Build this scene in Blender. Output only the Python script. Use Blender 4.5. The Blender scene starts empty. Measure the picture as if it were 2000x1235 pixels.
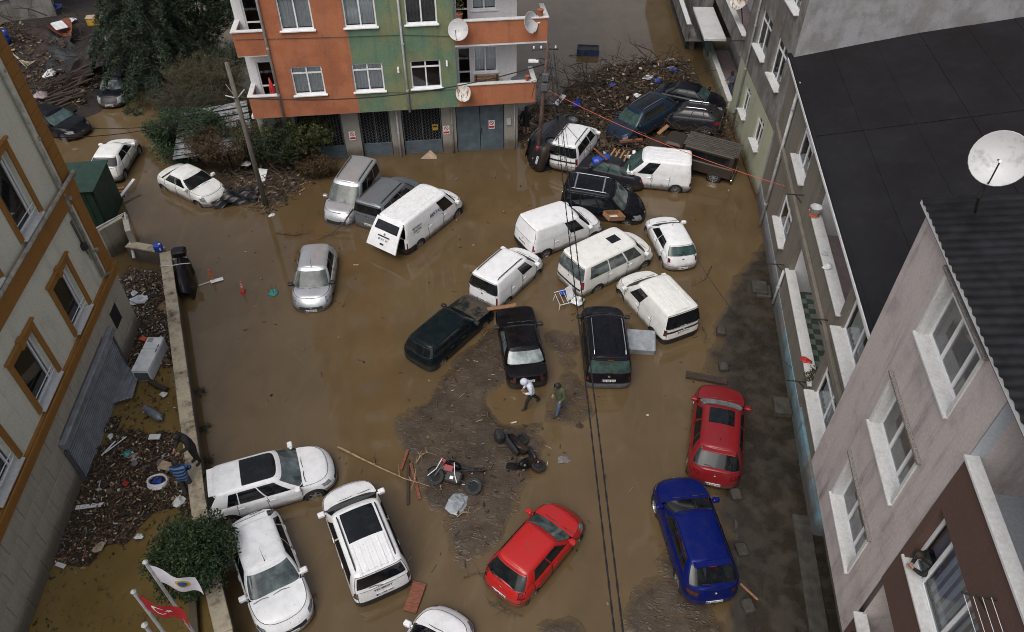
import bpy, bmesh, math, random
import numpy as np
from mathutils import Vector, Matrix, Euler, noise as mnoise

R = math.radians
rng = random.Random(7)
S = bpy.context.scene
COL = S.collection

# ------------------------------------------------------------------ camera
CAM_H, CAM_PITCH, CAM_F = 22.0, 43.5, 1450.0        # metres above the flood water, degrees below the horizon, focal length for a 2000 px wide frame
cam_d = bpy.data.cameras.new('camera'); cam = bpy.data.objects.new('camera', cam_d); COL.objects.link(cam)
cam.location = (0, 0, CAM_H); cam.rotation_euler = (R(90 - CAM_PITCH), 0, 0)
cam_d.sensor_width = 36.0; cam_d.lens = CAM_F / 2000 * 36.0; cam_d.clip_end = 1000; cam_d.clip_start = 0.1
S.camera = cam

# ------------------------------------------------------------------ sky and sun (overcast)
SUN_EL, SUN_AZ = 58, -150      # azimuth: degrees to the right of straight ahead
w = bpy.data.worlds.new('World'); S.world = w; w.use_nodes = True
nt = w.node_tree; bg = nt.nodes['Background']
sky = nt.nodes.new('ShaderNodeTexSky'); sky.sky_type = 'NISHITA'; sky.sun_disc = False
sky.sun_elevation = R(SUN_EL); sky.sun_rotation = R(SUN_AZ); sky.air_density = 1.0; sky.dust_density = 6.0; sky.ozone_density = 1.0
hs = nt.nodes.new('ShaderNodeHueSaturation'); hs.inputs['Saturation'].default_value = 0.45
nt.links.new(sky.outputs[0], hs.inputs['Color']); nt.links.new(hs.outputs[0], bg.inputs[0]); bg.inputs[1].default_value = 0.15
sd = bpy.data.lights.new('sun', 'SUN'); sun = bpy.data.objects.new('sun', sd); COL.objects.link(sun)
sd.energy = 0.6; sd.angle = R(40); sd.color = (1.0, 0.985, 0.965)
sun.rotation_euler = (R(90 - SUN_EL), 0, R(-SUN_AZ + 180)); sun.location = (0, 20, 60)
S.view_settings.view_transform = 'Standard'; S.view_settings.look = 'None'
S.view_settings.exposure = 0.12; S.view_settings.gamma = 1.0; S.view_settings.use_curve_mapping = False
S.cycles.max_bounces = 6; S.cycles.diffuse_bounces = 3; S.cycles.glossy_bounces = 3; S.cycles.transparent_max_bounces = 8
S.cycles.use_denoising = True; S.cycles.filter_width = 1.0

# ------------------------------------------------------------------ where a point of the ground or of a wall lies
_th = R(CAM_PITCH); _O = Vector((0, 0, CAM_H))
def ray(px, py):
    x = (px - 1000) / CAM_F; y = -(py - 617.5) / CAM_F
    return Vector((x, math.cos(_th) + y * math.sin(_th), -math.sin(_th) + y * math.cos(_th)))
def at(px, py, z=0.0):
    """world point of height z that lies under a point of the survey picture"""
    d = ray(px, py); return _O + d * ((z - CAM_H) / d.z)

# ------------------------------------------------------------------ helpers
def tag(o, label=None, cat=None, group=None, kind=None):
    if label: o['label'] = label
    if cat: o['category'] = cat
    if group: o['group'] = group
    if kind: o['kind'] = kind
    return o
def empty(name, loc=(0, 0, 0), rz=0.0, label=None, cat=None, group=None, mat=None):
    o = bpy.data.objects.new(name, None); COL.objects.link(o); o.empty_display_size = .3
    if mat is not None: o.matrix_world = mat
    else: o.location = loc; o.rotation_euler = (0, 0, rz)
    return tag(o, label, cat, group)
def link(name, me, m=None, parent=None, loc=None, rot=None, scale=None):
    o = bpy.data.objects.new(name, me); COL.objects.link(o)
    if m is not None and not me.materials: me.materials.append(M[m] if isinstance(m, str) else m)
    if parent is not None: o.parent = parent
    if loc is not None: o.location = loc
    if rot is not None: o.rotation_euler = rot
    if scale is not None: o.scale = scale
    return o
def frame_matrix(origin, u, inward):
    u = Vector(u).normalized(); v = Vector(inward).normalized()
    return Matrix(((u.x, v.x, 0, origin[0]), (u.y, v.y, 0, origin[1]), (0, 0, 1, origin[2]), (0, 0, 0, 1)))

class MB:
    """collects simple shapes into one mesh"""
    def __init__(s): s.v = []; s.f = []; s.m = []; s.cur = 0
    def add(s, vs, fs):
        o = len(s.v); s.v += [tuple(p) for p in vs]; s.f += [tuple(i + o for i in f) for f in fs]; s.m += [s.cur] * len(fs); return s
    def box(s, a, b, mat=None):
        x0, y0, z0 = a; x1, y1, z1 = b
        vs = [(x0,y0,z0),(x1,y0,z0),(x1,y1,z0),(x0,y1,z0),(x0,y0,z1),(x1,y0,z1),(x1,y1,z1),(x0,y1,z1)]
        if mat is not None: vs = [mat @ Vector(p) for p in vs]
        return s.add(vs, [(0,3,2,1),(4,5,6,7),(0,1,5,4),(1,2,6,5),(2,3,7,6),(3,0,4,7)])
    def cbox(s, c, size, rot=(0,0,0), mat=None):
        m = Matrix.Translation(c) @ Euler(rot).to_matrix().to_4x4()
        if mat is not None: m = mat @ m
        h = [d / 2 for d in size]; return s.box([-h[0], -h[1], -h[2]], h, m)
    def bevbox(s, a, b, r, mat=None):
        """box with chamfered edges"""
        x0,y0,z0 = a; x1,y1,z1 = b; vs = []; fs = []
        def ring(z, k): return [(x0+k,y0,z),(x1-k,y0,z),(x1,y0+k,z),(x1,y1-k,z),(x1-k,y1,z),(x0+k,y1,z),(x0,y1-k,z),(x0,y0+k,z)]
        def inset(z): return [(x0+2*r,y0+r,z),(x1-2*r,y0+r,z),(x1-r,y0+2*r,z),(x1-r,y1-2*r,z),(x1-2*r,y1-r,z),(x0+2*r,y1-r,z),(x0+r,y1-2*r,z),(x0+r,y0+2*r,z)]
        L = [inset(z0), ring(z0+r, r), ring(z1-r, r), inset(z1)]
        for l in L: vs += l
        for k in range(3):
            for i in range(8):
                j = (i+1) % 8; fs.append((k*8+i, k*8+j, (k+1)*8+j, (k+1)*8+i))
        fs.append(tuple(reversed(range(8)))); fs.append(tuple(range(24, 32)))
        if mat is not None: vs = [mat @ Vector(p) for p in vs]
        return s.add(vs, fs)
    def tube(s, pts, r, n=6, cap=True):
        pts = [Vector(p) for p in pts]; vs = []; fs = []; k = len(pts)
        rs = r if isinstance(r, (list, tuple)) else [r] * k
        up = Vector((0.03, 0.05, 1)).normalized(); prev = None
        for i, p in enumerate(pts):
            d = (pts[min(i+1, k-1)] - pts[max(i-1, 0)])
            d = d.normalized() if d.length > 1e-9 else Vector((0, 0, 1))
            a = d.cross(up) if prev is None else prev - d * prev.dot(d)
            if a.length < 1e-4: a = d.cross(Vector((1, 0, 0)))
            a.normalize(); prev = a; b = d.cross(a)
            for j in range(n):
                t = 2 * math.pi * j / n; vs.append(p + a * (rs[i] * math.cos(t)) + b * (rs[i] * math.sin(t)))
        for i in range(k-1):
            for j in range(n): fs.append((i*n+j, i*n+(j+1) % n, (i+1)*n+(j+1) % n, (i+1)*n+j))
        if cap: fs.append(tuple(reversed(range(n)))); fs.append(tuple(range((k-1)*n, k*n)))
        return s.add(vs, fs)
    def lathe(s, prof, n=16, mat=None, cap=True):
        """prof: list of (radius, z)"""
        vs = []; fs = []; k = len(prof)
        for r, z in prof:
            for j in range(n):
                t = 2 * math.pi * j / n; vs.append(Vector((r * math.cos(t), r * math.sin(t), z)))
        for i in range(k-1):
            for j in range(n): fs.append((i*n+j, i*n+(j+1) % n, (i+1)*n+(j+1) % n, (i+1)*n+j))
        if cap: fs.append(tuple(reversed(range(n)))); fs.append(tuple(range((k-1)*n, k*n)))
        if mat is not None: vs = [mat @ p for p in vs]
        return s.add(vs, fs)
    def prism(s, poly, z0, z1, mat=None):
        n = len(poly); vs = [Vector((x, y, z0)) for x, y in poly] + [Vector((x, y, z1)) for x, y in poly]
        fs = [tuple(reversed(range(n))), tuple(range(n, 2*n))] + [(i, (i+1) % n, n+(i+1) % n, n+i) for i in range(n)]
        if mat is not None: vs = [mat @ p for p in vs]
        return s.add(vs, fs)
    def mesh(s, name, mats=None, smooth=False):
        me = bpy.data.meshes.new(name); me.from_pydata([tuple(p) for p in s.v], [], s.f)
        if mats:
            for m in (mats if isinstance(mats, (list, tuple)) else [mats]): me.materials.append(M[m] if isinstance(m, str) else m)
        if len(set(s.m)) > 1: me.polygons.foreach_set('material_index', s.m)
        if smooth: me.polygons.foreach_set('use_smooth', [True] * len(me.polygons))
        me.update(); return me
    def build(s, name, mats, parent=None, smooth=False, **k):
        return link(name, s.mesh(name, mats, smooth), None, parent, **k)

def copy_tree(o, parent=None):
    c = o.copy(); COL.objects.link(c); c.parent = parent
    for ch in list(o.children): copy_tree(ch, c)
    return c

# numpy value noise for terrain
_perm = np.random.RandomState(3).rand(256, 256)
def vnoise(x, y):
    xi = np.floor(x).astype(int); yi = np.floor(y).astype(int); fx = x - xi; fy = y - yi
    fx = fx*fx*(3-2*fx); fy = fy*fy*(3-2*fy)
    g = lambda a, b: _perm[a & 255, b & 255]
    return (g(xi,yi)*(1-fx)+g(xi+1,yi)*fx)*(1-fy) + (g(xi,yi+1)*(1-fx)+g(xi+1,yi+1)*fx)*fy
def fbm(x, y, o=4):
    a = 0; s = 1; t = 0
    for i in range(o): a = a + s * vnoise(x*2**i+17*i, y*2**i+31*i); t += s; s *= .5
    return a / t
# ------------------------------------------------------------------ materials
M = {}
class NT:
    def __init__(s, name):
        s.m = bpy.data.materials.new(name); s.m.use_nodes = True; s.t = s.m.node_tree
        s.b = s.t.nodes['Principled BSDF']; M[name] = s.m
        s.tc = s.t.nodes.new('ShaderNodeTexCoord')
    def n(s, typ, **k):
        nd = s.t.nodes.new('ShaderNode' + typ)
        for a, v in k.items():
            if a.startswith('i_'):
                key = a[2:]; key = int(key) if key.isdigit() else key.replace('_', ' ')
                s.set(nd.inputs[key], v)
            else: setattr(nd, a, v)
        return nd
    def set(s, sock, v):
        if isinstance(v, bpy.types.NodeSocket): s.t.links.new(v, sock)
        elif isinstance(v, bpy.types.Node): s.t.links.new(v.outputs[0], sock)
        else:
            if isinstance(v, tuple) and len(v) == 3 and sock.type == 'RGBA': v = (*v, 1)
            sock.default_value = v
    def P(s, **k):
        for a, v in k.items(): s.set(s.b.inputs[a.replace('_', ' ')], v)
        return s
    def coord(s, scale=(1, 1, 1), kind='Object', loc=(0, 0, 0), rot=(0, 0, 0)):
        mp = s.n('Mapping'); s.t.links.new(s.tc.outputs[kind], mp.inputs[0])
        mp.inputs['Scale'].default_value = scale; mp.inputs['Location'].default_value = loc; mp.inputs['Rotation'].default_value = rot
        return mp.outputs[0]
    def noise(s, scale, detail=4, rough=.55, vec=None, dist=0):
        nd = s.n('TexNoise'); nd.inputs['Scale'].default_value = scale; nd.inputs['Detail'].default_value = detail
        nd.inputs['Roughness'].default_value = rough; nd.inputs['Distortion'].default_value = dist
        s.t.links.new(vec if vec is not None else s.coord(), nd.inputs['Vector']); return nd.outputs['Fac']
    def ramp(s, fac, lo, hi, a=0.0, b=1.0):
        mr = s.n('MapRange'); mr.interpolation_type = 'SMOOTHSTEP'; s.set(mr.inputs[0], fac)
        for i, v in zip((1, 2, 3, 4), (lo, hi, a, b)): mr.inputs[i].default_value = v
        return mr.outputs[0]
    def mix(s, fac, a, b, mode='MIX'):
        nd = s.n('Mix'); nd.data_type = 'RGBA'; nd.blend_type = mode; s.set(nd.inputs[0], fac); s.set(nd.inputs[6], a); s.set(nd.inputs[7], b); return nd.outputs[2]
    def math(s, op, a, b=0.0):
        nd = s.n('Math'); nd.operation = op; s.set(nd.inputs[0], a); s.set(nd.inputs[1], b); return nd.outputs[0]
    def bump(s, h, strength=.3, dist=.02, normal=None):
        nd = s.n('Bump'); nd.inputs['Strength'].default_value = strength; nd.inputs['Distance'].default_value = dist
        s.set(nd.inputs['Height'], h)
        if normal is not None: s.set(nd.inputs['Normal'], normal)
        s.set(s.b.inputs['Normal'], nd.outputs[0]); return nd.outputs[0]
    def wz(s):
        ge = s.n('NewGeometry'); sp = s.n('SeparateXYZ'); s.t.links.new(ge.outputs['Position'], sp.inputs[0]); return sp.outputs[2]
    def z(s, kind='Object'):
        sp = s.n('SeparateXYZ'); s.t.links.new(s.tc.outputs[kind], sp.inputs[0]); return sp.outputs[2]

def plain(name, col, rough=.6, var=.18, scale=4, metal=0.0, bump=0.0, bscale=20, spec=.5, stretch=(1, 1, 1), **k):
    t = NT(name); c2 = tuple(min(1, c * (1 + var)) for c in col); c1 = tuple(c * (1 - var) for c in col)
    f = t.ramp(t.noise(scale, 5, .6, t.coord(stretch)), .3, .7)
    t.P(Base_Color=t.mix(f, c1, c2), Roughness=rough, Metallic=metal, Specular_IOR_Level=spec, **k)
    if bump: t.bump(t.noise(bscale, 4, .6), bump, .02)
    return t

def stucco(name, col, stain=(.12, .10, .08), amount=.5, bump=.25, alt=None, streak=.12):
    """painted render: blotches, vertical rain streaks, fine grain"""
    t = NT(name); base = col
    if alt is not None: base = t.mix(t.ramp(t.noise(.7, 5, .6), .42, .62), col, alt)
    blot = t.ramp(t.noise(.9, 6, .65), .45, .8)
    st = t.ramp(t.noise(1.6, 5, .7, t.coord((1.4, 1.4, streak))), .48, .78)
    f = t.math('MULTIPLY', t.math('ADD', t.math('MULTIPLY', blot, .5), t.math('MULTIPLY', st, .6)), amount)
    fine = t.ramp(t.noise(14, 4, .6), .35, .75, .9, 1.06)
    c = t.mix(1.0, t.mix(f, base, stain), t.n('CombineColor', i_0=fine, i_1=fine, i_2=fine).outputs[0], 'MULTIPLY')
    tide = t.ramp(t.math('ADD', t.wz(), t.math('MULTIPLY', t.math('SUBTRACT', t.noise(1.3, 6, .7), .5), .9)), .95, .30)   # mud left by the flood
    c = t.mix(t.math('MULTIPLY', tide, .75), c, (.075, .053, .033))
    t.P(Base_Color=c, Roughness=.85, Specular_IOR_Level=.25); t.bump(t.noise(40, 4, .7), bump, .01); return t

MUD = (.085, .058, .036)
def paint(name, col, metal=0.0, rough=.28, coat=.12, dirt=.8):
    """car paint with a coat, dust on top and a muddy tide mark low on the body"""
    t = NT(name); z = t.z()
    n1 = t.noise(2.2, 5, .65); edge = t.math('ADD', z, t.math('MULTIPLY', t.math('SUBTRACT', n1, .5), .35))
    low = t.ramp(edge, .70, .42)
    sp = t.ramp(t.noise(24, 2, .55), .685, .72); sp = t.math('MULTIPLY', sp, t.ramp(t.noise(1.1, 3), .40, .55))
    film = t.math('MULTIPLY', t.ramp(t.noise(3.0, 6, .7), .35, .8), .22)
    f = t.math('MINIMUM', t.math('ADD', t.math('MULTIPLY', low, dirt), t.math('ADD', t.math('MULTIPLY', sp, .8), film)), .9)
    if sum(col) < .2: f = t.math('MULTIPLY', f, .5)
    t.P(Base_Color=t.mix(f, col, MUD), Metallic=metal, Roughness=t.math('ADD', t.math('MULTIPLY', f, .4), rough), Coat_Weight=coat if sum(col) > .2 else 0.0, Coat_Roughness=.08, Specular_IOR_Level=.45 if sum(col) > .2 else .16)
    return t
for nm, c, mt, ro in (('white', (.78, .79, .80), 0, .32), ('white_warm', (.74, .74, .71), 0, .36), ('silver', (.50, .52, .54), .55, .32),
                      ('steel_grey', (.22, .24, .27), .5, .3), ('black', (.004, .004, .006), 0, .22), ('dark_green', (.003, .009, .012), 0, .26),
                      ('red', (.43, .013, .013), 0, .25), ('dark_red', (.22, .009, .014), .1, .28), ('blue', (.003, .010, .115), .25, .2), ('slate_blue', (.018, .032, .058), .3, .28),
                      ('graphite', (.020, .021, .026), .2, .3), ('brown', (.05, .04, .034), .3, .4), ('night', (.005, .006, .010), .0, .2)):
    paint('paint_' + nm, c, mt, ro)
t = NT('muddy_bonnet'); f = t.ramp(t.noise(2.0, 6, .7), .40, .56); t.P(Base_Color=t.mix(f, (.006, .012, .013), (.060, .042, .028)), Roughness=t.ramp(f, 0, 1, .3, .8)); t.bump(t.math('MULTIPLY', f, t.noise(14, 5, .7)), .8, .03)
t = NT('car_glass'); f = t.ramp(t.noise(3, 4, .6), .45, .75)
t.P(Base_Color=t.mix(f, (.006, .008, .010), (.016, .018, .018)), Roughness=t.ramp(t.noise(4, 4), .3, .8, .03, .14), Specular_IOR_Level=.5, IOR=1.5)
t = NT('car_glass_light'); f = t.ramp(t.noise(2.2, 5, .65), .35, .72)
t.P(Base_Color=t.mix(f, (.035, .047, .048), (.13, .16, .16)), Roughness=.09, IOR=1.5)
t = NT('car_glass_fogged'); f = t.ramp(t.noise(2.6, 5, .65), .3, .75)
t.P(Base_Color=t.mix(f, (.10, .13, .13), (.36, .40, .40)), Roughness=.12, IOR=1.5)
t = NT('car_glass_green'); f = t.ramp(t.noise(2.6, 5, .65), .3, .75)
t.P(Base_Color=t.mix(f, (.02, .04, .036), (.06, .11, .10)), Roughness=.08, IOR=1.5)
t = NT('car_glass_haze'); f = t.ramp(t.noise(2.4, 5, .65), .3, .75); t.P(Base_Color=t.mix(f, (.035, .042, .038), (.12, .14, .13)), Roughness=.1, IOR=1.5, Specular_IOR_Level=.3)
plain('rubber', (.016, .016, .017), .75, .3, 9, bump=.2)
plain('plastic_black', (.018, .018, .020), .5, .3, 6)
plain('plastic_grey', (.09, .092, .10), .5, .2, 6)
plain('seam', (.004, .004, .005), .8, 0)
plain('chrome', (.62, .63, .65), .18, .05, 5, metal=1)
plain('alloy', (.45, .46, .48), .3, .12, 8, metal=.85)
plain('lamp_clear', (.20, .21, .22), .06, .6, 16, Coat_Weight=1.0)
plain('lamp_red', (.22, .006, .008), .12, .5, 24, Coat_Weight=1.0)
plain('lamp_dark', (.06, .012, .014), .12, .5, 24, Coat_Weight=1.0)
plain('plate', (.74, .74, .72), .45, .06, 6)
plain('plate_blue', (.02, .06, .35), .45, .1)
plain('ink', (.01, .01, .012), .6, 0)
plain('ink_blue', (.02, .035, .14), .6, 0)
plain('ink_red', (.5, .02, .03), .6, 0)
plain('brake_red', (.45, .01, .012), .3, .2)
plain('amber', (.8, .25, .02), .3, .1)
# ground, mud, water
t = NT('water')
big = t.ramp(t.noise(.16, 4, .55, t.coord((1, 1, 1), 'Object')), .35, .68)
sw = t.ramp(t.noise(.55, 6, .6, t.coord((1, .6, 1)), 1.2), .4, .75)
c = t.mix(big, (.100, .066, .031), (.122, .084, .043)); c = t.mix(t.math('MULTIPLY', sw, .5), c, (.078, .053, .026))
silt = t.ramp(t.noise(.32, 7, .68, t.coord((1.6, .7, 1), rot=(0, 0, .35)), 2.2), .50, .72); c = t.mix(t.math('MULTIPLY', silt, .45), c, (.142, .106, .062))
fl = t.ramp(t.noise(26, 2, .5), .72, .76); fl = t.math('MULTIPLY', fl, t.ramp(t.noise(.5, 3), .5, .62))
t.P(Base_Color=t.mix(t.math('MULTIPLY', fl, .6), c, (.05, .035, .02)), Roughness=.04, IOR=1.47, Specular_IOR_Level=.5)
w1 = t.noise(1.1, 3, .5, t.coord((1, 1.5, 1)), .6); w2 = t.noise(5.5, 3, .5, t.coord((1, 1.7, 1), rot=(0, 0, .5)), .4)
calm = t.ramp(t.noise(.12, 2, .5, t.coord(loc=(3, 9, 0))), .42, .62, .15, 1.0)
t.bump(t.math('ADD', w1, t.math('MULTIPLY', w2, t.math('MULTIPLY', calm, .9))), .024, .11)
t = NT('water_still')
c = t.mix(t.ramp(t.noise(.6, 5, .6), .35, .7), (.150, .100, .034), (.185, .128, .048))
sp = t.ramp(t.noise(3.2, 6, .72, t.coord((1.5, 1, 1), rot=(0, 0, .5))), .53, .66); sp = t.math('MULTIPLY', sp, t.ramp(t.noise(.45, 3), .35, .6))
t.P(Base_Color=t.mix(sp, c, (.035, .026, .016)), Roughness=.06, IOR=1.33); t.bump(t.noise(1.3, 3), .04, .1)
t = NT('mud')
f1 = t.ramp(t.noise(.5, 6, .65), .35, .7); f2 = t.ramp(t.noise(3.5, 6, .7, t.coord((1, 1, 1)), .8), .42, .68)
c = t.mix(f1, (.046, .033, .022), (.078, .056, .037)); c = t.mix(t.math('MULTIPLY', f2, .5), c, (.032, .023, .016))
wv_ = t.n('Vector'+'Math'); wv_.operation = 'ADD'; nz_ = t.n('TexNoise'); nz_.inputs['Scale'].default_value = 1.4; t.t.links.new(t.coord(), nz_.inputs['Vector']); t.t.links.new(t.coord((1.0, 2.1, 1), rot=(0, 0, .6)), wv_.inputs[0]); t.t.links.new(nz_.outputs['Color'], wv_.inputs[1])
vo = t.n('TexVoronoi'); vo.inputs['Scale'].default_value = 2.7; t.t.links.new(wv_.outputs[0], vo.inputs['Vector'])
foot = t.math('MULTIPLY', t.ramp(vo.outputs['Distance'], .20, .36, 1, 0), t.ramp(t.noise(.8, 3), .38, .55)); rim = t.math('MULTIPLY', t.ramp(vo.outputs['Distance'], .30, .40), t.ramp(vo.outputs['Distance'], .52, .40))
wet = t.ramp(t.noise(1.6, 4, .6), .4, .62, .16, .7)
c = t.mix(t.math('MULTIPLY', foot, .5), c, (.105, .073, .038)); c = t.mix(t.math('MULTIPLY', t.math('MULTIPLY', rim, t.ramp(t.noise(1.7, 4), .45, .6)), .35), c, (.022, .016, .012)); film = t.ramp(t.math('ADD', t.z(), t.math('MULTIPLY', t.math('SUBTRACT', t.noise(5, 4), .5), .02)), .045, .006)
t.P(Base_Color=t.mix(film, c, (.088, .060, .030)), Roughness=t.math('MULTIPLY', wet, t.ramp(film, 0, 1, 1, .22)), Specular_IOR_Level=.45)
b1 = t.bump(t.math('ADD', t.noise(2.4, 8, .7, None, 1.0), t.math('MULTIPLY', t.math('SUBTRACT', t.math('MULTIPLY', rim, t.ramp(t.noise(1.7, 4), .45, .6)), foot), .2)), .5, .10)
t.bump(t.noise(18, 4, .6), .18, .02, b1)
t = NT('asphalt_muddy')
f1 = t.ramp(t.noise(.7, 6, .65), .35, .7); f2 = t.ramp(t.noise(9, 5, .7, t.coord((2.2, .6, 1))), .4, .72)
c = t.mix(f1, (.020, .016, .011), (.038, .028, .018)); c = t.mix(t.math('MULTIPLY', f2, .5), c, (.013, .011, .009))
gr = t.ramp(t.noise(90, 3, .7), .52, .7); c = t.mix(t.math('MULTIPLY', gr, .4), c, (.10, .08, .05))
film = t.ramp(t.math('ADD', t.z(), t.math('MULTIPLY', t.math('SUBTRACT', t.noise(3, 4), .5), .03)), .055, .006)
t.P(Base_Color=t.mix(film, c, (.080, .055, .028)), Roughness=t.math('MULTIPLY', t.ramp(t.noise(1.4, 4), .4, .62, .2, .7), t.ramp(film, 0, 1, 1, .3))); t.bump(t.noise(40, 5, .7), .5, .015)
t = NT('soil')
c = t.mix(t.ramp(t.noise(1.2, 7, .7), .35, .7), (.034, .022, .013), (.075, .049, .028))
t.P(Base_Color=c, Roughness=.85); t.bump(t.noise(5, 8, .75), .9, .08)
t = NT('soil_dark'); t.P(Base_Color=t.mix(t.ramp(t.noise(1.2, 7, .7), .35, .7), (.012, .009, .007), (.030, .021, .015)), Roughness=.85); t.bump(t.noise(5, 8, .75), .9, .08)
# walls
def walls():
    stucco('cream_wall', (.66, .65, .54), (.20, .19, .15), .55)
    stucco('orange_trim', (.31, .148, .038), (.09, .05, .025), .55)
    stucco('orange_wall', (.43, .165, .082), (.20, .095, .065), .95, alt=(.36, .125, .062))
    stucco('green_wall', (.135, .215, .140), (.065, .115, .080), .95, alt=(.21, .225, .12))
    stucco('white_wall', (.70, .69, .70), (.34, .32, .30), .4)
    stucco('pale_green_wall', (.40, .41, .30), (.17, .16, .11), .6)
    stucco('grey_wall', (.17, .155, .135), (.055, .050, .045), .95, alt=(.27, .26, .25))
    stucco('brown_grey_wall', (.20, .180, .150), (.075, .065, .050), .85)
    stucco('party_wall', (.30, .30, .31), (.13, .13, .125), .95, alt=(.22, .215, .21), streak=.6)
    stucco('pink_wall', (.52, .465, .450), (.20, .172, .165), 1.25)
    stucco('brown_panel', (.115, .070, .058), (.075, .05, .042), .6)
    stucco('blue_plinth', (.19, .33, .39), (.11, .095, .08), 1.35, alt=(.25, .25, .24))
    stucco('grey_plinth', (.26, .27, .29), (.08, .075, .065), .9)
    stucco('garage_pier', (.30, .285, .255), (.11, .10, .085), .7)
    stucco('concrete', (.23, .21, .175), (.075, .062, .048), .9)
    stucco('cap_stone', (.44, .38, .28), (.060, .042, .028), 1.5, .5)
    stucco('stone_tile', (.42, .38, .31), (.16, .135, .10), .85)
    stucco('marble', (.60, .60, .59), (.30, .28, .26), .7)
    stucco('balcony_blue', (.42, .45, .49), (.28, .29, .30), .4)
walls()
plain('pvc', (.74, .75, .76), .35, .06, 3)
plain('pipe_grey', (.42, .43, .43), .45, .2, 3)
plain('pipe_stained', (.26, .25, .21), .6, .35, 4)
plain('curtain', (.78, .80, .82), .9, .14, 9, stretch=(6, 6, .4))
plain('curtain_grey', (.20, .20, .20), .9, .3, 12, stretch=(3, 3, 1))
plain('curtain_olive', (.12, .12, .10), .9, .3, 5)
plain('room', (.012, .012, .013), .9, .2)
plain('granite', (.20, .18, .165), .6, .6, 45)
t = NT('window_glass'); t.t.nodes.remove(t.b); out = t.t.nodes['Material Output']
fr = t.n('Fresnel', i_IOR=1.5); tr = t.n('BsdfTransparent', i_Color=(.82, .85, .85, 1)); gl = t.n('BsdfGlossy', i_Roughness=.03, i_Color=(.9, .93, .95, 1))
ms = t.n('MixShader'); t.set(ms.inputs[0], t.math('ADD', t.math('MULTIPLY', fr.outputs[0], .9), .03)); t.set(ms.inputs[1], tr); t.set(ms.inputs[2], gl); t.set(out.inputs[0], ms)
plain('gate_blue', (.085, .115, .135), .55, .22, 2.5, bump=.1)
plain('mesh_metal', (.10, .11, .12), .6, .3, 4)
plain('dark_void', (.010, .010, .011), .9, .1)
t = NT('roof_felt')
c = t.mix(t.ramp(t.noise(.35, 6, .65), .35, .7), (.009, .008, .009), (.014, .0135, .016)); c = t.mix(t.math('MULTIPLY', t.ramp(t.noise(2, 6, .7), .5, .75), .4), c, (.026, .022, .021))
t.P(Base_Color=c, Roughness=.7, Specular_IOR_Level=.18); t.bump(t.noise(30, 5, .7), .5, .012)
plain('roof_sheet', (.009, .0085, .010), .6, .5, 2.5, bump=.3, bscale=9, spec=.2)
plain('slate_metal', (.27, .29, .32), .4, .2, 3, metal=.4)
plain('iron', (.025, .022, .020), .6, .4, 8)
plain('rust', (.16, .065, .03), .8, .5, 9, bump=.3)
t = NT('dish_white'); t.P(Base_Color=t.mix(t.ramp(t.noise(2.6, 6, .7, t.coord((1, 1, 1))), .5, .72), (.50, .50, .50), (.26, .26, .27)), Roughness=.4)
t = NT('dish_rusty'); t.P(Base_Color=t.mix(t.ramp(t.noise(3.4, 6, .7, t.coord((2.5, .7, 1))), .48, .62), (.58, .57, .52), (.22, .085, .03)), Roughness=.5)
plain('pole_rust', (.085, .052, .040), .8, .4, 5, bump=.3)
plain('skip_blue', (.02, .035, .085), .6, .5, 4)
plain('slat_grey', (.07, .062, .052), .8, .4, 3, stretch=(1, 5, 5), bump=.3)
plain('wood_pole', (.13, .115, .095), .85, .35, 6, stretch=(3, 3, .3), bump=.4)
plain('wood', (.24, .125, .06), .75, .4, 5, stretch=(1, 6, 6), bump=.2)
plain('wood_red', (.17, .055, .03), .7, .35, 5, stretch=(1, 6, 6))
plain('wood_dark', (.038, .025, .017), .8, .45, 5, stretch=(1, 6, 6), bump=.3)
plain('bark', (.055, .042, .032), .9, .4, 8, bump=.5)
plain('twig', (.075, .055, .038), .9, .4, 8)
plain('root_pale', (.30, .20, .11), .8, .3, 8)
plain('cloth_white', (.62, .63, .66), .85, .12, 6)
plain('plastic_white', (.64, .65, .66), .4, .12, 3)
plain('plastic_blue', (.015, .055, .36), .35, .2, 5)
plain('plastic_teal', (.03, .22, .20), .4, .2, 5)
plain('plastic_orange', (.62, .10, .03), .45, .2, 5)
plain('plastic_red', (.40, .02, .018), .45, .25, 5)
plain('plastic_yellow', (.45, .27, .035), .5, .2, 5)
plain('gas_grey', (.17, .20, .23), .4, .2, 5, metal=.3)
plain('cardboard', (.36, .27, .19), .85, .2, 5)
plain('tarp_black', (.007, .007, .009), .3, .4, 4, bump=.4, bscale=7, spec=.3)
plain('tarp_green', (.010, .035, .022), .6, .3, 3, bump=.3)
plain('tarp_grey', (.020, .022, .025), .55, .4, 2)
plain('tarp_brown', (.022, .012, .010), .7, .4, 2, bump=.5)
plain('plastic_film', (.26, .28, .30), .22, .22, 3, bump=.9, bscale=5)
plain('wire', (.012, .012, .013), .6, 0)
plain('cable_red', (.55, .10, .05), .55, .1)
plain('flag_white', (.66, .66, .72), .8, .08, 3)
plain('flag_red', (.36, .012, .018), .8, .15, 3)
plain('emblem_yellow', (.55, .38, .03), .8, .1)
plain('emblem_blue', (.03, .09, .28), .8, .2)
plain('skin', (.34, .20, .14), .6, .08)
plain('hair', (.018, .012, .009), .7, .3, 20)
plain('hoodie', (.54, .57, .66), .9, .1, 8)
plain('trousers_black', (.012, .012, .014), .85, .2, 8)
plain('jacket_green', (.060, .072, .035), .85, .2, 8)
plain('jeans', (.06, .10, .17), .85, .25, 10)
plain('jacket_black', (.012, .012, .013), .75, .3, 8)
t = NT('striped_jacket')
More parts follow.
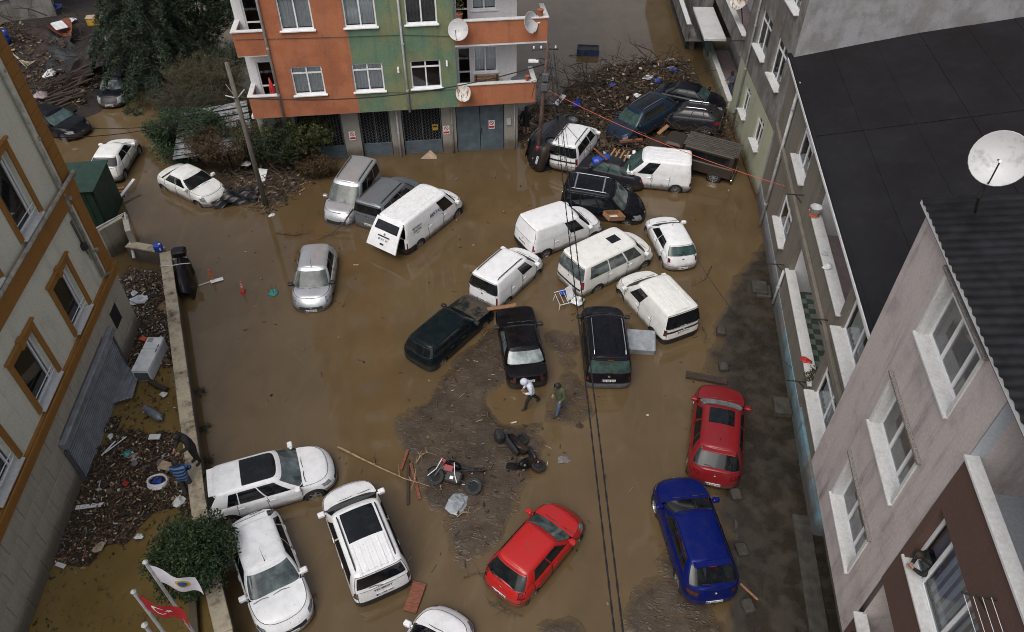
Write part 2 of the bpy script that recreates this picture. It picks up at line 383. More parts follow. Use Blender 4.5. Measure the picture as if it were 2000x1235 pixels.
wv = t.n('TexWave'); wv.bands_direction = 'Z'; wv.inputs['Scale'].default_value = 2.1; wv.inputs['Distortion'].default_value = .6; t.t.links.new(t.coord(), wv.inputs[0])
t.P(Base_Color=t.mix(t.ramp(wv.outputs['Fac'], .35, .7), (.012, .03, .085), (.10, .20, .38)), Roughness=.85)
plain('trousers_grey', (.055, .055, .058), .85, .2, 8)
plain('shirt_slate', (.07, .08, .10), .85, .2, 8)
plain('shoes', (.015, .013, .012), .7, .2)
plain('terracotta', (.30, .10, .05), .8, .2)
plain('concrete_dark', (.042, .037, .030), .85, .35, 4, bump=.4)
plain('pale_sheet', (.19, .195, .20), .6, .45, 3)
plain('floor_green', (.07, .115, .085), .5, .2)
plain('floor_pale', (.24, .27, .24), .5, .2)
plain('pink_tile', (.30, .235, .24), .6, .12, 3)
def leafmat(name, a, b):
    t = NT(name); oi = t.n('ObjectInfo'); ge = t.n('NewGeometry')
    f = t.n('Math', operation='FRACT'); t.set(f.inputs[0], t.math('MULTIPLY', t.noise(6, 2), 7.3)); rnd = t.ramp(ge.outputs['Random Per Island'], .90, .97)
    lf = t.mix(f.outputs[0], a, b); lf = t.mix(t.math('MULTIPLY', t.ramp(t.noise(1.6, 3), .4, .65), .5), lf, tuple(v*.45 for v in a)); lf = t.mix(rnd, lf, (b[0]*2.2+.01, b[1]*1.7+.01, b[2]*1.2))
    t.P(Base_Color=lf, Roughness=.55, Specular_IOR_Level=.35)
leafmat('leaf_dark', (.010, .022, .009), (.026, .048, .018))
leafmat('leaf_laurel', (.012, .030, .010), (.032, .062, .020))
leafmat('leaf_olive', (.032, .045, .014), (.075, .085, .022))
leafmat('leaf_brown', (.045, .030, .014), (.085, .050, .020))
leafmat('leaf_cedar', (.010, .024, .014), (.028, .052, .026))
t = NT('litter')
wn = t.n('TexWhiteNoise'); oi = t.n('NewGeometry'); t.t.links.new(oi.outputs['Random Per Island'], wn.inputs['Vector'])
cr = t.n('ValToRGB'); t.t.links.new(oi.outputs['Random Per Island'], cr.inputs[0]); e = cr.color_ramp; e.interpolation = 'CONSTANT'
cols = [(0, (.030, .019, .012)), (.26, (.062, .040, .023)), (.52, (.105, .067, .037)), (.74, (.17, .11, .060)), (.88, (.29, .22, .14)), (.945, (.50, .48, .45)), (.983, (.10, .14, .20)), (.990, (.22, .06, .04)), (.995, (.06, .14, .11))]
e.elements[0].position = 0; e.elements[0].color = (*cols[0][1], 1); e.elements[1].position = cols[1][0]; e.elements[1].color = (*cols[1][1], 1)
for p_, c_ in cols[2:]: el = e.elements.new(p_); el.color = (*c_, 1)
t.P(Base_Color=cr.outputs[0], Roughness=.7)
# tinted car glass: dark body with a limited sheen, so that panes seen at a slant stay dark under the grey sky
for _n in ('car_glass', 'car_glass_light', 'car_glass_fogged', 'car_glass_green', 'car_glass_haze'):
    _m = M[_n]; _t = _m.node_tree; _p = _t.nodes['Principled BSDF']; _src = _p.inputs['Base Color'].links[0].from_socket
    _df = _t.nodes.new('ShaderNodeBsdfDiffuse'); _gl = _t.nodes.new('ShaderNodeBsdfGlossy'); _fr = _t.nodes.new('ShaderNodeFresnel'); _mn = _t.nodes.new('ShaderNodeMath'); _mx = _t.nodes.new('ShaderNodeMixShader')
    _fr.inputs['IOR'].default_value = 1.45; _mn.operation = 'MINIMUM'; _mn.inputs[1].default_value = .13; _gl.inputs['Roughness'].default_value = .06
    _t.links.new(_src, _df.inputs['Color']); _t.links.new(_fr.outputs[0], _mn.inputs[0]); _t.links.new(_mn.outputs[0], _mx.inputs[0]); _t.links.new(_df.outputs[0], _mx.inputs[1]); _t.links.new(_gl.outputs[0], _mx.inputs[2])
    _t.links.new(_mx.outputs[0], _t.nodes['Material Output'].inputs[0]); _t.nodes.remove(_p)
# ------------------------------------------------------------------ the ground, the mud banks and the flood water
def poly_at(pts, z=0.0): return [tuple(at(x, y, z))[:2] for x, y in pts]
BANKS = {   # banks that stand out of the water: outline and height in metres
 'island': (poly_at([(905,690),(940,645),(985,640),(992,700),(978,760),(950,778),(985,822),(1045,838),(1078,872),(1047,912),(1012,958),(985,1010),(985,1050),(900,1098),(872,1075),(866,1038),(878,1008),(850,985),(828,940),(800,890),(778,840),(778,790),(840,775),(875,745)]), .075),
 'by_sedan': (poly_at([(1066,650),(1122,650),(1140,700),(1150,765),(1160,810),(1120,840),(1060,820),(1075,740)]), .03),
 'near': (poly_at([(1235,1120),(1300,1075),(1345,1095),(1420,1190),(1430,1300),(1250,1300),(1195,1210)]), .05),
 'near_b': (poly_at([(1040,1215),(1110,1195),(1140,1240),(1130,1300),(1030,1300)]), .04),
 'shallow': (poly_at([(1180,680),(1330,690),(1360,740),(1330,800),(1200,800),(1160,740)]), -.012),
 'kerbside': (poly_at([(1408,640),(1440,590),(1478,500),(1530,480),(1700,1400),(1452,1400),(1436,960),(1416,800)]), .085),
 'court': (poly_at([(250,520),(330,540),(395,950),(420,1085),(330,1062),(270,1068),(215,1085),(150,1120),(85,1150),(140,930),(230,690)]), .055),
 'yard': (poly_at([(-200,-250),(330,-250),(300,60),(262,105),(200,150),(170,222),(110,222),(40,200),(-200,200)]), .55),
 'shrubs': (poly_at([(318,205),(420,150),(500,190),(660,230),(660,300),(585,352),(520,395),(450,385),(420,345),(335,300)]), .12),
 'pile': (poly_at([(1085,230),(1110,180),(1190,135),(1345,120),(1350,180),(1290,215),(1190,262),(1120,262)]), .15),
 'alleyend': (poly_at([(1010,215),(1060,200),(1075,250),(1020,275)]), .18),
}
def bank_sd(X, Y, poly):
    """signed distance (positive inside) to a polygon, vectorised"""
    P = np.array(poly); n = len(P); inside = np.zeros(X.shape, bool); d = np.full(X.shape, 1e9)
    for i in range(n):
        x0, y0 = P[i]; x1, y1 = P[(i+1) % n]
        c = ((y0 > Y) != (y1 > Y)) & (X < (x1-x0)*(Y-y0)/(y1-y0+1e-12)+x0); inside ^= c
        t = np.clip(((X-x0)*(x1-x0)+(Y-y0)*(y1-y0))/((x1-x0)**2+(y1-y0)**2), 0, 1)
        d = np.minimum(d, np.hypot(X-x0-t*(x1-x0), Y-y0-t*(y1-y0)))
    return np.where(inside, d, -d)
def ground_h(X, Y):
    X = np.asarray(X, float); Y = np.asarray(Y, float)
    h = np.full(X.shape, -.38) + .06*(fbm(X*.3, Y*.3)-.5)
    for k, (poly, top) in BANKS.items():
        sd = bank_sd(X, Y, poly) + 1.3*(fbm(X*.55+5, Y*.55, 3)-.5) + .25
        wd = 2.4 if k == 'kerbside' else 1.7
        if k == 'kerbside': sd = sd+.75
        hb = -.36 + (top+.36)*np.clip((sd+1.1)/wd, 0, 1)**.6
        if k == 'court': hb = hb-.22*np.clip((fbm(X*.42+3, Y*.42+8, 3)-.53)/.06, 0, 1)
        if k in ('yard',): hb = hb + np.clip(sd, 0, 8)*.10
        h = np.maximum(h, hb)
    up = np.clip((h+.1)/.15, 0, 1)
    rid = 1-np.abs(2*fbm(X*1.3+9, Y*1.3, 4)-1)
    h = h + up*(.06*(rid-.8) + .035*(fbm(X*1.7, Y*2.2, 2)-.5))
    return h
def zg(x, y): return float(ground_h(np.array([x]), np.array([y]))[0])
def grid_mesh(name, xs, ys, hf, mats, pick=None):
    X, Y = np.meshgrid(xs, ys); Z = hf(X, Y); nx, ny = len(xs), len(ys)
    me = bpy.data.meshes.new(name); co = np.stack([X, Y, Z], -1).reshape(-1, 3)
    i = np.arange(nx-1)[None, :] + nx*np.arange(ny-1)[:, None]
    f = np.stack([i, i+1, i+1+nx, i+nx], -1).reshape(-1, 4)
    me.vertices.add(len(co)); me.vertices.foreach_set('co', co.ravel())
    me.loops.add(f.size); me.loops.foreach_set('vertex_index', f.ravel().astype(np.int32))
    me.polygons.add(len(f)); me.polygons.foreach_set('loop_start', np.arange(0, f.size, 4, dtype=np.int32)); me.polygons.foreach_set('loop_total', np.full(len(f), 4, np.int32))
    me.update(calc_edges=True); me.validate()
    for m in mats: me.materials.append(M[m])
    if pick is not None:
        c = co[f].mean(1); me.polygons.foreach_set('material_index', pick(c[:, 0], c[:, 1]).astype(np.int32))
    me.polygons.foreach_set('use_smooth', np.ones(len(f), bool)); return me
def axis(lo, hi, a, b, fine, coarse):
    l = list(np.arange(a, b, fine)); g = []; x = a; st = fine
    while x > lo: st = min(st*1.35, coarse); x -= st; g.append(x)
    r = []; x = b; st = fine
    while x < hi: r.append(x); st = min(st*1.35, coarse); x += st
    return np.array(g[::-1] + l + r + [hi])
_xs = axis(-300, 300, -17, 13.5, .13, 25); _ys = axis(-200, 500, 8.2, 44, .13, 25)
def _pick(X, Y):
    k = np.zeros(X.shape); k[bank_sd(X, Y, BANKS['kerbside'][0]) > -.6] = 1
    k[bank_sd(X, Y, BANKS['yard'][0]) > -1.0] = 3; k[bank_sd(X, Y, BANKS['court'][0]) > -.5] = 2; k[bank_sd(X, Y, BANKS['shrubs'][0]) > -.5] = 2; k[bank_sd(X, Y, BANKS['pile'][0]) > -.5] = 2
    return k
tag(link('ground', grid_mesh('ground', _xs, _ys, ground_h, ['mud', 'asphalt_muddy', 'soil', 'soil_dark'], _pick)), 'muddy ground of the flooded car park', None, None, 'structure')
_cw = [at(250, 520), at(322, 540), at(372, 720), at(404, 960), at(455, 1300), at(20, 1300), at(60, 1180), at(272, 640)]
ws_ = MB().add([(p.x, p.y, .006) for p in _cw], [tuple(range(len(_cw)))[::-1]]).build('yard_water', 'water_still'); tag(ws_, 'ochre standing water in the yard', None, None, 'structure')
wt = MB().add([(-75, -30, 0), (75, -30, 0), (75, 110, 0), (-75, 110, 0)], [(0, 1, 2, 3)]).build('water', 'water'); tag(wt, 'brown flood water filling the car park', None, None, 'structure')
# ------------------------------------------------------------------ buildings
def wall(parent, u0, u1, z0, z1, mat, holes=(), y=0.0, reveal=.22, name='wall', revealmat=None):
    """rendered wall in the plane y (outside towards -y) with real openings and reveals"""
    us = sorted({u0, u1, *[h[0] for h in holes], *[h[1] for h in holes]}); zs = sorted({z0, z1, *[h[2] for h in holes], *[h[3] for h in holes]})
    us = [u for u in us if u0 <= u <= u1]; zs = [z for z in zs if z0 <= z <= z1]; b = MB()
    for a, c in zip(us, us[1:]):
        for d, e in zip(zs, zs[1:]):
            um, zm = (a+c)/2, (d+e)/2
            if any(h[0] < um < h[1] and h[2] < zm < h[3] for h in holes): continue
            b.add([(a, y, d), (c, y, d), (c, y, e), (a, y, e)], [(0, 1, 2, 3)])
    for h in holes:
        a, c, d, e = h[:4]; r = reveal
        b.add([(a,y,d),(a,y+r,d),(a,y+r,e),(a,y,e)], [(0,1,2,3)]); b.add([(c,y,d),(c,y,e),(c,y+r,e),(c,y+r,d)], [(0,1,2,3)])
        b.add([(a,y,e),(a,y+r,e),(c,y+r,e),(c,y,e)], [(0,1,2,3)]); b.add([(a,y,d),(c,y,d),(c,y+r,d),(a,y+r,d)], [(0,1,2,3)])
    me = b.mesh(name, mat); bm = bmesh.new(); bm.from_mesh(me); bmesh.ops.remove_doubles(bm, verts=bm.verts, dist=.0005); bm.to_mesh(me); bm.free(); return link(name, me, None, parent)
def window(parent, u0, u1, z0, z1, y=0.0, rec=.12, cols=(.5,), transom=None, sill=.10, sillmat='pvc', curtain=None, rails=0, fr=.075, mid=.07, roommat='room', cover=None):
    """window set back rec behind the wall face: frame, panes, sill, room behind"""
    f = MB(); yf = y+rec; d = .06; W_, H_ = u1-u0, z1-z0
    f.box((u0, yf, z0), (u0+fr, yf+d, z1)); f.box((u1-fr, yf, z0), (u1, yf+d, z1)); f.box((u0+fr, yf, z1-fr), (u1-fr, yf+d, z1)); f.box((u0+fr, yf, z0), (u1-fr, yf+d, z0+fr))
    xs = [u0+fr] + [u0+W_*c for c in cols] + [u1-fr]
    for c in xs[1:-1]: f.box((c-mid/2, yf-.006, z0+fr), (c+mid/2, yf+d, z1-fr))
    zt_ = None
    if transom: zt_ = z0+H_*transom; f.box((u0+fr, yf-.004, zt_-mid/2), (u1-fr, yf+d, zt_+mid/2))
    w = f.build('window', 'pvc', parent)
    for a, c in zip(xs, xs[1:]):
        for d0, d1 in ([(z0+fr, z1-fr)] if zt_ is None else [(z0+fr, zt_-mid/2), (zt_+mid/2, z1-fr)]):
            MB().add([(a+.004, yf+.03, d0), (c-.004, yf+.03, d0), (c-.004, yf+.03, d1), (a+.004, yf+.03, d1)], [(0,1,2,3)]).build('pane', 'window_glass', w)
    MB().add([(u0, yf+.07, z0), (u1, yf+.07, z0), (u1, yf+.07, z1), (u0, yf+.07, z1), (u0, yf+1.2, z0-.2), (u1, yf+1.2, z0-.2), (u1, yf+1.2, z1+.2), (u0, yf+1.2, z1+.2)], [(4,5,6,7), (0,4,7,3), (1,2,6,5), (3,7,6,2), (0,1,5,4)]).build('room', roommat, w)
    if curtain:
        for k, (a, c) in enumerate(zip(xs, xs[1:])):
            if isinstance(curtain, tuple) and not curtain[k]: continue
            cm = curtain if isinstance(curtain, str) else curtain[k]
            n = 14; b = MB(); vs = []
            for i in range(n+1):
                u = a+(c-a)*i/n; yy = yf+.16+.025*math.sin(i*2.2+k); vs += [(u, yy, z0+fr), (u, yy, z1-fr)]
            b.add(vs, [(2*i, 2*i+2, 2*i+3, 2*i+1) for i in range(n)]); b.build('curtain', cm, w)
    if sill: MB().bevbox((u0-.08, y-sill, z0-.06), (u1+.08, yf+.01, z0+.014), .012).build('sill', sillmat, w)
    for k in range(rails): MB().tube([(u0+.02, y+.02, z0+.22+.2*k), (u1-.02, y+.02, z0+.22+.2*k)], .016, 5).build('guard_rail', 'pvc', w)
    return w
def slab(parent, name, a, b, mat, bev=.012): return MB().bevbox(a, b, bev).build(name, mat, parent)
def pipe(parent, pts, r=.055, mat='pipe_grey', name='drain_pipe'):
    p = MB().tube(pts, r, 8).build(name, mat, parent, True)
    for q in pts[1:-1]: pass
    a, b = Vector(pts[0]), Vector(pts[-1]); n = max(1, int((a-b).length/2.2))
    for k in range(n): 
        c = a.lerp(b, (k+.5)/n); MB().lathe([(r*1.25, -.04), (r*1.25, .04)], 8, Matrix.Translation(c)).build('pipe_collar', mat, p)
    return p
def dish(name, label, loc, direction, dia, mat, arm_to=None, pole=None):
    """satellite dish: shallow bowl, feed arm and bracket"""
    d = Vector(direction).normalized(); q = d.to_track_quat('Z', 'Y').to_matrix().to_4x4(); root = empty(name, loc, label=label, cat='satellite dish')
    r = dia/2; prof = [(max(.001, r*k/7), .16*dia*(k/7)**2) for k in range(8)]; b = MB()
    b.lathe(prof, 28, q, False); b.lathe([(p, z-.012) for p, z in prof][::-1], 28, q, False); b.lathe([(r, .16*dia), (r+.012, .16*dia-.006), (r, .16*dia-.014)], 28, q, False)
    b.build('bowl', mat, root, True)
    MB().tube([q @ Vector((0, -r*.9, .08*dia)), q @ Vector((0, -r*.95, .35*dia)), q @ Vector((0, -.05, .62*dia))], .016, 5).build('feed_arm', 'iron', root)
    MB().lathe([(.035, 0), (.035, .10), (.028, .12)], 8, q @ Matrix.Translation((0, -.05, .56*dia))).build('receiver', 'plastic_white', root)
    if pole is not None: MB().tube([(0, 0, -.01)] + [Vector(p)-Vector(loc) for p in pole], .035, 6).build('mount_pole', 'iron', root)
    return root

# ---------------- the orange and green block at the head of the car park
c7, s7 = math.cos(R(7)), math.sin(R(7)); CB = frame_matrix((-3.04, 36.51, 0), (c7, s7, 0), (-s7, c7, 0))
def on_c(u, y, z): return CB @ Vector((u, y, z))
cb = empty('apartment_block', mat=CB, label='orange and green apartment block with garages on the ground floor', cat='building')
FH, Z1, OV, NF = 3.27, 3.25, -.9, 7
def centre():
    # ground floor: piers and garage doors
    for a, c in ((2.63, 3.38), (-.78, 0), (-3.54, -2.92), (-6.08, -5.18), (-10.4, -8.48)): slab(cb, 'pier', (a, 0, -.5), (c, .5, Z1), 'garage_pier')
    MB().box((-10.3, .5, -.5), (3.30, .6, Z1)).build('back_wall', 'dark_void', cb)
    slab(cb, 'lintel', (-8.48, .06, 2.85), (2.63, .45, Z1-.01), 'garage_pier')
    for n, (a, c) in enumerate(((-8.48, -6.08), (-5.18, -3.54), (-2.92, -.78))):
        d = MB().bevbox((a+.03, .20, -.4), (c-.03, .27, .78), .01).build('garage_door', 'gate_blue', cb)
        MB().box((a+.03, .18, .78), (a+.08, .28, 2.85)).build('door_jamb', 'mesh_metal', d); MB().box((c-.08, .18, .78), (c-.03, .28, 2.85)).build('door_jamb', 'mesh_metal', d)
        MB().box(((a+c)/2-.02, .18, .78), ((a+c)/2+.02, .26, 2.85)).build('door_mullion', 'mesh_metal', d)
        b = MB(); st = .17; nu = int((c-a-.16)/st); nz = int(2.07/st)
        for i in range(nu+1):          # honeycomb grille
            u = a+.08+st*i; pts = []
            for k in range(nz*2+1): pts.append((u+(.045 if (k % 2) else -.045)*(1 if i % 2 else -1), .22, .78+2.07*k/(nz*2)))
            b.tube(pts, .017, 4, False)
        g = b.build('grille', 'mesh_metal', d); g['kind'] = 'stuff'
        for k in range(4): MB().box((a+.05, .193, .02+.19*k), (c-.05, .199, .05+.19*k)).build('door_rib', 'mesh_metal', d)
    gate = empty('gate'); gate.parent = cb
    for a, c in ((.03, 1.30), (1.33, 2.60)):
        lf = MB().bevbox((a, .12, -.4), (c, .18, 2.84), .01).build('gate_leaf', 'gate_blue', gate)
        for k in range(6): MB().box((a+.04, .108, .1+.46*k), (c-.04, .119, .13+.46*k)).build('gate_rib', 'gate_blue', lf)
    MB().box((1.36, .06, 1.05), (1.40, .11, 1.35)).build('gate_handle', 'iron', gate)
    MB().bevbox((2.75, -.10, 1.55), (3.0, -.005, 1.95), .01).build('meter_box', 'pipe_grey', cb)
    pipe(cb, [(3.2, -.06, 0), (3.2, -.06, 3.2)], .03); pipe(cb, [(-.22, -.07, 0), (-.22, -.07, 3.2)], .05, 'pipe_stained')
    pipe(cb, [(-3.15, -.07, -.3), (-3.15, -.07, 3.22)], .055)
    # side walls, slab and body
    MB().box((-8.75, 2.0, 0), (3.37, 11, 28.6)).build('body', 'white_wall', cb); MB().box((3.30, .60, Z1), (3.385, 2.05, 28.6)).build('side_wall', 'white_wall', cb); MB().box((-8.75, .62, Z1-.1), (3.29, 2.0, Z1+.02)).build('slab', 'white_wall', cb)
    MB().box((-10.4, OV+.02, Z1-.02), (4.15, .5, Z1+.12)).build('slab', 'white_wall', cb)
    for f in range(NF):
        z = Z1+FH*f; h = [(a, c, z+1.13, z+2.60) for a, c in ((-8.0, -6.47), (-5.03, -3.52), (-2.16, -.65))]
        wall(cb, -8.78, -4.95, z, z+FH, 'orange_wall', h, OV, name='wall'); wall(cb, -4.95, .13, z, z+FH, 'green_wall', h[1:], OV, name='wall')
        cur = [('curtain', 'curtain'), ('curtain', 'curtain'), (None, None)] if f == 0 else [('curtain', 'curtain'), ('curtain', 'curtain'), ('curtain_grey', 'curtain_grey')]
        for k, (a, c, d, e) in enumerate(h):
            window(cb, a, c, d, e, OV, .08, (.5,), .76 if f == 0 else None, .12, 'pvc', cur[k] if f < 3 else ('curtain', None))
        # right-hand balcony
        ur = 4.2 if f == 0 else 4.72
        slab(cb, 'balcony_slab', (.13, OV-.01, z-.10 if f else z), (ur, .62, z+.16), 'white_wall')
        slab(cb, 'balcony_parapet', (.132, OV-.02, z), (ur, OV+.13, z+1.14), 'orange_wall'); slab(cb, 'balcony_parapet', (ur-.15, OV+.13, z), (ur+.003, .75, z+1.14), 'orange_wall')
        slab(cb, 'parapet_cap', (.12, OV-.07, z+1.143), (ur+.05, OV+.19, z+1.21), 'marble'); slab(cb, 'parapet_cap', (ur-.20, OV+.192, z+1.143), (ur+.05, .80, z+1.21), 'marble')
        wall(cb, .13, 3.38, z+.16, z+FH-.1, 'white_wall', [(.28, .98, z+.2, z+2.5), (1.12, 2.35, z+1.1, z+2.5)], .58)
        window(cb, .28, .98, z+.2, z+2.5, .58, .05, (), .42, 0, curtain=(None,)); window(cb, 1.12, 2.35, z+1.1, z+2.5, .58, .05, (.5,), None, .08, curtain=('curtain', 'curtain'))
        MB().box((.10, OV+.02, z+1.3), (.132, .6, z+FH)).build('cheek_wall', 'white_wall', cb)
        # left loggia
        slab(cb, 'balcony_slab', (-10.3, OV+.01, z-.05 if f else z), (-8.79, .6, z+.15), 'white_wall')
        slab(cb, 'balcony_parapet', (-10.3, OV-.004, z), (-8.785, OV+.13, z+1.14), 'orange_wall'); slab(cb, 'balcony_parapet', (-10.303, OV+.13, z), (-10.17, .6, z+1.14), 'orange_wall')
        slab(cb, 'parapet_cap', (-10.36, OV-.06, z+1.143), (-8.80, OV+.19, z+1.21), 'marble'); slab(cb, 'parapet_cap', (-10.36, OV+.192, z+1.143), (-10.1, .66, z+1.21), 'marble')
        MB().box((-8.83, OV+.02, z+.15), (-8.79, .6, z+FH)).build('cheek_wall', 'white_wall', cb)
        wall(cb, -10.3, -8.83, z+.15, z+FH-.05, 'white_wall', [(-9.85, -9.05, z+.2, z+2.4)], .42); window(cb, -9.85, -9.05, z+.2, z+2.4, .42, .05, (), .4, 0, curtain=None)
    MB().box((-10.45, OV-.3, 28.6), (4.8, 11, 28.85)).build('roof', 'roof_felt', cb)
    pipe(cb, [(-8.80, OV-.07, 20), (-8.80, OV-.07, 3.3)], .06); pipe(cb, [(-2.42, OV-.07, 20), (-2.42, OV-.07, 6.4), (-2.40, OV-.07, 3.15)], .06)
    for u, z in ((-2.75, 5.55), (-.33, 5.75)): MB().tube([(u, OV+.02, z), (u, OV-.20, z), (u, OV-.22, z-.16)], .05, 8).build('vent_pipe', 'pvc', cb)
    b = MB(); b.tube([(-10.2, OV-.02, 7.35), (-6, OV-.03, 7.25), (-2.4, OV-.03, 7.18), (0, OV-.03, 7.0)], .012, 4); b.build('wall_cable', 'wire', cb)
    b = MB(); b.tube([(-3.5, OV-.02, 4.28), (-2.4, OV-.03, 4.2), (0, OV-.03, 4.25)], .010, 4); b.build('wall_cable', 'wire', cb)
centre()
def no_parking(u, z, n):
    r = empty('parking_sign', mat=CB @ Matrix.Translation((u, -.03 if n != 2 else .10, z)), label=['no parking sign on the pier left of the middle garages', 'no parking sign on the pier left of the blue gate', 'no parking sign fixed to the blue gate'][n], cat='sign', group='no parking signs on the garages')
    MB().box((-.17, -.008, -.26), (.17, 0, .26)).build('panel', 'plate', r)
    MB().lathe([(.12, 0), (.12, .004), (.085, .004), (.085, 0)], 18, Matrix.Translation((0, -.009, .10)) @ Matrix.Rotation(R(90), 4, 'X'), False).build('ring', 'ink_red', r)
    MB().cbox((0, -.011, .10), (.20, .004, .03), (0, R(45), 0)).build('slash', 'ink', r); MB().box((-.15, -.012, -.20), (.15, -.009, -.08)).build('band', 'ink_red', r)
no_parking(-5.63, 1.45, 0); no_parking(-.55, 1.45, 1); no_parking(1.95, 1.55, 2)
ys = empty('notice_plate', mat=CB @ Matrix.Translation((-1.15, .17, 1.55)), label='small yellow notice plate on the mesh garage door', cat='sign')
MB().box((-.15, -.01, -.18), (.15, 0, .18)).build('panel', 'plastic_yellow', ys); MB().box((-.10, -.014, 0), (.10, -.011, .10)).build('picture', 'ink', ys)
cdir = CB.to_3x3() @ Vector((-.35, -1, .55))
dish('satellite_dish', 'large weathered dish at the corner of the upper orange balcony', on_c(.35, OV-.18, 7.35), cdir, 1.0, 'dish_white', pole=[on_c(.35, OV, 7.2)])
dish('satellite_dish', 'slim tilted dish near the right end of the upper orange balcony', on_c(3.75, OV-.2, 7.55), CB.to_3x3() @ Vector((.75, -.75, .35)), 1.0, 'dish_white', pole=[on_c(3.75, OV, 7.4)])
dish('satellite_dish', 'rust streaked dish on the lower orange balcony corner', on_c(.45, OV-.18, 4.05), cdir, .80, 'dish_rusty', pole=[on_c(.45, OV, 3.9)])
def bench(m, label):
    r = empty('wooden_bench', mat=m, label=label, cat='bench')
    for k in range(3): MB().bevbox((-.65, -.25+.17*k, .42), (.65, -.11+.17*k, .46), .008).build('seat_slat', 'wood', r)
    for k in range(2): MB().bevbox((-.65, .26, .58+.18*k), (.65, .30, .72+.18*k), .008).build('back_slat', 'wood', r)
    for s in (-.55, .55):
        MB().box((s-.03, -.22, 0), (s+.03, -.16, .42)).build('leg', 'iron', r); MB().box((s-.03, .20, 0), (s+.03, .26, .95)).build('leg', 'iron', r)
bench(CB @ Matrix.Translation((1.75, .05, Z1+.16)), 'slatted wooden bench on the lower orange balcony')
def pot(m, label, s=1.0, leaf='leaf_olive', plant=True):
    r = empty('plant_pot', mat=m, label=label, cat='plant pot'); MB().lathe([(.11*s, 0), (.15*s, .26*s), (.17*s, .26*s), (.17*s, .30*s), (.13*s, .29*s)], 14).build('pot', 'terracotta', r)
    if plant:
        b = MB()
        for k in range(46):
            a = rng.uniform(0, 6.28); rr = rng.uniform(.02, .26)*s; z = rng.uniform(.3, .85)*s; q = Matrix.Translation((rr*math.cos(a), rr*math.sin(a), z)) @ Euler((rng.uniform(-1, 1), rng.uniform(-1, 1), a)).to_matrix().to_4x4()
            b.add([q @ Vector(p) for p in ((-.03*s, 0, 0), (0, .09*s, .01), (.03*s, 0, 0), (0, -.05*s, 0))], [(0,1,2,3)])
        b.build('foliage', leaf, r)
pot(CB @ Matrix.Translation((.42, OV+.06, 7.75)), 'leafy potted plant above the large dish on the upper balcony')
pot(CB @ Matrix.Translation((4.35, OV+.1, 7.75)), 'empty terracotta bowl at the right end of the upper balcony cap', 1.0, plant=False)
pot(CB @ Matrix.Translation((3.75, OV+.06, 4.47)), 'small terracotta pot on the lower balcony cap beside the box', .8, plant=False)
tb = empty('garden_table', mat=CB @ Matrix.Translation((3.55, -.1, Z1+.16)), label='dark round table on the lower balcony behind the pot', cat='table')
MB().lathe([(.55, .72), (.57, .74), (.55, .76)], 20).build('table_top', 'plastic_grey', tb)
for a in range(3): MB().tube([(.05*math.cos(a*2.1), .05*math.sin(a*2.1), .72), (.32*math.cos(a*2.1), .32*math.sin(a*2.1), 0)], .02, 5).build('leg', 'iron', tb)
cr = empty('wooden_crate', mat=CB @ Matrix.Translation((2.95, -.35, Z1+.16)), label='brown wooden crate on the lower balcony beside the table', cat='crate')
for k in range(4):
    MB().bevbox((-.22, -.18, .03+.2*k), (.22, .18, .2+.2*k), .01).build('plank', 'wood_dark', cr)
for k, (du, mt) in enumerate(((0, 'cloth_white'), (.42, 'cloth_white'), (.85, 'pink_tile'))):
    b = MB(); vs = []; n = 8
    for i in range(n+1):
        vs += [(1.15+du+.36*i/n, .46+.02*math.sin(i*1.7), z) for z in (9.0-.10*(k % 2), 9.4)]
    b.add(vs, [(2*i, 2*i+2, 2*i+3, 2*i+1) for i in range(n)]); o = b.build('laundry', mt); o.matrix_world = CB
    tag(o, ['white shirt leftmost of the washing on the upper balcony', 'white cloth in the middle of the washing on the upper balcony', 'pink towel rightmost of the washing on the upper balcony'][k], 'laundry', 'washing on the upper balcony')
o = MB()
for k in range(5):
    a = k*1.3; o.tube([(-9.15+.05*math.cos(a), OV+.35+.08*math.sin(a), 4.0), (-9.12+.10*math.cos(a), OV+.32+.1*math.sin(a), 4.6), (-9.15, OV+.3, 5.25)], [.09, .07, .02], 6)
o = o.build('hanging_coat', 'plastic_red', smooth=True); o.matrix_world = CB; tag(o, 'red coat hanging in the lower left loggia of the orange block', 'coat')

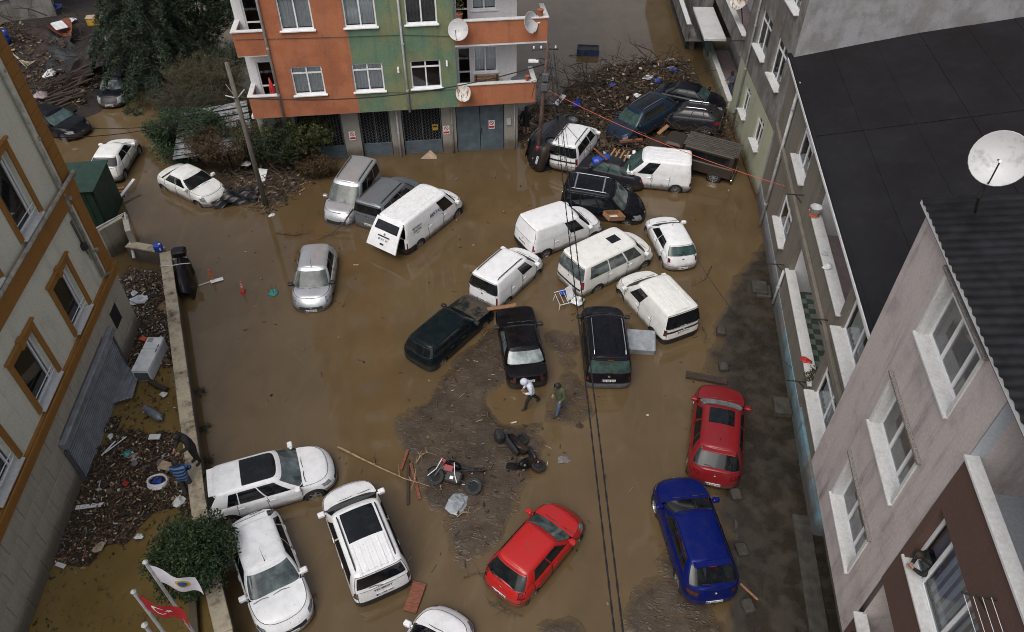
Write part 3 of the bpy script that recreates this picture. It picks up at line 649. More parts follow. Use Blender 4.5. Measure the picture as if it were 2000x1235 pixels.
# ---------------- cream building with orange trim on the left
c6, s6 = math.cos(R(6)), math.sin(R(6)); LB = frame_matrix((-15.73, 22.32, 0), (-s6, c6, 0), (-c6, -s6, 0))
lb = empty('apartment_house', mat=LB, label='cream building with orange bands along the left edge', cat='building')
def left():
    W = [(-4.03+.22, -2.16-.22, 3.60, 5.62), (-7.50+.22, -5.50-.22, 3.60, 5.62), (-11.0+.22, -9.0-.22, 3.60, 5.62)]; U = [(a, c, 7.72, 10.1) for a, c, d, e in W]
    wall(lb, -26, 0, 3.45, 6.75, 'cream_wall', W); wall(lb, -26, 0, 7.5, 13.5, 'cream_wall', U)
    MB().box((-26, .45, -.5), (.28, 12, 13.6)).build('body', 'cream_wall', lb)
    MB().box((-26, .02, -.5), (.30, .449, 2.95)).build('plinth', 'stone_tile', lb)
    slab(lb, 'band', (-26, -.12, 2.95), (.34, .44, 3.45), 'orange_trim', .03); slab(lb, 'band', (-26, -.10, 6.75), (.34, .44, 7.5), 'orange_trim', .03)
    slab(lb, 'cornice', (-26, -.19, 3.30), (.42, -.121, 3.47), 'orange_trim', .02); slab(lb, 'cornice', (-26, -.17, 7.36), (.42, -.101, 7.54), 'orange_trim', .02)
    MB().tube([(-26, -.20, 7.60), (.3, -.20, 7.60)], .07, 8).build('gutter_pipe', 'pipe_stained', lb)
    for z0, z1 in ((3.47, 6.75), (7.54, 13.5)):
        n = int((z1-z0)/.42)
        for k in range(n): slab(lb, 'quoin', (-.34, -.05, z0+(z1-z0)*k/n+.006), (.33, .44, z0+(z1-z0)*(k+1)/n-.006), 'orange_trim', .012)
    pipe(lb, [(-.78, -.10, 13), (-.78, -.10, 3.65), (-.45, -.14, 3.5)], .07, 'pipe_stained')
    for k in range(3): MB().tube([(-.95-.06*k, -.05, 6.4), (-.95-.05*k, -.05, 4.6+.3*k)], .012, 4).build('wall_cable', 'wire', lb)
    MB().bevbox((-1.15, -.18, 5.15), (-.95, 0, 5.40), .02).build('junction_box', 'iron', lb)
    for a, c, d, e in W+U:
        window(lb, a, c, d, e, 0, .16, (.86,), None, .16, 'marble', None, rails=2, roommat='room')
        MB().add([(a+.08, .21, d+.07), (a+(c-a)*.84, .21, d+.07), (a+(c-a)*.84, .21, e-.07), (a+.08, .21, e-.07)], [(0,1,2,3)]).build('insect_screen', 'dark_void', lb)
        t = .22
        for n_, A, B in (('trim', (a-t, -.07, d-.02), (a, 0.0, e)), ('trim', (c, -.07, d-.02), (c+t, 0.0, e)), ('trim', (a-t, -.075, e), (c+t, 0.0, e+t)), ('trim', (a-t-.06, -.12, e+t), (c+t+.06, 0, e+t+.09)), ('keystone', ((a+c)/2-.13, -.13, e-.02), ((a+c)/2+.13, -.005, e+t+.16))): slab(lb, n_, A, B, 'orange_trim', .018)
    # cladding slabs of the plinth
    r = random.Random(4); me = MB().bevbox((-.585, -.03, -.36), (.585, .0, .36), .006).mesh('stone_slab', 'stone_tile')
    for row in range(4):
        for k in range(14):
            u = -16.3+1.19*k+(.55 if row % 2 else 0); 
            if u > -.3: continue
            if -7.6 < u < -1.9 and row < 3 and u-.6 > -7.9 and u+.6 < -1.6: continue
            link('stone_slab', me, None, lb, (u, .012-r.uniform(0, .012), .38+.735*row))
    # roller shutter
    sh = empty('roller_shutter'); sh.parent = lb
    MB().bevbox((-7.6, -.24, 1.86), (-1.95, -.03, 2.16), .02).build('shutter_box', 'slate_metal', sh)
    n = 17; MB().box((-7.5, -.06, -.3), (-2.2, -.045, 1.85)).build('backing', 'plastic_black', sh)
    for k in range(n): MB().bevbox((-7.5, -.135, -.25+2.1*k/n), (-2.2, -.065, -.25+2.1*(k+1)/n-.045), .022).build('slat', 'slate_metal', sh)
    for u in (-7.55, -2.15): MB().box((u-.06, -.16, -.3), (u+.04, -.02, 1.72)).build('guide', 'plastic_grey', sh)
    for u in (-1.15,): MB().box((u-.35, -.035, 1.5), (u+.35, -.02, 2.3)).build('louvre', 'dark_void', lb)
left()

# ---------------- right-hand row: grey house under felt roof, pale green house behind it, pink house in front
def right_frame(o, ang): a = R(ang); return frame_matrix(o, (-math.sin(a), -math.cos(a), 0), (math.cos(a), -math.sin(a), 0))
GB = right_frame((11.86, 26.54, 0), 8.1)
gb = empty('terraced_house', mat=GB, label='brown grey house with black felt roof and two loggias', cat='building')
def grey():
    lo = [(-.9, 1.35, 2.15, 3.68), (3.0, 9.3, 2.2, 3.9), (9.75, 12.3, 2.35, 3.85)]; hi = [(-.9, 1.35, 5.38, 7.0), (3.55, 9.25, 5.55, 7.35), (9.75, 12.3, 5.45, 7.2)]
    wall(gb, -5.38, 14, 1.0, 4.35, 'brown_grey_wall', lo); wall(gb, -5.38, 14, 4.35, 7.5, 'brown_grey_wall', hi)
    slab(gb, 'string_course', (-5.3, -.14, 4.20), (14, -.002, 4.50), 'brown_grey_wall', .02)
    MB().box((-5.38, -.04, -.5), (3.0, .30, 1.0)).build('plinth', 'grey_plinth', gb); MB().box((3.0, -.10, -.5), (14, .30, .98)).build('plinth', 'blue_plinth', gb); MB().box((3.0, -.07, .981), (9.3, -.001, 2.19)).build('parapet_face', 'brown_grey_wall', gb)
    MB().box((-5.3, 1.75, -.5), (14, 13, 7.4)).build('body', 'brown_grey_wall', gb)
    for (a, c, d, e), cu in ((lo[0], (None, 'curtain')), (hi[0], (None, 'curtain'))): window(gb, a, c, d, e, 0, .10, (.5,), .72, .22, 'marble', cu)
    for (a, c, d, e) in (lo[2], hi[2]): window(gb, a, c, d, e, 0, .08, (.5,), .72, .34, 'marble', ('curtain', None))
    for (a, c, d, e), fl, fm in ((lo[1], 1.15, None), (hi[1], 4.55, 'pink_tile')):      # loggias
        MB().box((a, .22, fl-.1), (c, 1.7, fl)).build('loggia_floor', fm or 'plastic_grey', gb)
        MB().box((a, 1.70, fl), (c, 1.745, e)).build('loggia_wall', 'white_wall', gb); MB().box((a-.03, .22, fl), (a, 1.7, e)).build('loggia_wall', 'white_wall', gb); MB().box((c, .22, fl), (c+.03, 1.7, e)).build('loggia_wall', 'white_wall', gb)
        MB().box((a, .10, fl), (c, .22, d)).build('parapet', 'white_wall', gb); slab(gb, 'parapet_cap', (a-.1, -.14, d), (c+.1, .27, d+.07), 'marble', .012)
        MB().box((a, .22, e-.02), (c, 1.7, e+.05)).build('loggia_ceiling', 'white_wall', gb)
    # chequered floor tiles of the lower loggia
    for i in range(20):
        for j in range(4):
            u = 3.15+.3*i; MB().box((u, .26+.34*j, 1.151), (u+.29, .26+.34*j+.33, 1.160)).build('floor_tile', 'floor_green' if (i+j) % 2 else 'floor_pale', gb)
    MB().bevbox((4.3, 1.62, 1.16), (6.2, 1.695, 3.3), .01).build('door', 'wood', gb); MB().bevbox((5.2, 1.5, 4.56), (6.0, 1.69, 6.6), .01).build('door', 'balcony_blue', gb)
    MB().bevbox((4.0, 1.2, 4.56), (4.6, 1.66, 6.2), .02).build('cupboard', 'plastic_white', gb)
    pipe(gb, [(-2.95, -.12, 7.6), (-2.95, -.12, .2)], .07, 'pipe_grey'); pipe(gb, [(2.75, -.10, 2.0), (2.75, -.12, .15)], .06, 'pipe_grey')
    for u, z in ((1.9, 5.2), (8.6, 4.7), (2.3, 1.95), (9.0, 2.0)):
        MB().tube([(u, -.02, z), (u, -.75, z)], .028, 5).build('bracket', 'iron', gb); MB().tube([(u, -.02, z-.35), (u, -.35, z)], .02, 5).build('bracket', 'iron', gb)
    for k, u in enumerate((2.2, 8.9)): MB().bevbox((u-.6, -.75, -.4), (u+.2, -.12, .22+.12*k), .03).build('step', 'concrete_dark', gb)
    MB().bevbox((1.5, -.95, -.4), (2.3, -.3, .35), .03).build('step', 'concrete_dark', gb)
    # felt roof rising away from the street, laid in overlapping sheets
    n = 8; sl = .235
    for k in range(n):
        a = -.28+1.75*k; c = a+1.80; z0 = 7.56+sl*(a+.28)+.006*(k % 2)
        MB().add([(-5.9, a, z0), (14.2, a, z0), (14.2, c, z0+sl*1.80), (-5.9, c, z0+sl*1.80), (-5.9, a, z0-.06), (14.2, a, z0-.06), (14.2, c, z0+sl*1.8-.06), (-5.9, c, z0+sl*1.8-.06)], [(0,1,2,3), (0,4,5,1), (7,6,5,4), (0,3,7,4), (1,5,6,2), (2,6,7,3)]).build('roof_sheet', 'roof_felt', gb)
    for k in range(1, n):
        a = -.28+1.75*k; MB().box((-5.9, a-.02, 7.56+sl*(a+.28)-.01), (14.2, a+.03, 7.56+sl*(a+.28)+.013)).build('sheet_lap', 'roof_felt', gb)
    for k in range(1):
        u = 1.5+9*k; MB().box((u-.03, -.25, 0), (u+.03, 13.4, .012), Matrix.Translation((0, 0, 7.575+sl*.28)) @ Matrix.Rotation(math.atan(sl), 4, 'X')).build('sheet_lap', 'roof_felt', gb)
    slab(gb, 'roof_edge', (-5.4, -.32, 7.46), (14.2, -.285, 7.58), 'pvc', .008); MB().tube([(-5.4, -.24, 7.62), (14.2, -.24, 7.62)], .07, 6).build('roof_roll', 'roof_felt', gb)
    for k in range(40):
        pass
grey()
FB = right_frame((12.55, 31.9, 0), 2.2)
fb = empty('corner_house', mat=FB, label='tall stained house with pale green lower wall behind the felt roof', cat='building')
def far():
    lo = [(-6.15, -4.95, 1.88, 3.38), (-2.90, -1.64, 1.88, 3.38)]; hi = [(-6.2, -4.1, 5.56, 7.43), (-2.80, -.88, 5.56, 7.43)]; t3 = [(a, c, d+3.6, e+3.6) for a, c, d, e in hi]
    wall(fb, -8.4, 0, .2, 3.9, 'pale_green_wall', lo); wall(fb, -8.4, 0, 3.9, 17, 'grey_wall', hi+t3)
    MB().box((-8.4, .06, .1), (-.01, 14, .2)).build('soffit', 'grey_wall', fb)
    MB().box((-45, .9, -.5), (-.05, 14, .19)).build('footing', 'grey_plinth', fb)
    MB().box((-45, 1.62, .2), (-8.4, 14, 17)).build('rear_wing', 'grey_wall', fb); MB().box((-8.4, .5, .2), (-.02, 14, 17)).build('body', 'grey_wall', fb)
    MB().add([(0, 0, .2), (0, 16, .2), (0, 16, 17), (0, 0, 17)], [(0, 1, 2, 3)]).build('party_wall', 'party_wall', fb)
    for k, (a, c, d, e) in enumerate(lo+hi+t3): window(fb, a, c, d, e, 0, .09, (.5,), .74, .22, 'marble', ('curtain_grey', 'curtain') if k % 2 else ('curtain_grey', None))
    pipe(fb, [(-6.7, -.09, 17), (-6.7, -.09, .4)], .06)
    for n_, (a, c, zf, zp, pm) in enumerate(((-17.4, -8.4, .15, 1.12, 'pale_green_wall'), (-17.4, -8.4, 4.0, 5.0, 'grey_wall'), (-17.4, -8.4, 7.7, 8.7, 'grey_wall'))):
        MB().box((a, 0, zf), (c, 1.6, zf+.12)).build('balcony_floor', 'pink_tile', fb)
        slab(fb, 'balcony_parapet', (a, -.14, zf-.6 if n_ == 0 else zf-.1), (c-.01, 0, zp), pm); slab(fb, 'parapet_cap', (a-.03, -.20, zp), (c-.01, .12, zp+.06), 'marble')
        slab(fb, 'balcony_parapet', (a-.14, -.14, zf-.1), (a-.003, 1.6, zp), pm)
        MB().box((a, 1.585, zf+.12), (c, 1.615, zf+3.3)).build('balcony_wall', 'white_wall', fb)
    MB().bevbox((-17.3, -1.35, 3.05), (-12.3, -.02, 3.22), .02).build('canopy', 'marble', fb); MB().bevbox((-17.2, -.6, 1.3), (-14.0, -.5, 3.04), .02).build('glazed_screen', 'car_glass_green', fb)
    slab(fb, 'balcony_parapet', (-26, -1.45, .9), (-17.5, -1.30, 1.95), 'grey_wall'); slab(fb, 'parapet_cap', (-26, -1.52, 1.95), (-17.5, -1.22, 2.02), 'pvc'); slab(fb, 'balcony_slab', (-26, -1.45, .8), (-17.5, .1, .9), 'grey_wall')
    slab(fb, 'plant_ledge', (-45, -1.2, 1.0), (-26.1, -1.0, 2.2), 'brown_grey_wall'); MB().box((-45, -1.0, -.4), (-18, -.7, .85)).build('yard_wall', 'grey_plinth', fb); MB().box((-45, -1.3, -.4), (-18.2, -1.001, .35)).build('ledge', 'concrete_dark', fb)
    MB().box((-45, -.6, .85), (-17.6, .0, 8)).build('far_wing', 'grey_wall', fb)
    for u, z in ((-8.35, 4.8), (-9.6, .75)): MB().tube([(u, -.02, z), (u+.1, -.9, z)], .03, 5).build('bracket', 'iron', fb)
    MB().tube([(-10.6, .9, .3), (-10.4, .95, 1.5), (-10.0, .5, .8), (-10.6, .9, .8)], .018, 5).build('drying_rack', 'iron', fb)
far()
dish('satellite_dish', 'rusty dish on the grey house above the man on the balcony', FB @ Vector((-10.0, -.25, 6.4)), FB.to_3x3() @ Vector((.55, -.75, .5)), 1.15, 'dish_rusty', pole=[FB @ Vector((-9.9, .1, 5.1))])
PB = right_frame((9.43, 13.83, 0), 8.1)
pb = empty('terraced_house', mat=PB, label='dusty pink house with corrugated roof in the right foreground', cat='building')
def pink():
    Wn = [(1.95, 4.33, 3.72, 5.42), (1.95, 4.33, 6.98, 8.62), (1.95, 4.33, 10.18, 11.90)]
    wall(pb, 0, 5.5, 2.6, 12.25, 'pink_wall', Wn, 0, .28)
    MB().box((.02, .30, 2.61), (5.5, 12, 12.2)).build('body', 'pink_wall', pb); MB().box((.4, .9, -.5), (14, 10, 2.6)).build('ground_floor', 'grey_plinth', pb); MB().box((.02, .02, 2.56), (14, 10, 2.60)).build('soffit', 'pink_wall', pb)
    MB().box((-.001, .0, 2.6), (.015, 12, 12.2)).build('gable_wall', 'pink_wall', pb)
    for a, c, d, e in Wn:
        window(pb, a, c, d, e, 0, .24, (.36, .70), .76, .09, 'marble', (None, 'curtain_grey', None), fr=.085, mid=.085)
        for A, B in (((a, -.02, d), (a+.035, .24, e)), ((c-.035, -.02, d), (c, .24, e)), ((a+.035, -.02, e-.03), (c-.035, .24, e))): slab(pb, 'reveal_lining', A, B, 'marble', .005)
        slab(pb, 'window_surround', (a-.09, -.03, d-.03), (a-.002, .02, e+.05), 'marble', .006); slab(pb, 'window_surround', (c+.002, -.03, d-.03), (c+.09, .02, e+.05), 'marble', .006)
        slab(pb, 'lintel', (a-.18, -.10, e+.05), (c+.18, .0, e+.13), 'granite', .01)
    # bay: balcony below, brown wall with the open window, balcony on top
    hole = [(5.72, 8.6, 6.95, 8.95)]
    wall(pb, 5.5, 14, 5.62, 10.33, 'brown_panel', hole, -.012, .26)
    ww = window(pb, 5.72, 8.6, 6.95, 8.95, -.012, .20, (.20, .62), None, .05, 'marble', (None, 'curtain', 'curtain'), fr=.07)
    for ch in list(ww.children):
        pass
    slab(pb, 'parapet_cap', (5.48, -.08, 10.333), (14, .20, 10.41), 'marble', .01); slab(pb, 'parapet_back', (5.5, .10, 9.3), (14, .16, 10.33), 'balcony_blue')
    MB().box((5.5, .16, 9.2), (14, 3.2, 9.3)).build('balcony_floor', 'balcony_blue', pb); MB().box((5.47, .02, 9.3), (5.499, 3.2, 12.2)).build('balcony_wall', 'balcony_blue', pb); MB().box((5.5, 3.2, 9.3), (14, 3.25, 12.2)).build('balcony_wall', 'white_wall', pb)
    MB().box((5.5, .34, 5.6), (14, 3.2, 5.619)).build('balcony_ceiling', 'pink_wall', pb)
    slab(pb, 'balcony_parapet', (5.5, -.012, 2.6), (14, .12, 3.75), 'brown_panel'); slab(pb, 'parapet_cap', (5.48, -.10, 3.752), (14, .22, 3.83), 'marble'); MB().box((5.5, .12, 2.62), (14, 3.2, 2.75)).build('balcony_floor', 'pink_tile', pb)
    MB().box((5.502, .13, 2.75), (5.53, 3.2, 5.6)).build('balcony_wall', 'pink_wall', pb); MB().box((5.5, 3.2, 2.75), (14, 3.25, 5.6)).build('balcony_wall', 'pink_wall', pb)
    MB().box((5.5, .35, 5.63), (14, 9, 9.19)).build('bay_body', 'pink_wall', pb)
    # corrugated roof
    sl = .16; n = 0; b = MB(); pitch_ = .19; u0, u1 = -.10, 14.0; N = int((u1-u0)/pitch_*4); vs = []; fs = []; rr = random.Random(2)
    for i in range(N+1):
        u = u0+(u1-u0)*i/N; zz = .026*math.sin(2*math.pi*u/pitch_/1.35)
        for k, y in enumerate((-.26, 1.5, 3.5, 5.6, 8.0, 10.5)): vs.append((u, y, 12.44+sl*(y+.26)+zz+.02*math.sin(u*2.3+k)))
    for i in range(N):
        for k in range(5): fs.append((i*6+k, (i+1)*6+k, (i+1)*6+k+1, i*6+k+1))
    b.add(vs, fs); b.build('roof', 'roof_sheet', pb, True)
    slab(pb, 'eaves_board', (-.12, -.20, 12.27), (14, -.17, 12.38), 'pvc', .008); slab(pb, 'gutter', (-.10, -.168, 12.2), (14, -.05, 12.30), 'iron', .02); MB().box((-.12, -.16, 12.29), (-.08, 10.4, 12.37)).build('verge_board', 'iron', pb)
    MB().box((-.08, -.04, 12.205), (14, .3, 12.24)).build('eaves_soffit', 'pvc', pb)
    # clothes airer on the brown wall
    for u in (8.05, 9.2): MB().tube([(u, -.02, 9.75), (u, -.62, 9.85)], .025, 5).build('airer_arm', 'iron', pb); MB().tube([(u, -.02, 9.35), (u, -.35, 9.80)], .02, 5).build('airer_arm', 'iron', pb)
    for k in range(4): MB().tube([(8.05, -.12-.15*k, 9.80), (9.2, -.12-.15*k, 9.80)], .006, 4).build('airer_line', 'plastic_white', pb)
    for u in (3.0,): MB().bevbox((u-2.6, -.02, .0-.4), (u+2.2, .55, .18), .03).build('footing', 'concrete_dark', pb)
    MB().bevbox((5.0, .1, -.4), (6.1, .75, .28), .03).build('footing', 'concrete_dark', pb)
pink()
dish('satellite_dish', 'big white dish on a curved pole above the corrugated roof', at(1952, 310, 14.3), Vector((-.50, -.75, .45)), 1.04, 'dish_white', pole=[Vector(at(1930, 350, 13.75)), at(1912, 385, 13.35), at(1905, 415, 12.7)])

# ---------------- small far building, green shed and yard walls on the left
ob = empty('far_house', loc=at(10, 40, 1.4), rz=R(28), label='grey house corner with a white window at the top left', cat='building')
wall(ob, -6, 3.2, -2, 9, 'grey_wall', [(-1.9, .6, 1.4, 3.2)], 0); window(ob, -1.9, .6, 1.4, 3.2, 0, .1, (.5,), None, .14, 'pvc', (None, 'curtain_grey')); MB().box((-6, .3, -2), (3.2, 6, 9)).build('body', 'grey_wall', ob)
sd_ = at(205, 432, .6); gs = empty('tool_shed', (sd_.x, sd_.y, 0), R(8), 'dark green sheet metal shed behind the cream building', 'shed')
for k in range(9): MB().bevbox((-2.9+.32*k, 0, -.3), (-2.6+.32*k, .05, 2.3), .008).build('sheet', 'tarp_green', gs)
MB().bevbox((-2.95, .05, -.3), (.05, 2.6, 2.2), .02).build('body', 'tarp_green', gs); MB().bevbox((-3.0, -.08, 2.3), (.12, 2.7, 2.36), .01).build('roof', 'tarp_green', gs)
def block_wall(name, label, pts, h, th, mat, cap=None, zb=-.5, capname='coping'):
    """a low wall along a line of ground points, with coping stones"""
    r = empty(name, label=label, cat='wall'); pts = [Vector((p[0], p[1], 0)) for p in pts]
    for a, b in zip(pts, pts[1:]):
        d = (b-a); L = d.length; ang = math.atan2(d.y, d.x); m = Matrix.Translation(a) @ Matrix.Rotation(ang, 4, 'Z')
        MB().bevbox((0, -th/2, zb), (L, th/2, h), .015, m).build('wall', mat, r)
        if cap:
            n = max(1, round(L/1.5)); 
            for k in range(n): MB().bevbox((L*k/n+.004, -th/2-.045, h), (L*(k+1)/n-.004, th/2+.045, h+.09), .018, m @ Matrix.Translation((0, rng.uniform(-.012, .012), rng.uniform(-.006, .008)))).build(capname, cap, r)
    return r
WT = .95
_w = [at(322, 492, WT), at(352, 720, WT), at(382, 945, WT), at(400, 1080, WT), at(437, 1235, WT), at(455, 1330, WT)]
block_wall('boundary_wall', 'low concrete wall with muddy coping between the yard and the car park', _w, WT-.09, .40, 'concrete', 'cap_stone')
block_wall('boundary_wall', 'short cross wall meeting the low wall under the blue drum', [at(250, 478, .8), at(318, 488, .85)], .78, .35, 'concrete', 'cap_stone')
block_wall('retaining_wall', 'stained wall with a pipe on top beside the cream building', [at(190, 448, 1.6), at(242, 418, 1.6), at(258, 470, 1.0)], 1.55, .25, 'stone_tile')
p_ = MB().tube([at(183, 450, 1.75), at(243, 416, 1.75), at(262, 505, .4)], .07, 8).build('drain_pipe', 'pipe_grey'); tag(p_, 'pale drain pipe laid along the stained wall top', 'pipe')
block_wall('planter_wall', 'inner kerb of the planting bed under the round tree', [at(372, 1130, .3), at(385, 1320, .3)], .28, .22, 'concrete')
# ------------------------------------------------------------------ vehicles
def _out(e, xf, xr, hw, mf, nf, mr, nr):
    xm = (xf + xr) / 2; a = (xf - xr) / 2; k, v = e
    if k == 'f': return xm + a * (1 - v**mf)**(1/nf), v * hw
    if k == 'r': return xm - a * (1 - v**mr)**(1/nr), v * hw
    m, n = (mf, nf) if v >= 0 else (mr, nr)
    return xm + a * v, hw * (1 - abs(v)**n)**(1/m)
_YF = [0, .2, .4, .58, .74, .86, .93, .965]
def text_mesh(s, size, mat, align='CENTER', bold=False):
    cu = bpy.data.curves.new('txt', 'FONT'); cu.body = s; cu.size = size; cu.align_x = align; cu.align_y = 'CENTER'; cu.resolution_u = 2
    if bold: cu.offset = size * .025
    o = bpy.data.objects.new('txt', cu); COL.objects.link(o); bpy.context.view_layer.update()
    me = bpy.data.meshes.new_from_object(o.evaluated_get(bpy.context.evaluated_depsgraph_get())); bpy.data.objects.remove(o); bpy.data.curves.remove(cu)
    me.name = 'lettering'; me.materials.clear(); me.materials.append(M[mat]); return me

def make_wheels():
    n = 28; tb = MB(); tb.lathe([(.62,-.30),(.90,-.34),(.985,-.28),(1.0,-.12),(1.0,.12),(.985,.28),(.90,.34),(.62,.30)], n, None, False)
    ty = tb.mesh('tyre', 'rubber', True); rims = []
    for sp, wd in ((5, .13), (8, .075), (10, .055)):
        b = MB(); b.lathe([(.64, .16), (.64, .30), (.58, .30), (.55, .12)], n, None, False)
        b.lathe([(.001, .24), (.14, .24), (.16, .16)], 12, None, False)
        for k in range(sp):
            a = 2*math.pi*k/sp; b.cbox((math.cos(a)*.35, math.sin(a)*.35, .20), (.50, wd*1.6, .06), (0, 0, a))
        b.cur = 1; b.lathe([(.001, .02), (.60, .02)], n, None, False)
        rims.append(b.mesh('rim', ['alloy', 'dark_void']))
    return ty, rims
TYRE, RIMS = make_wheels()

def car(name, label, sp, loc, heading, paintm, pitch=0, roll=0, sink=.3, group=None, cat='car', rz0=0):
    g = dict(L=4.0, W=1.70, H=1.46, r=.30, wf=.80, wr=.72, z0=.20, nose=.70, cowl=.93, belt=.98, deck=None, xc=.95, xrf=1.62, xg=.18, xrr=.55, sh=.90, rw=.70,
             mf=2.3, nf=8, mr=3, nr=11, gm=2.4, gn=16, gmr=2.6, gnr=16, sides=[(1.35, 2.15), (2.22, 3.0)], rear_glass=True, doors=[(1.12, 2.17), (2.19, 3.05)],
             hl=(.52, .42, .60, .90), tl=(.62, .28, .58, .92), bump='paint', bumpq=.40, rails=None, bars=0, sun=None, ribs=0, plate_r=(.55, '34'), plate_f=None, spoiler=0, rin=[.20,.06,.0,.0,.02,.05,.08,.11,.15,.20],
             fin=[.16,.05,0,0,.02,.05,.09,.14,.22,.34], glass='car_glass', windscreen=None, rear_g=None, tlm='lamp_red', rim=0, rearband=None, open_tail=False, mirror=True, crown=.045, hcrown=.05, ant=None, handles=True, wiper=True, letter=None, emblem=True, tint=None, dropr=.05, cladding=False)
    g.update(sp); G_ = lambda k: g[k]
    L, W, H, r = g['L'], g['W'], g['H'], g['r']; hw = W/2; F = L/2; Rr = -L/2
    X = lambda d: F - d                    # distance behind the nose -> x
    root = empty(name, cat=cat, label=label, group=group)
    q = Matrix.Translation(Vector(loc)) @ Matrix.Rotation(heading, 4, 'Z') @ Matrix.Rotation(-pitch, 4, 'Y') @ Matrix.Rotation(roll, 4, 'X') @ Matrix.Translation((0, 0, -rz0))
    root.matrix_world = q
    xc = X(g['xc']); xrf = X(g['xrf']); xg = Rr + g['xg']; xrr = Rr + g['xrr']
    deck = g['deck'] if g['deck'] is not None else g['belt'] + .03
    ptsx = [Rr, Rr + max(.12, g['xg']*.8), xg + .3, xc - .15, xc, (xc+F)/2, F - .18, F]
    ptsz = [deck - (.10 if g['deck'] is not None else .02), deck, g['belt'] + .02, g['cowl'] + .01, g['cowl'], g['cowl'] - (g['cowl']-g['nose'])*.38, g['nose']+.03, g['nose']-.03]
    zt = lambda x: float(np.interp(x, ptsx, ptsz))
    # ---- lower body grid
    qs = [0, .10, .21, .32, .43, .54, .65, .76, .87, .95, 1.0]
    fq = np.interp(qs, [0,.08,.2,.34,.62,.76,.88,.96,1], [.90,.955,.985,1,.998,.99,.978,(.975+g['sh'])/2,g['sh']])
    fi = np.interp(qs, np.linspace(0, 1, len(g['fin'])), g['fin']); ri = np.interp(qs, np.linspace(0, 1, len(g['rin'])), g['rin'])
    s1 = (1-_YF[-1]**g['mf'])**(1/g['nf']); s2 = (1-_YF[-1]**g['mr'])**(1/g['nr'])
    brk = sorted({round(X(d)/(L/2), 4) for dd in g['doors'] for d in dd}, reverse=True)
    ss = [v for v in np.linspace(s1-.03, -s2+.03, 56)]
    for b_ in brk:                         # snap the nearest station to each door edge
        k = int(np.argmin([abs(v-b_) for v in ss])); ss[k] = b_
    half = [('f', v) for v in _YF] + [('s', v) for v in ss] + [('r', v) for v in reversed(_YF)]
    nh = len(half); V = []; idx = {}
    fw = X(g['wf']); rwx = Rr + g['wr']; Ra = r * 1.14
    inside = set(); pos = {}
    for j in range(len(qs)):
        for i, e in enumerate(half):
            x, y = _out(e, F-fi[j], Rr+ri[j], hw*fq[j], g['mf'], g['nf'], g['mr'], g['nr'])
            z = g['z0'] + qs[j]*(zt(x)-g['z0'])
            if y > hw*.7:
                for wx in (fw, rwx):
                    dx, dz = x-wx, z-r*.98; d = math.hypot(dx, dz)
                    if d < Ra or (abs(dx) < Ra and z < r*.98):
                        inside.add((j, i))
                        if z < r*.98: x = wx + math.copysign(Ra, dx if abs(dx) > 1e-6 else 1)
                        else:
                            k = Ra/max(d, 1e-6); x = wx+dx*k; z = r*.98+dz*k
            for s_ in (1, -1):
                if y < 1e-6 and s_ < 0: idx[(j, i, -1)] = idx[(j, i, 1)]; continue
                idx[(j, i, s_)] = len(V); V.append((x, y*s_, z))
    groups = {}; gf = {}
    def put(k, f): groups.setdefault(k, []).append(f)
    nf_, ns_, nr_ = len(_YF), len(ss), len(_YF)
    hl, tl = g['hl'], g['tl']
    for j in range(len(qs)-1):
        qm = (qs[j]+qs[j+1])/2
        for i in range(nh-1):
            if all(p in inside for p in ((j,i),(j,i+1),(j+1,i),(j+1,i+1))): continue
            for s_ in (1, -1):
                f = [idx[(j,i,s_)], idx[(j,i+1,s_)], idx[(j+1,i+1,s_)], idx[(j+1,i,s_)]]
                if s_ > 0: f.reverse()
                f = [a for k, a in enumerate(f) if a != f[k-1]]
                if len(f) < 3: continue
                xm = sum(V[a][0] for a in f)/len(f); ym = abs(sum(V[a][1] for a in f)/len(f)); zm = sum(V[a][2] for a in f)/len(f)
                front = i < nf_-1; rear = i >= nf_+ns_; tag_ = 'L' if s_ > 0 else 'R'
                k = 'body'
                if hl and hl[2] < qm < hl[3] and xm > F-hl[1]-.3*(1-qm) and (not front or half[i][1] >= hl[0]-.01): k = 'headlight'+tag_
                elif tl and tl[2] < qm < tl[3] and xm < Rr+tl[1] and (not rear or half[i+1][1] >= tl[0]-.01): k = 'tail_light'+tag_
                elif front and half[i+1][1] < .6 and .43 < qm < .60: k = 'grille'
                elif qm < g['bumpq'] and xm > fw+Ra*.9: k = 'bumperF'
                elif qm < g['bumpq'] and xm < rwx-Ra*.9: k = 'bumperR'
                elif rear and qm > g['bumpq'] and ym < hw*.86:
                    if g['open_tail']: continue
                    k = 'tailgate'
                    if g['rearband'] and g['rearband'][0] < qm < g['rearband'][1]: k = 'rear_band'
                elif qm > .10 and not front and not rear:
                    for n_, (d0, d1) in enumerate(g['doors']):
                        if X(d1) < xm < X(d0): k = 'door%d%s' % (n_, tag_)
                if g['cladding'] and k in ('body',) and qm < .2: k = 'cladding'
                put(k, f)
    # ---- top caps: bonnet and boot
    J = len(qs)-1; NY = 8
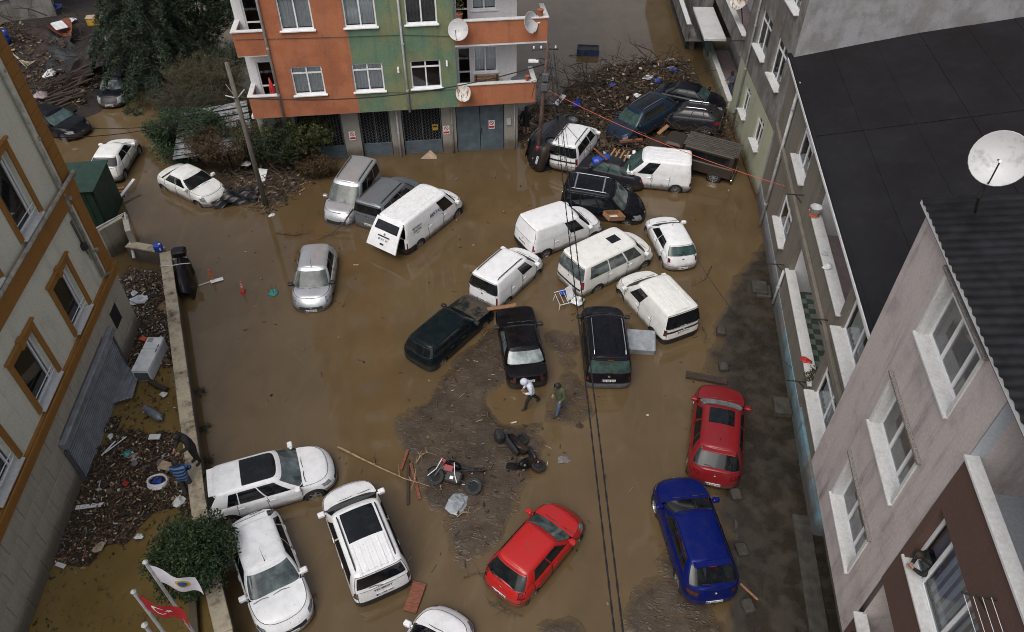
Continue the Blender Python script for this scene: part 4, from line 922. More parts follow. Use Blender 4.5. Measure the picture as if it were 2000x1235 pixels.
    def cap(ring, test, crown, ny, key, zadd=None):
        rows = []
        for i in ring:
            a, b = V[idx[(key, i, 1)]], V[idx[(key, i, -1)]]; row = []
            for k in range(ny+1):
                t_ = k/ny*2-1
                if k == 0: row.append(idx[(key, i, 1)]); continue
                if k == ny: row.append(idx[(key, i, -1)]); continue
                if abs(a[1]) < 1e-6: row.append(row[0]); continue
                V.append((a[0], -t_*a[1], a[2]+crown*(1-t_*t_)*min(1, a[1]/.5))); row.append(len(V)-1)
            rows.append((i, row))
        for (i0, r0), (i1, r1) in zip(rows, rows[1:]):
            for k in range(ny):
                f = [r0[k], r1[k], r1[k+1], r0[k+1]]; f = [a for n_, a in enumerate(f) if a != f[n_-1]]
                if len(f) < 3: continue
                p = [sum(V[a][c] for a in f)/len(f) for c in range(3)]; kk = test(p)
                if kk: put(kk, f)
    cap(range(nh), lambda p: ('bonnet' if p[0] > xc-.12 else ('boot_lid' if (p[0] < xg+.06) else None)), g['hcrown'], NY, J)
    # underside
    def under():
        for i in range(nh-1):
            f = [idx[(0,i,1)], idx[(0,i+1,1)], idx[(0,i+1,-1)], idx[(0,i,-1)]]; f = [a for k, a in enumerate(f) if a != f[k-1]]
            if len(f) >= 3: put('underbody', f)
    under()
    # ---- greenhouse
    hb = hw*g['sh']-.004; rt = hw*g['rw']; ze = H-.075
    ts = [0, .06, .25, .5, .75, .91, 1.0]
    sidebrk = sorted({d for dd in g['sides'] for d in dd})
    a0 = (xc-xg)/2; m0 = (xc+xg)/2
    s1 = (1-_YF[-1]**g['gm'])**(1/g['gn']); s2 = (1-_YF[-1]**g['gmr'])**(1/g['gnr'])
    st = sorted(set([round(v, 4) for v in np.linspace(s1-.02, -s2+.02, 22)]), reverse=True)
    for d in sidebrk:
        b_ = (X(d)-m0)/a0; b_ = max(min(b_, st[0]), st[-1]); k = int(np.argmin([abs(v-b_) for v in st])); st[k] = b_
    st = sorted(set(st), reverse=True)
    gh = [('f', v) for v in _YF] + [('s', v) for v in st] + [('r', v) for v in reversed(_YF)]; ng = len(gh)
    base = {}
    zedge = lambda x: ze - g['dropr']*max(0, (x - .5*(xrf+xrr))/(xrr-xrf))**2*2 - .03*max(0, (x-.5*(xrf+xrr))/(xrf-xrr))**2*2
    LV = [('w', t_) for t_ in ts] + [('r', .35), ('r', 1.0)]
    for j, (kind, t_) in enumerate(LV):
        tt = t_ if kind == 'w' else 1.0; ins = 0 if kind == 'w' else (.045 if t_ < .9 else .12)
        xf_ = xc+(xrf-xc)*tt - ins*.8; xr_ = xg+(xrr-xg)*tt + ins*.6; bow = .035*math.sin(math.pi*min(tt, 1))
        w_ = hb+(rt-hb)*tt**1.25 + bow*.5 - ins
        for i, e in enumerate(gh):
            x, y = _out(e, xf_, xr_, w_, g['gm'], g['gn'], g['gmr'], g['gnr'])
            xb, _ = _out(e, xc, xg, hb, g['gm'], g['gn'], g['gmr'], g['gnr']); zb = zt(xb)-.012
            xe, _ = _out(e, xrf, xrr, rt, g['gm'], g['gn'], g['gmr'], g['gnr'])
            z = zb+(zedge(xe)-zb)*tt + (0 if kind == 'w' else (.042 if t_ < .9 else .062))
            for s_ in (1, -1):
                if y < 1e-6 and s_ < 0: idx[('g', j, i, -1)] = idx[('g', j, i, 1)]; continue
                idx[('g', j, i, s_)] = len(V); V.append((x, y*s_, z))
    for j in range(len(LV)-1):
        gl = 1 <= j <= 4
        for i in range(ng-1):
            for s_ in (1, -1):
                f = [idx[('g',j,i,s_)], idx[('g',j,i+1,s_)], idx[('g',j+1,i+1,s_)], idx[('g',j+1,i,s_)]]
                if s_ > 0: f.reverse()
                f = [a for k, a in enumerate(f) if a != f[k-1]]
                if len(f) < 3: continue
                front = i < nf_-1; rear = i >= ng-nr_; tag_ = 'L' if s_ > 0 else 'R'; k = 'body'
                if front and gl and gh[i+1][1] <= .94: k = 'windscreen'
                elif rear and g['open_tail'] and j < 6 and gh[i][1] <= .94: continue
                elif rear and gl and g['rear_glass'] and gh[i][1] <= g.get('rgw', .94) and j >= g.get('rgj', 1): k = 'rear_window'
                elif gl and gh[i][0] == 's' and gh[i+1][0] == 's':
                    xm = m0 + a0*(gh[i][1]+gh[i+1][1])/2
                    for n_, (d0, d1) in enumerate(g['sides']):
                        if X(d1)-.001 < xm < X(d0)+.001: k = 'side_window%d%s' % (n_, tag_)
                elif rear and j < 6 and gh[i][1] <= .94: k = 'tailgate'
                put(k, f)
    KJ = len(LV)-1
    for i in range(ng):
        for s_ in (1, -1): idx[(('g', KJ), i, s_)] = idx[('g', KJ, i, s_)]
    sunr = g['sun']
    def roof_test(p):
        if sunr and X(sunr[1]) < p[0] < X(sunr[0]) and abs(p[1]) < rt*sunr[2]: return 'sunroof'
        return 'roof'
    cap(range(ng), roof_test, g['crown'], 12, ('g', KJ))
    # ---- meshes
    pm = 'paint_'+paintm; ws = g['windscreen'] or g['glass']
    mats = {'windscreen': ws, 'rear_window': g['rear_g'] or g['glass'], 'grille': 'plastic_black', 'underbody': 'plastic_black', 'sunroof': 'car_glass', 'rear_band': 'plastic_black', 'cladding': 'plastic_black'}
    bm_ = pm if g['bump'] == 'paint' else g['bump']
    nameof = {'bumperF': 'bumper', 'bumperR': 'bumper'}
    Vn = [Vector(p) for p in V]; objs = {}
    for k, fs in groups.items():
        used = sorted({a for f in fs for a in f}); mp = {a: n_ for n_, a in enumerate(used)}
        me = bpy.data.meshes.new(k); me.from_pydata([V[a] for a in used], [], [[mp[a] for a in f] for f in fs]); me.update()
        base_k = k.rstrip('LR') if k[-1:] in 'LR' and k not in ('bumperR',) else k
        nm = nameof.get(k, base_k.rstrip('0123456789'))
        if nm == 'headlight': mt = 'lamp_clear'
        elif nm == 'tail_light': mt = g['tlm']
        elif nm == 'side_window': mt = g['glass']
        elif nm == 'bumper': mt = bm_
        else: mt = mats.get(nm, pm)
        if nm == 'roof' and g.get('roofm'): mt = g['roofm']
        if nm == 'bonnet' and g.get('bonnetm'): mt = g['bonnetm']
        me.materials.append(M[mt]); me.polygons.foreach_set('use_smooth', [True]*len(me.polygons)); me.set_sharp_from_angle(angle=R(38))
        if nm in ('headlight', 'tail_light', 'sunroof', 'rear_band', 'side_window', 'windscreen', 'rear_window'):   # lamps stand a little proud, panes sit a little back
            off = {'headlight': .010, 'tail_light': .014, 'sunroof': .006, 'rear_band': .008}.get(nm, -.008)
            nn = [v.normal.copy() for v in me.vertices]
            for v, n_ in zip(me.vertices, nn): v.co += n_*off
        objs.setdefault(nm, []).append(link(nm, me, None, root))
    # ---- panel gaps between the painted panels
    pan = ('door', 'bonnet', 'boot_lid', 'tailgate', 'bumper')
    own = {}; 
    for k, fs in groups.items():
        for f in fs:
            for a, b in zip(f, f[1:]+f[:1]): own.setdefault((min(a, b), max(a, b)), []).append(k)
    sb = MB(); ctr = Vector((0, 0, .8))
    for (a, b), ks in own.items():
        if len(ks) == 2 and ks[0] != ks[1] and any(k.startswith(pan) for k in ks) and not any(k.startswith(('grille', 'underbody', 'rear_band')) for k in ks) and not (Vn[a].y*Vn[b].y < 0 and False):
            sb.tube([Vn[a], Vn[b]], .0095, 4, False)
    if sb.f: sb.build('panel_gap', 'seam', root)['kind'] = 'stuff'
    # window seals
    sl = MB()
    for (a, b), ks in own.items():
        if len(ks) == 2 and ks[0] != ks[1] and any('window' in k or k == 'windscreen' for k in ks) and not all('window' in k or k == 'windscreen' for k in ks): sl.tube([Vn[a], Vn[b]], .011, 4, False)
    if sl.f: sl.build('window_seal', 'plastic_black', root)['kind'] = 'stuff'
    # ---- wheels
    for wx in (fw, rwx):
        for s_ in (1, -1):
            tw = link('wheel', TYRE, None, root, (wx, s_*(hw-.125), r), (R(-90*s_), 0, 0), (r, r, r*.95)); tw.name = 'wheel'
            link('rim', RIMS[g['rim']], None, tw)
            ab = MB(); ab.lathe([(Ra*1.0, 0), (Ra*1.0, .26), (.001, .27)], 20, Matrix.Translation((wx, s_*(hw-.035), r*.98)) @ Matrix.Rotation(R(90*s_), 4, 'X'), False); ab.build('wheel_arch', 'dark_void', root)
    # ---- fittings
    def rear_x(z):
        qv = (z-g['z0'])/(zt(Rr)-g['z0']); return Rr+float(np.interp(qv, qs, ri))
    def front_x(z):
        qv = (z-g['z0'])/(zt(F)-g['z0']); return F-float(np.interp(qv, qs, fi))
    def plate(txt, z, x, s_, parent=root, mtx=None):
        b = MB(); m_ = mtx if mtx is not None else Matrix.Translation((x+s_*.014, 0, z)) @ Matrix.Rotation(R(90*s_), 4, 'Z') @ Matrix.Rotation(R(90), 4, 'X')
        b.box((-.26, -.057, -.012), (.26, .057, .0), m_); p = b.build('number_plate', 'plate', parent)
        bb = MB().box((-.258, -.055, .001), (-.215, .055, .003), m_).build('country_band', 'plate_blue', p)
        t_ = link('lettering', text_mesh(txt, .105, 'ink', bold=True), None, p); t_.matrix_local = m_ @ Matrix.Translation((.02, -.002, .004))
    if g['plate_r'] and not g['open_tail']: plate(g['plate_r'][1], g['plate_r'][0], rear_x(g['plate_r'][0]), -1)
    if g['plate_f']: plate(g['plate_f'][1], g['plate_f'][0], front_x(g['plate_f'][0]), 1)
    if g['emblem']:
        ez = g.get('embz', zt(Rr)-.12)
        if not g['open_tail']: MB().lathe([(.05, 0), (.05, .012), (.035, .014), (.032, .006)], 14, Matrix.Translation((rear_x(ez)-.006, 0, ez)) @ Matrix.Rotation(R(-90), 4, 'Y')).build('emblem', 'chrome', root)
        fz = g['z0']+.62*(zt(F)-g['z0']); MB().lathe([(.055, 0), (.055, .012), (.035, .014)], 14, Matrix.Translation((front_x(fz)-.004, 0, fz)) @ Matrix.Rotation(R(90), 4, 'Y')).build('emblem', 'chrome', root)
    if g['mirror']:
        for s_ in (1, -1):
            mx = xc-.28; mz = zt(mx)+.09; my = hb+.13
            b = MB(); b.bevbox((mx-.08, min(s_*(my-.11), s_*(my+.11)), mz-.075), (mx+.09, max(s_*(my-.11), s_*(my+.11)), mz+.075), .028)
            b.box((mx-.02, min(s_*(hb-.03), s_*(my-.08)), mz-.06), (mx+.05, max(s_*(hb-.03), s_*(my-.08)), mz-.03)); b.build('wing_mirror', g.get('mirm', pm), root)
    if g['handles']:
        for d0, d1 in g['doors']:
            for s_ in (1, -1):
                hx = X(d1)+.14; hz = g['z0']+.80*(zt(hx)-g['z0']); MB().bevbox((hx-.10, s_*hw*.985-.022, hz-.018), (hx+.10, s_*hw*.985+.022, hz+.018), .008).build('door_handle', g.get('handm', pm), root)
    zr = lambda x: zedge(x)+.062
    if g['rails']:
        for s_ in (1, -1):
            y = s_*(rt-.14); x0, x1 = xrf-.25, xrr+.22; nb = 7
            pts = [(x0, y, zr(x0)-.02)] + [(x0+(x1-x0)*(k+.5)/nb, y, zr(x0+(x1-x0)*(k+.5)/nb)+.055) for k in range(nb)] + [(x1, y, zr(x1)-.02)]
            MB().tube(pts, .022, 6).build('roof_rail', g['rails'], root)
    for k in range(g['bars']):
        x = xrf-.55-(xrf-xrr-1.0)*k/max(1, g['bars']-1); MB().bevbox((x-.04, -rt+.10, zr(x)+.06), (x+.04, rt-.10, zr(x)+.085), .01).build('roof_bar', 'alloy', root)
    if g['ribs']:
        b = MB(); n_ = g['ribs']; x0, x1 = g.get('ribx', (xrf-.35, xrr+.2))
        for k in range(n_):
            y = (k/(n_-1)*2-1)*(rt-.27); zc_ = g['crown']*(1-(y/rt)**2)
            for m_ in range(6):
                xa = x0+(x1-x0)*m_/6; xb = x0+(x1-x0)*(m_+1)/6
                b.add([(xa, y-.045, zr(xa)+zc_-.01), (xa, y-.02, zr(xa)+zc_+.006), (xa, y+.02, zr(xa)+zc_+.006), (xa, y+.045, zr(xa)+zc_-.01), (xb, y-.045, zr(xb)+zc_-.01), (xb, y-.02, zr(xb)+zc_+.006), (xb, y+.02, zr(xb)+zc_+.006), (xb, y+.045, zr(xb)+zc_-.01)], [(0,1,5,4),(1,2,6,5),(2,3,7,6)])
        b.build('roof_ribbing', pm, root)['kind'] = 'stuff'
    if g['spoiler']:
        x = xrr; b = MB(); b.bevbox((x-g['spoiler'], -rt*.86, zr(x)-.055), (x+.16, rt*.86, zr(x)-.012), .012); b.build('roof_spoiler', pm, root)
        MB().box((x-g['spoiler']-.006, -.12, zr(x)-.05), (x-g['spoiler']+.004, .12, zr(x)-.028)).build('brake_light', 'brake_red', root)
    if g['ant']:
        x = X(g['ant']); MB().tube([(x, 0, zr(x)+.03), (x-.02, 0, zr(x)+.10), (x-.25, 0, zr(x)+.42)], [.02, .008, .004], 5).build('antenna', 'plastic_black', root)
    if g['wiper']:
        for k, y in enumerate((.42, -.18)):
            p0 = Vector((xc+.02, y, zt(xc)+.025)); p1 = Vector((xc+(xrf-xc)*.18, y+.05, zt(xc)+(ze-zt(xc))*.18+.05)); p2 = Vector((xc+.03-.02, y-.52, zt(xc)+.05))
            MB().tube([p0, p0.lerp(p2, .5)+Vector((-.03, 0, .035)), p2], .010, 4).build('wiper', 'plastic_black', root)
        if g['rear_glass'] and not g['open_tail'] and g['deck'] is None:
            zb = zt(xg)+.05; MB().tube([(xg-.02, 0, zb), (xg-.012+(xrr-xg)*.1, .22, zb+.07), (xg-.012+(xrr-xg)*.12, .42, zb+.08)], .011, 4).build('wiper', 'plastic_black', root)
    for (txt, size, mtl, place) in (g['letter'] or []):
        me = text_mesh(txt, size, mtl, bold=True)
        if place[0] == 'rear':
            z = place[2]; x = rear_x(z) if z < zt(Rr) else xg + (xrr-xg)*(z-zt(xg))/(ze-zt(xg)); o = link('lettering', me, None, root); o.matrix_local = Matrix.Translation((x-.016, place[1], z)) @ Matrix.Rotation(R(-90), 4, 'Z') @ Matrix.Rotation(R(90), 4, 'X')
        else:
            s_ = -1 if place[0] == 'right' else 1; x, z = X(place[1]), place[2]
            if z > zt(x): tt = (z-zt(x))/(ze-zt(x)); y = hb+(rt-hb)*tt**1.25+.022; tilt = math.atan2((hb-rt), (ze-zt(x)))
            else: y = hw+.004; tilt = 0
            o = link('lettering', me, None, root); o.matrix_local = Matrix.Translation((x, s_*y, z)) @ Matrix.Rotation(R(180 if s_ > 0 else 0), 4, 'Z') @ Matrix.Rotation(R(90)-tilt, 4, 'X')
    if g['open_tail']:
        # load space seen through the open rear, and the lifted tailgate hinged on the roof edge
        b = MB(); b.box((Rr+.12, -hw*.84, .50), (xrr+.4, hw*.84, .55)); b.build('load_floor', 'dark_void', root)
        MB().box((xrr+1.2, -hw*.8, .5), (xrr+1.25, hw*.8, 1.75)).build('bulkhead', 'dark_void', root)
        hz = zedge(xrr)+.03; hx = xrr-.02; ang = R(g['open_tail'])
        m_ = Matrix.Translation((hx, 0, hz)) @ Matrix.Rotation(ang, 4, 'Y')       # panel runs along local -z from the hinge
        wT = rt*.98; wB = hw*.93; hh = 1.42
        def yw(t_): return wT+(wB-wT)*t_
        b = MB(); N = 10
        for k in range(N):
            t0, t1 = k/N, (k+1)/N; xo0 = -.06*math.sin(math.pi*t0); xo1 = -.06*math.sin(math.pi*t1)
            for s_ in (0,):
                vs = [m_ @ Vector(p) for p in ((xo0, -yw(t0), -hh*t0), (xo0, yw(t0), -hh*t0), (xo1, yw(t1), -hh*t1), (xo1, -yw(t1), -hh*t1), (xo0+.06, -yw(t0), -hh*t0), (xo0+.06, yw(t0), -hh*t0), (xo1+.06, yw(t1), -hh*t1), (xo1+.06, -yw(t1), -hh*t1))]
                b.add(vs, [(0,1,2,3), (7,6,5,4), (0,3,7,4), (1,5,6,2), (3,2,6,7), (0,4,5,1)])
        tg = b.build('tailgate', pm, root)
        b = MB(); 
        for k in range(6):
            t0 = .10+.30*k/6; t1 = .10+.30*(k+1)/6; f_ = lambda t_: -.072-.06*(math.sin(math.pi*t_)-0)
            b.add([m_ @ Vector(p) for p in ((-.008-.06*math.sin(math.pi*t0), -yw(t0)+.14, -hh*t0), (-.008-.06*math.sin(math.pi*t0), yw(t0)-.14, -hh*t0), (-.008-.06*math.sin(math.pi*t1), yw(t1)-.14, -hh*t1), (-.008-.06*math.sin(math.pi*t1), -yw(t1)+.14, -hh*t1))], [(0,1,2,3)])
        b.build('rear_window', 'car_glass', tg)
        MB().box((-.09, -.34, -hh*.60), (-.05, .34, -hh*.56), m_).build('plate_trim', 'plastic_black', tg)
        MB().lathe([(.06, 0), (.06, .012), (.035, .014)], 14, m_ @ Matrix.Translation((-.066, 0, -hh*.50)) @ Matrix.Rotation(R(-90), 4, 'Y')).build('emblem', 'chrome', tg)
        MB().bevbox((-.085, -.10, -hh*.86), (-.03, .10, -hh*.81), .008, m_).build('door_handle', 'plastic_black', tg)
        plate(g['plate_r'][1], 0, 0, 1, tg, m_ @ Matrix.Translation((-.078, .0, -hh*.68)) @ Matrix.Rotation(R(-90), 4, 'Z') @ Matrix.Rotation(R(90), 4, 'X'))
        for s_ in (1, -1): MB().tube([m_ @ Vector((.05, s_*wT*.9, -.55)), Vector((xrr+.05, s_*hw*.84, 1.0))], .013, 5).build('gas_strut', 'alloy', root)
    return root
# body kinds
HATCH = dict(L=4.0, W=1.72, H=1.47)
SEDAN = dict(L=4.25, W=1.70, H=1.42, xc=1.12, xrf=1.80, xg=.70, xrr=1.28, deck=1.0, belt=.95, cowl=.94, nose=.70, sides=[(1.55, 2.28), (2.35, 3.12)], doors=[(1.22, 2.30), (2.32, 3.15)], tl=(.45, .20, .62, .95))
OLDBOX = dict(L=4.2, W=1.64, H=1.40, xc=1.18, xrf=1.72, xg=.62, xrr=1.10, deck=.98, belt=.93, cowl=.93, nose=.80, sh=.94, rw=.76, mf=4, nf=18, mr=4, nr=18, gm=3, gn=22, fin=[.14,.02,0,0,.02,.02,.03,.04,.05,.07], rin=[.12,.02,0,0,.02,.02,.03,.04,.05,.06], sides=[(1.62, 2.32), (2.38, 3.02)], doors=[(1.28, 2.34), (2.36, 3.1)], hl=(.45, .05, .55, .9), tl=(.55, .10, .55, .92), hcrown=.02, crown=.03, mirror=True, mirm='plastic_black', handm='plastic_black', bump='plastic_black')
MPV = dict(L=4.3, W=1.83, H=1.82, r=.32, xc=.98, xrf=1.72, xg=.05, xrr=.20, belt=1.08, cowl=1.06, nose=.82, sh=.965, rw=.82, mr=5, nr=26, gmr=5, gnr=30, gn=18, rin=[.12,.02,0,0,.01,.015,.02,.03,.04,.05], sides=[(1.50, 2.25), (2.34, 3.2), (3.28, 3.98)], doors=[(1.18, 2.28), (2.30, 3.26)], tl=(.84, .16, .55, 1.0), bump='plastic_black', dropr=.03, crown=.05, wf=.86, wr=.80)
VAN = dict(MPV, sides=[(1.50, 2.25)], doors=[(1.18, 2.28), (2.30, 3.2)])
SUV = dict(L=4.4, W=1.84, H=1.62, r=.36, z0=.26, xc=1.08, xrf=1.78, xg=.22, xrr=.70, belt=1.08, cowl=1.06, nose=.86, sh=.91, rw=.70, sides=[(1.55, 2.32), (2.40, 3.2), (3.27, 3.62)], doors=[(1.25, 2.35), (2.37, 3.35)], tl=(.55, .32, .66, .90), hl=(.6, .5, .66, .88), wf=.90, wr=.86, rim=0, spoiler=.10, fin=[.2,.06,0,0,.02,.04,.07,.10,.16,.26], rin=[.2,.06,.0,.0,.02,.04,.06,.08,.10,.14])
TRANS = dict(VAN, L=4.9, W=1.90, H=1.97, r=.33, xc=.78, xrf=1.42, belt=1.14, cowl=1.12, nose=.92, sides=[(1.22, 2.0)], doors=[(1.0, 2.05), (2.08, 3.2)], wf=.92, wr=1.0, rw=.83)

def put_car(name, label, spec, paintm, f, r, z=.3, anchor='m', sink=.3, lift=0.0, dh=0, **k):
    a = at(*f, z); b = at(*r, z); d = (a-b); d.z = 0; d.normalize(); L = spec['L']
    c = {'m': (a+b)/2, 'f': a-d*(L/2), 'r': b+d*(L/2)}[anchor]
    return car(name, label, spec, (c.x, c.y, -sink+lift), math.atan2(d.y, d.x)+R(dh), paintm, sink=sink, **k)

CARS = {}
def carlist():
    P = put_car; c = CARS
    # ---- near rows
    c['blue'] = P('parked_car', 'deep blue crossover with its tail to the camera behind the dark red car', dict(SUV, L=4.4, W=1.80, H=1.54, plate_r=(.58, '34 MJN 274'), rear_g='car_glass', tlm='lamp_dark', xrr=.78, tl=(.45, .40, .66, .86), ant=3.35, rim=1), 'blue', (1316, 945), (1391, 1168), sink=.16, pitch=R(1))
    c['redsuv'] = P('parked_car', 'dark red crossover with sunroof standing by the kerb in front of the blue car', dict(SUV, L=4.55, W=1.85, plate_r=(.58, '34 VLL 289'), sun=(2.0, 2.75, .62), windscreen='car_glass_fogged', ant=3.4), 'dark_red', (1406, 760), (1391, 946), sink=.22)
    c['p206'] = P('parked_car', 'bright red small hatchback standing alone at the lower middle', dict(HATCH, L=3.83, W=1.66, H=1.43, xrr=.62, xg=.20, plate_r=(.62, '34 GE 3747'), hl=(.62, .62, .70, .98), tl=(.75, .30, .62, .92), windscreen='car_glass_light', nose=.74), 'red', (1126, 985), (973, 1163), sink=.20, anchor='r')
    c['rifter'] = P('parked_car', 'white people carrier with dark glass roof and black rails beside the white estate', dict(MPV, L=4.4, W=1.85, H=1.82, sun=(1.95, 3.05, .70), ribs=6, ribx=(-.95, -1.95), rails='plastic_black', plate_r=(.74, '34 CAP 004'), letter=[('PEUGEOT', .13, 'ink', ('rear', 0, .98))], windscreen='car_glass', tlm='lamp_dark', rgj=2, rgw=.87, tl=(.86, .20, .62, 1.0)), 'white', (667, 936), (757, 1172), sink=.28)
    c['audi'] = P('parked_car', 'white estate with black panoramic roof pointing right beside the low wall', dict(SUV, L=4.6, W=1.86, H=1.56, xrr=.62, xg=.2, sun=(1.80, 3.0, .84), windscreen='car_glass_light', plate_r=None, belt=1.02, cowl=1.0, nose=.80, rim=0, emblem=False), 'white', (656, 908), (398, 982), sink=.25, anchor='f')
    c['fiesta'] = P('parked_car', 'white hatchback nose to the camera beside the round tree', dict(SUV, L=4.25, W=1.76, H=1.60, r=.31, windscreen='car_glass_light', ant=1.95, rails=None, spoiler=.12, nose=.82, plate_f=(.5, '34 LR 0274'), plate_r=None), 'white', (566, 1225), (492, 1016), sink=.28, anchor='r')
    c['bottom'] = P('parked_car', 'white car cut off by the bottom edge showing its bonnet', dict(HATCH, L=4.3, W=1.78, nose=.76, plate_r=None, windscreen='car_glass'), 'white', (893, 1188), (800, 1350), sink=.28, anchor='f')
    # ---- middle cluster
    c['caddy'] = P('parked_car', 'black people carrier with silver roof rails behind the red crossover', dict(MPV, L=4.4, W=1.80, H=1.82, rails='chrome', ribs=5, plate_r=(.74, '52 SK 275'), rear_g='car_glass_green', spoiler=.06, bump='plastic_grey', tl=(.84, .14, .55, .80), mirm='plastic_black', roofm=None), 'night', (1171, 596), (1188, 752), sink=.22, anchor='r')
    c['tsed'] = P('parked_car', 'old black boxy saloon with a bright rear window beside the walking people', dict(OLDBOX, rear_g='car_glass_fogged', glass='car_glass_light', windscreen='car_glass', plate_r=(.66, '34 TZ 21'), tlm='lamp_dark', emblem=False), 'black', (1003, 608), (1032, 752), sink=.18, anchor='r')
    c['twag'] = P('parked_car', 'old dark green boxy estate with mud on its bonnet', dict(OLDBOX, L=4.25, xg=.08, xrr=.32, deck=None, sides=[(1.62, 2.32), (2.38, 3.02), (3.08, 3.95)], doors=[(1.28, 2.34), (2.36, 3.06)], rear_g='car_glass', glass='car_glass', plate_r=None, tl=(.82, .06, .5, .8), emblem=False, bonnetm='muddy_bonnet'), 'dark_green', (944, 592), (812, 706), sink=.25, anchor='r')
    c['kangoo'] = P('delivery_van', 'white panel van with muddy ribbed roof beside the black people carrier', dict(VAN, L=4.28, W=1.83, H=1.84, ribs=5, plate_r=(.84, '34 ZP 6776'), rearband=(.74, .90), rgw=.94, tlm='lamp_dark', tl=(.86, .16, .66, 1.0)), 'white_warm', (1229, 540), (1333, 655), sink=.30, anchor='r', cat='van')
    c['palio'] = P('parked_car', 'white hatchback with rear to the camera at the right end of the cluster', dict(HATCH, L=3.85, W=1.62, H=1.44, plate_r=(.45, '34 JMU 263'), rear_g='car_glass_green', tl=(.72, .26, .62, .96), glass='car_glass', ant=1.9), 'white', (1288, 434), (1334, 522), sink=.22, anchor='r')
    c['vito'] = P('passenger_van', 'white passenger van with dark roof hatch in the middle of the cluster', dict(TRANS, L=4.75, W=1.90, H=1.90, sides=[(1.22, 2.0), (2.12, 3.05), (3.15, 4.25)], sun=(2.0, 2.62, .34), glass='car_glass_light', windscreen='car_glass', plate_r=None, bump='paint', rearband=(.44, .54), tl=(.86, .18, .50, 1.0), rails=None), 'white_warm', (1264, 478), (1104, 556), sink=.20, cat='van', roll=R(2))
    c['combo'] = P('delivery_van', 'white panel van with solid rear doors behind the passenger van', dict(VAN, L=4.4, W=1.84, H=1.84, rear_glass=False, plate_r=(.78, '34 BIH 54'), tl=(.86, .14, .55, .85), bump='plastic_black', letter=None), 'white', (1166, 428), (1018, 484), sink=.15, anchor='r', cat='van', pitch=R(-2), roll=R(2))
    c['fio'] = P('delivery_van', 'small white van with black roof rails behind the dark green estate', dict(VAN, L=3.95, W=1.70, H=1.72, xc=.82, xrf=1.45, r=.29, rails='plastic_black', plate_r=(.62, '34 DPM 23'), sides=[(1.28, 2.0)], doors=[(1.0, 2.05), (2.08, 2.9)], bump='paint', tl=(.86, .10, .45, .85), rearband=None), 'white', (1033, 506), (941, 588), sink=.24, anchor='r', cat='van')
    c['corsa'] = P('parked_car', 'silver small hatchback facing the camera alone in open water', dict(HATCH, L=4.0, W=1.73, H=1.49, nose=.74, xc=.86, xrf=1.62, windscreen='car_glass_haze', plate_f=(.42, '34 BOR 276'), plate_r=None, hl=(.62, .55, .62, .96), ant=1.7, mirm='plastic_black'), 'silver', (606, 602), (627, 482), sink=.30, anchor='f')
    c['trans'] = P('delivery_van', 'white long panel van with its tailgate lifted open', dict(TRANS, open_tail=38, ribs=7, plate_r=(.9, '34 EGV 334'), tl=(.90, .16, .30, .80), bump='plastic_black', letter=[('BEKTAŞ', .24, 'ink_blue', ('right', 2.55, 1.42)), ('MITSUBISHI', .13, 'ink', ('right', 3.95, 1.42)), ('ELECTRIC', .13, 'ink', ('right', 3.95, 1.27)), ('Klima', .09, 'ink_red', ('right', 3.95, 1.14))]), 'white', (893, 380), (757, 486), sink=.22, cat='van')
    c['partner'] = P('parked_car', 'grey people carrier wedged between the silver one and the long van', dict(MPV, L=4.38, W=1.81, H=1.80, rails='plastic_black', plate_r=(.66, '34 HT 35'), rgj=2, rgw=.93, tlm='lamp_dark', tl=(.88, .12, .6, .95), bump='paint'), 'steel_grey', (806, 352), (719, 440), sink=.35, anchor='r')
    c['dokker'] = P('parked_car', 'silver people carrier facing the camera by the garages', dict(MPV, L=4.36, W=1.75, H=1.82, rails='plastic_black', windscreen='car_glass_haze', plate_r=None, plate_f=None, bump='paint', nose=.86, hl=(.6, .45, .55, .85), ribs=3), 'silver', (653, 432), (722, 335), sink=.32, anchor='f', pitch=R(-2), roll=R(-2))
    # ---- pile by the alley
    c['doblo'] = P('parked_car', 'black people carrier with silver cross bars crushed across the pile', dict(MPV, L=4.3, W=1.78, H=1.82, rails='chrome', bars=2, windscreen='car_glass_light', plate_r=None, hl=(.5, .5, .55, .9), tl=None), 'night', (1275, 415), (1095, 393), sink=.15, anchor='r', roll=R(6), pitch=R(-3))
    c['dsed'] = P('parked_car', 'dark crumpled saloon with greenish cracked windows under the blue drum', dict(SEDAN, glass='car_glass_green', windscreen='car_glass_green', rear_g='car_glass_green', plate_r=None, tl=(.5, .2, .62, .9)), 'graphite', (1120, 322), (1262, 356), sink=.20, anchor='r', roll=R(4))
    c['fion'] = P('parked_car', 'small white people carrier with red tail lamps beside the utility pole', dict(MPV, L=3.96, W=1.72, H=1.74, xc=.82, xrf=1.45, r=.29, rails='plastic_black', plate_r=(.62, '34 RTF 62'), sides=[(1.28, 2.0), (2.1, 2.85), (2.92, 3.6)], doors=[(1.0, 2.05), (2.08, 2.9)], bump='paint', rearband=(.66, .80), tl=(.86, .16, .55, .95)), 'white', (1140, 280), (1099, 332), sink=.0, anchor='r', lift=.05, pitch=R(2), roll=R(-3))
    c['combo2'] = P('delivery_van', 'white panel van side on with its nose buried in debris by the drum', dict(VAN, L=4.4, W=1.84, H=1.84, plate_r=None, tl=(.86, .14, .4, .95), rim=2, ribs=4, windscreen='car_glass_green', bump='paint'), 'white', (1196, 338), (1350, 352), sink=.12, anchor='r', cat='van', pitch=R(1))
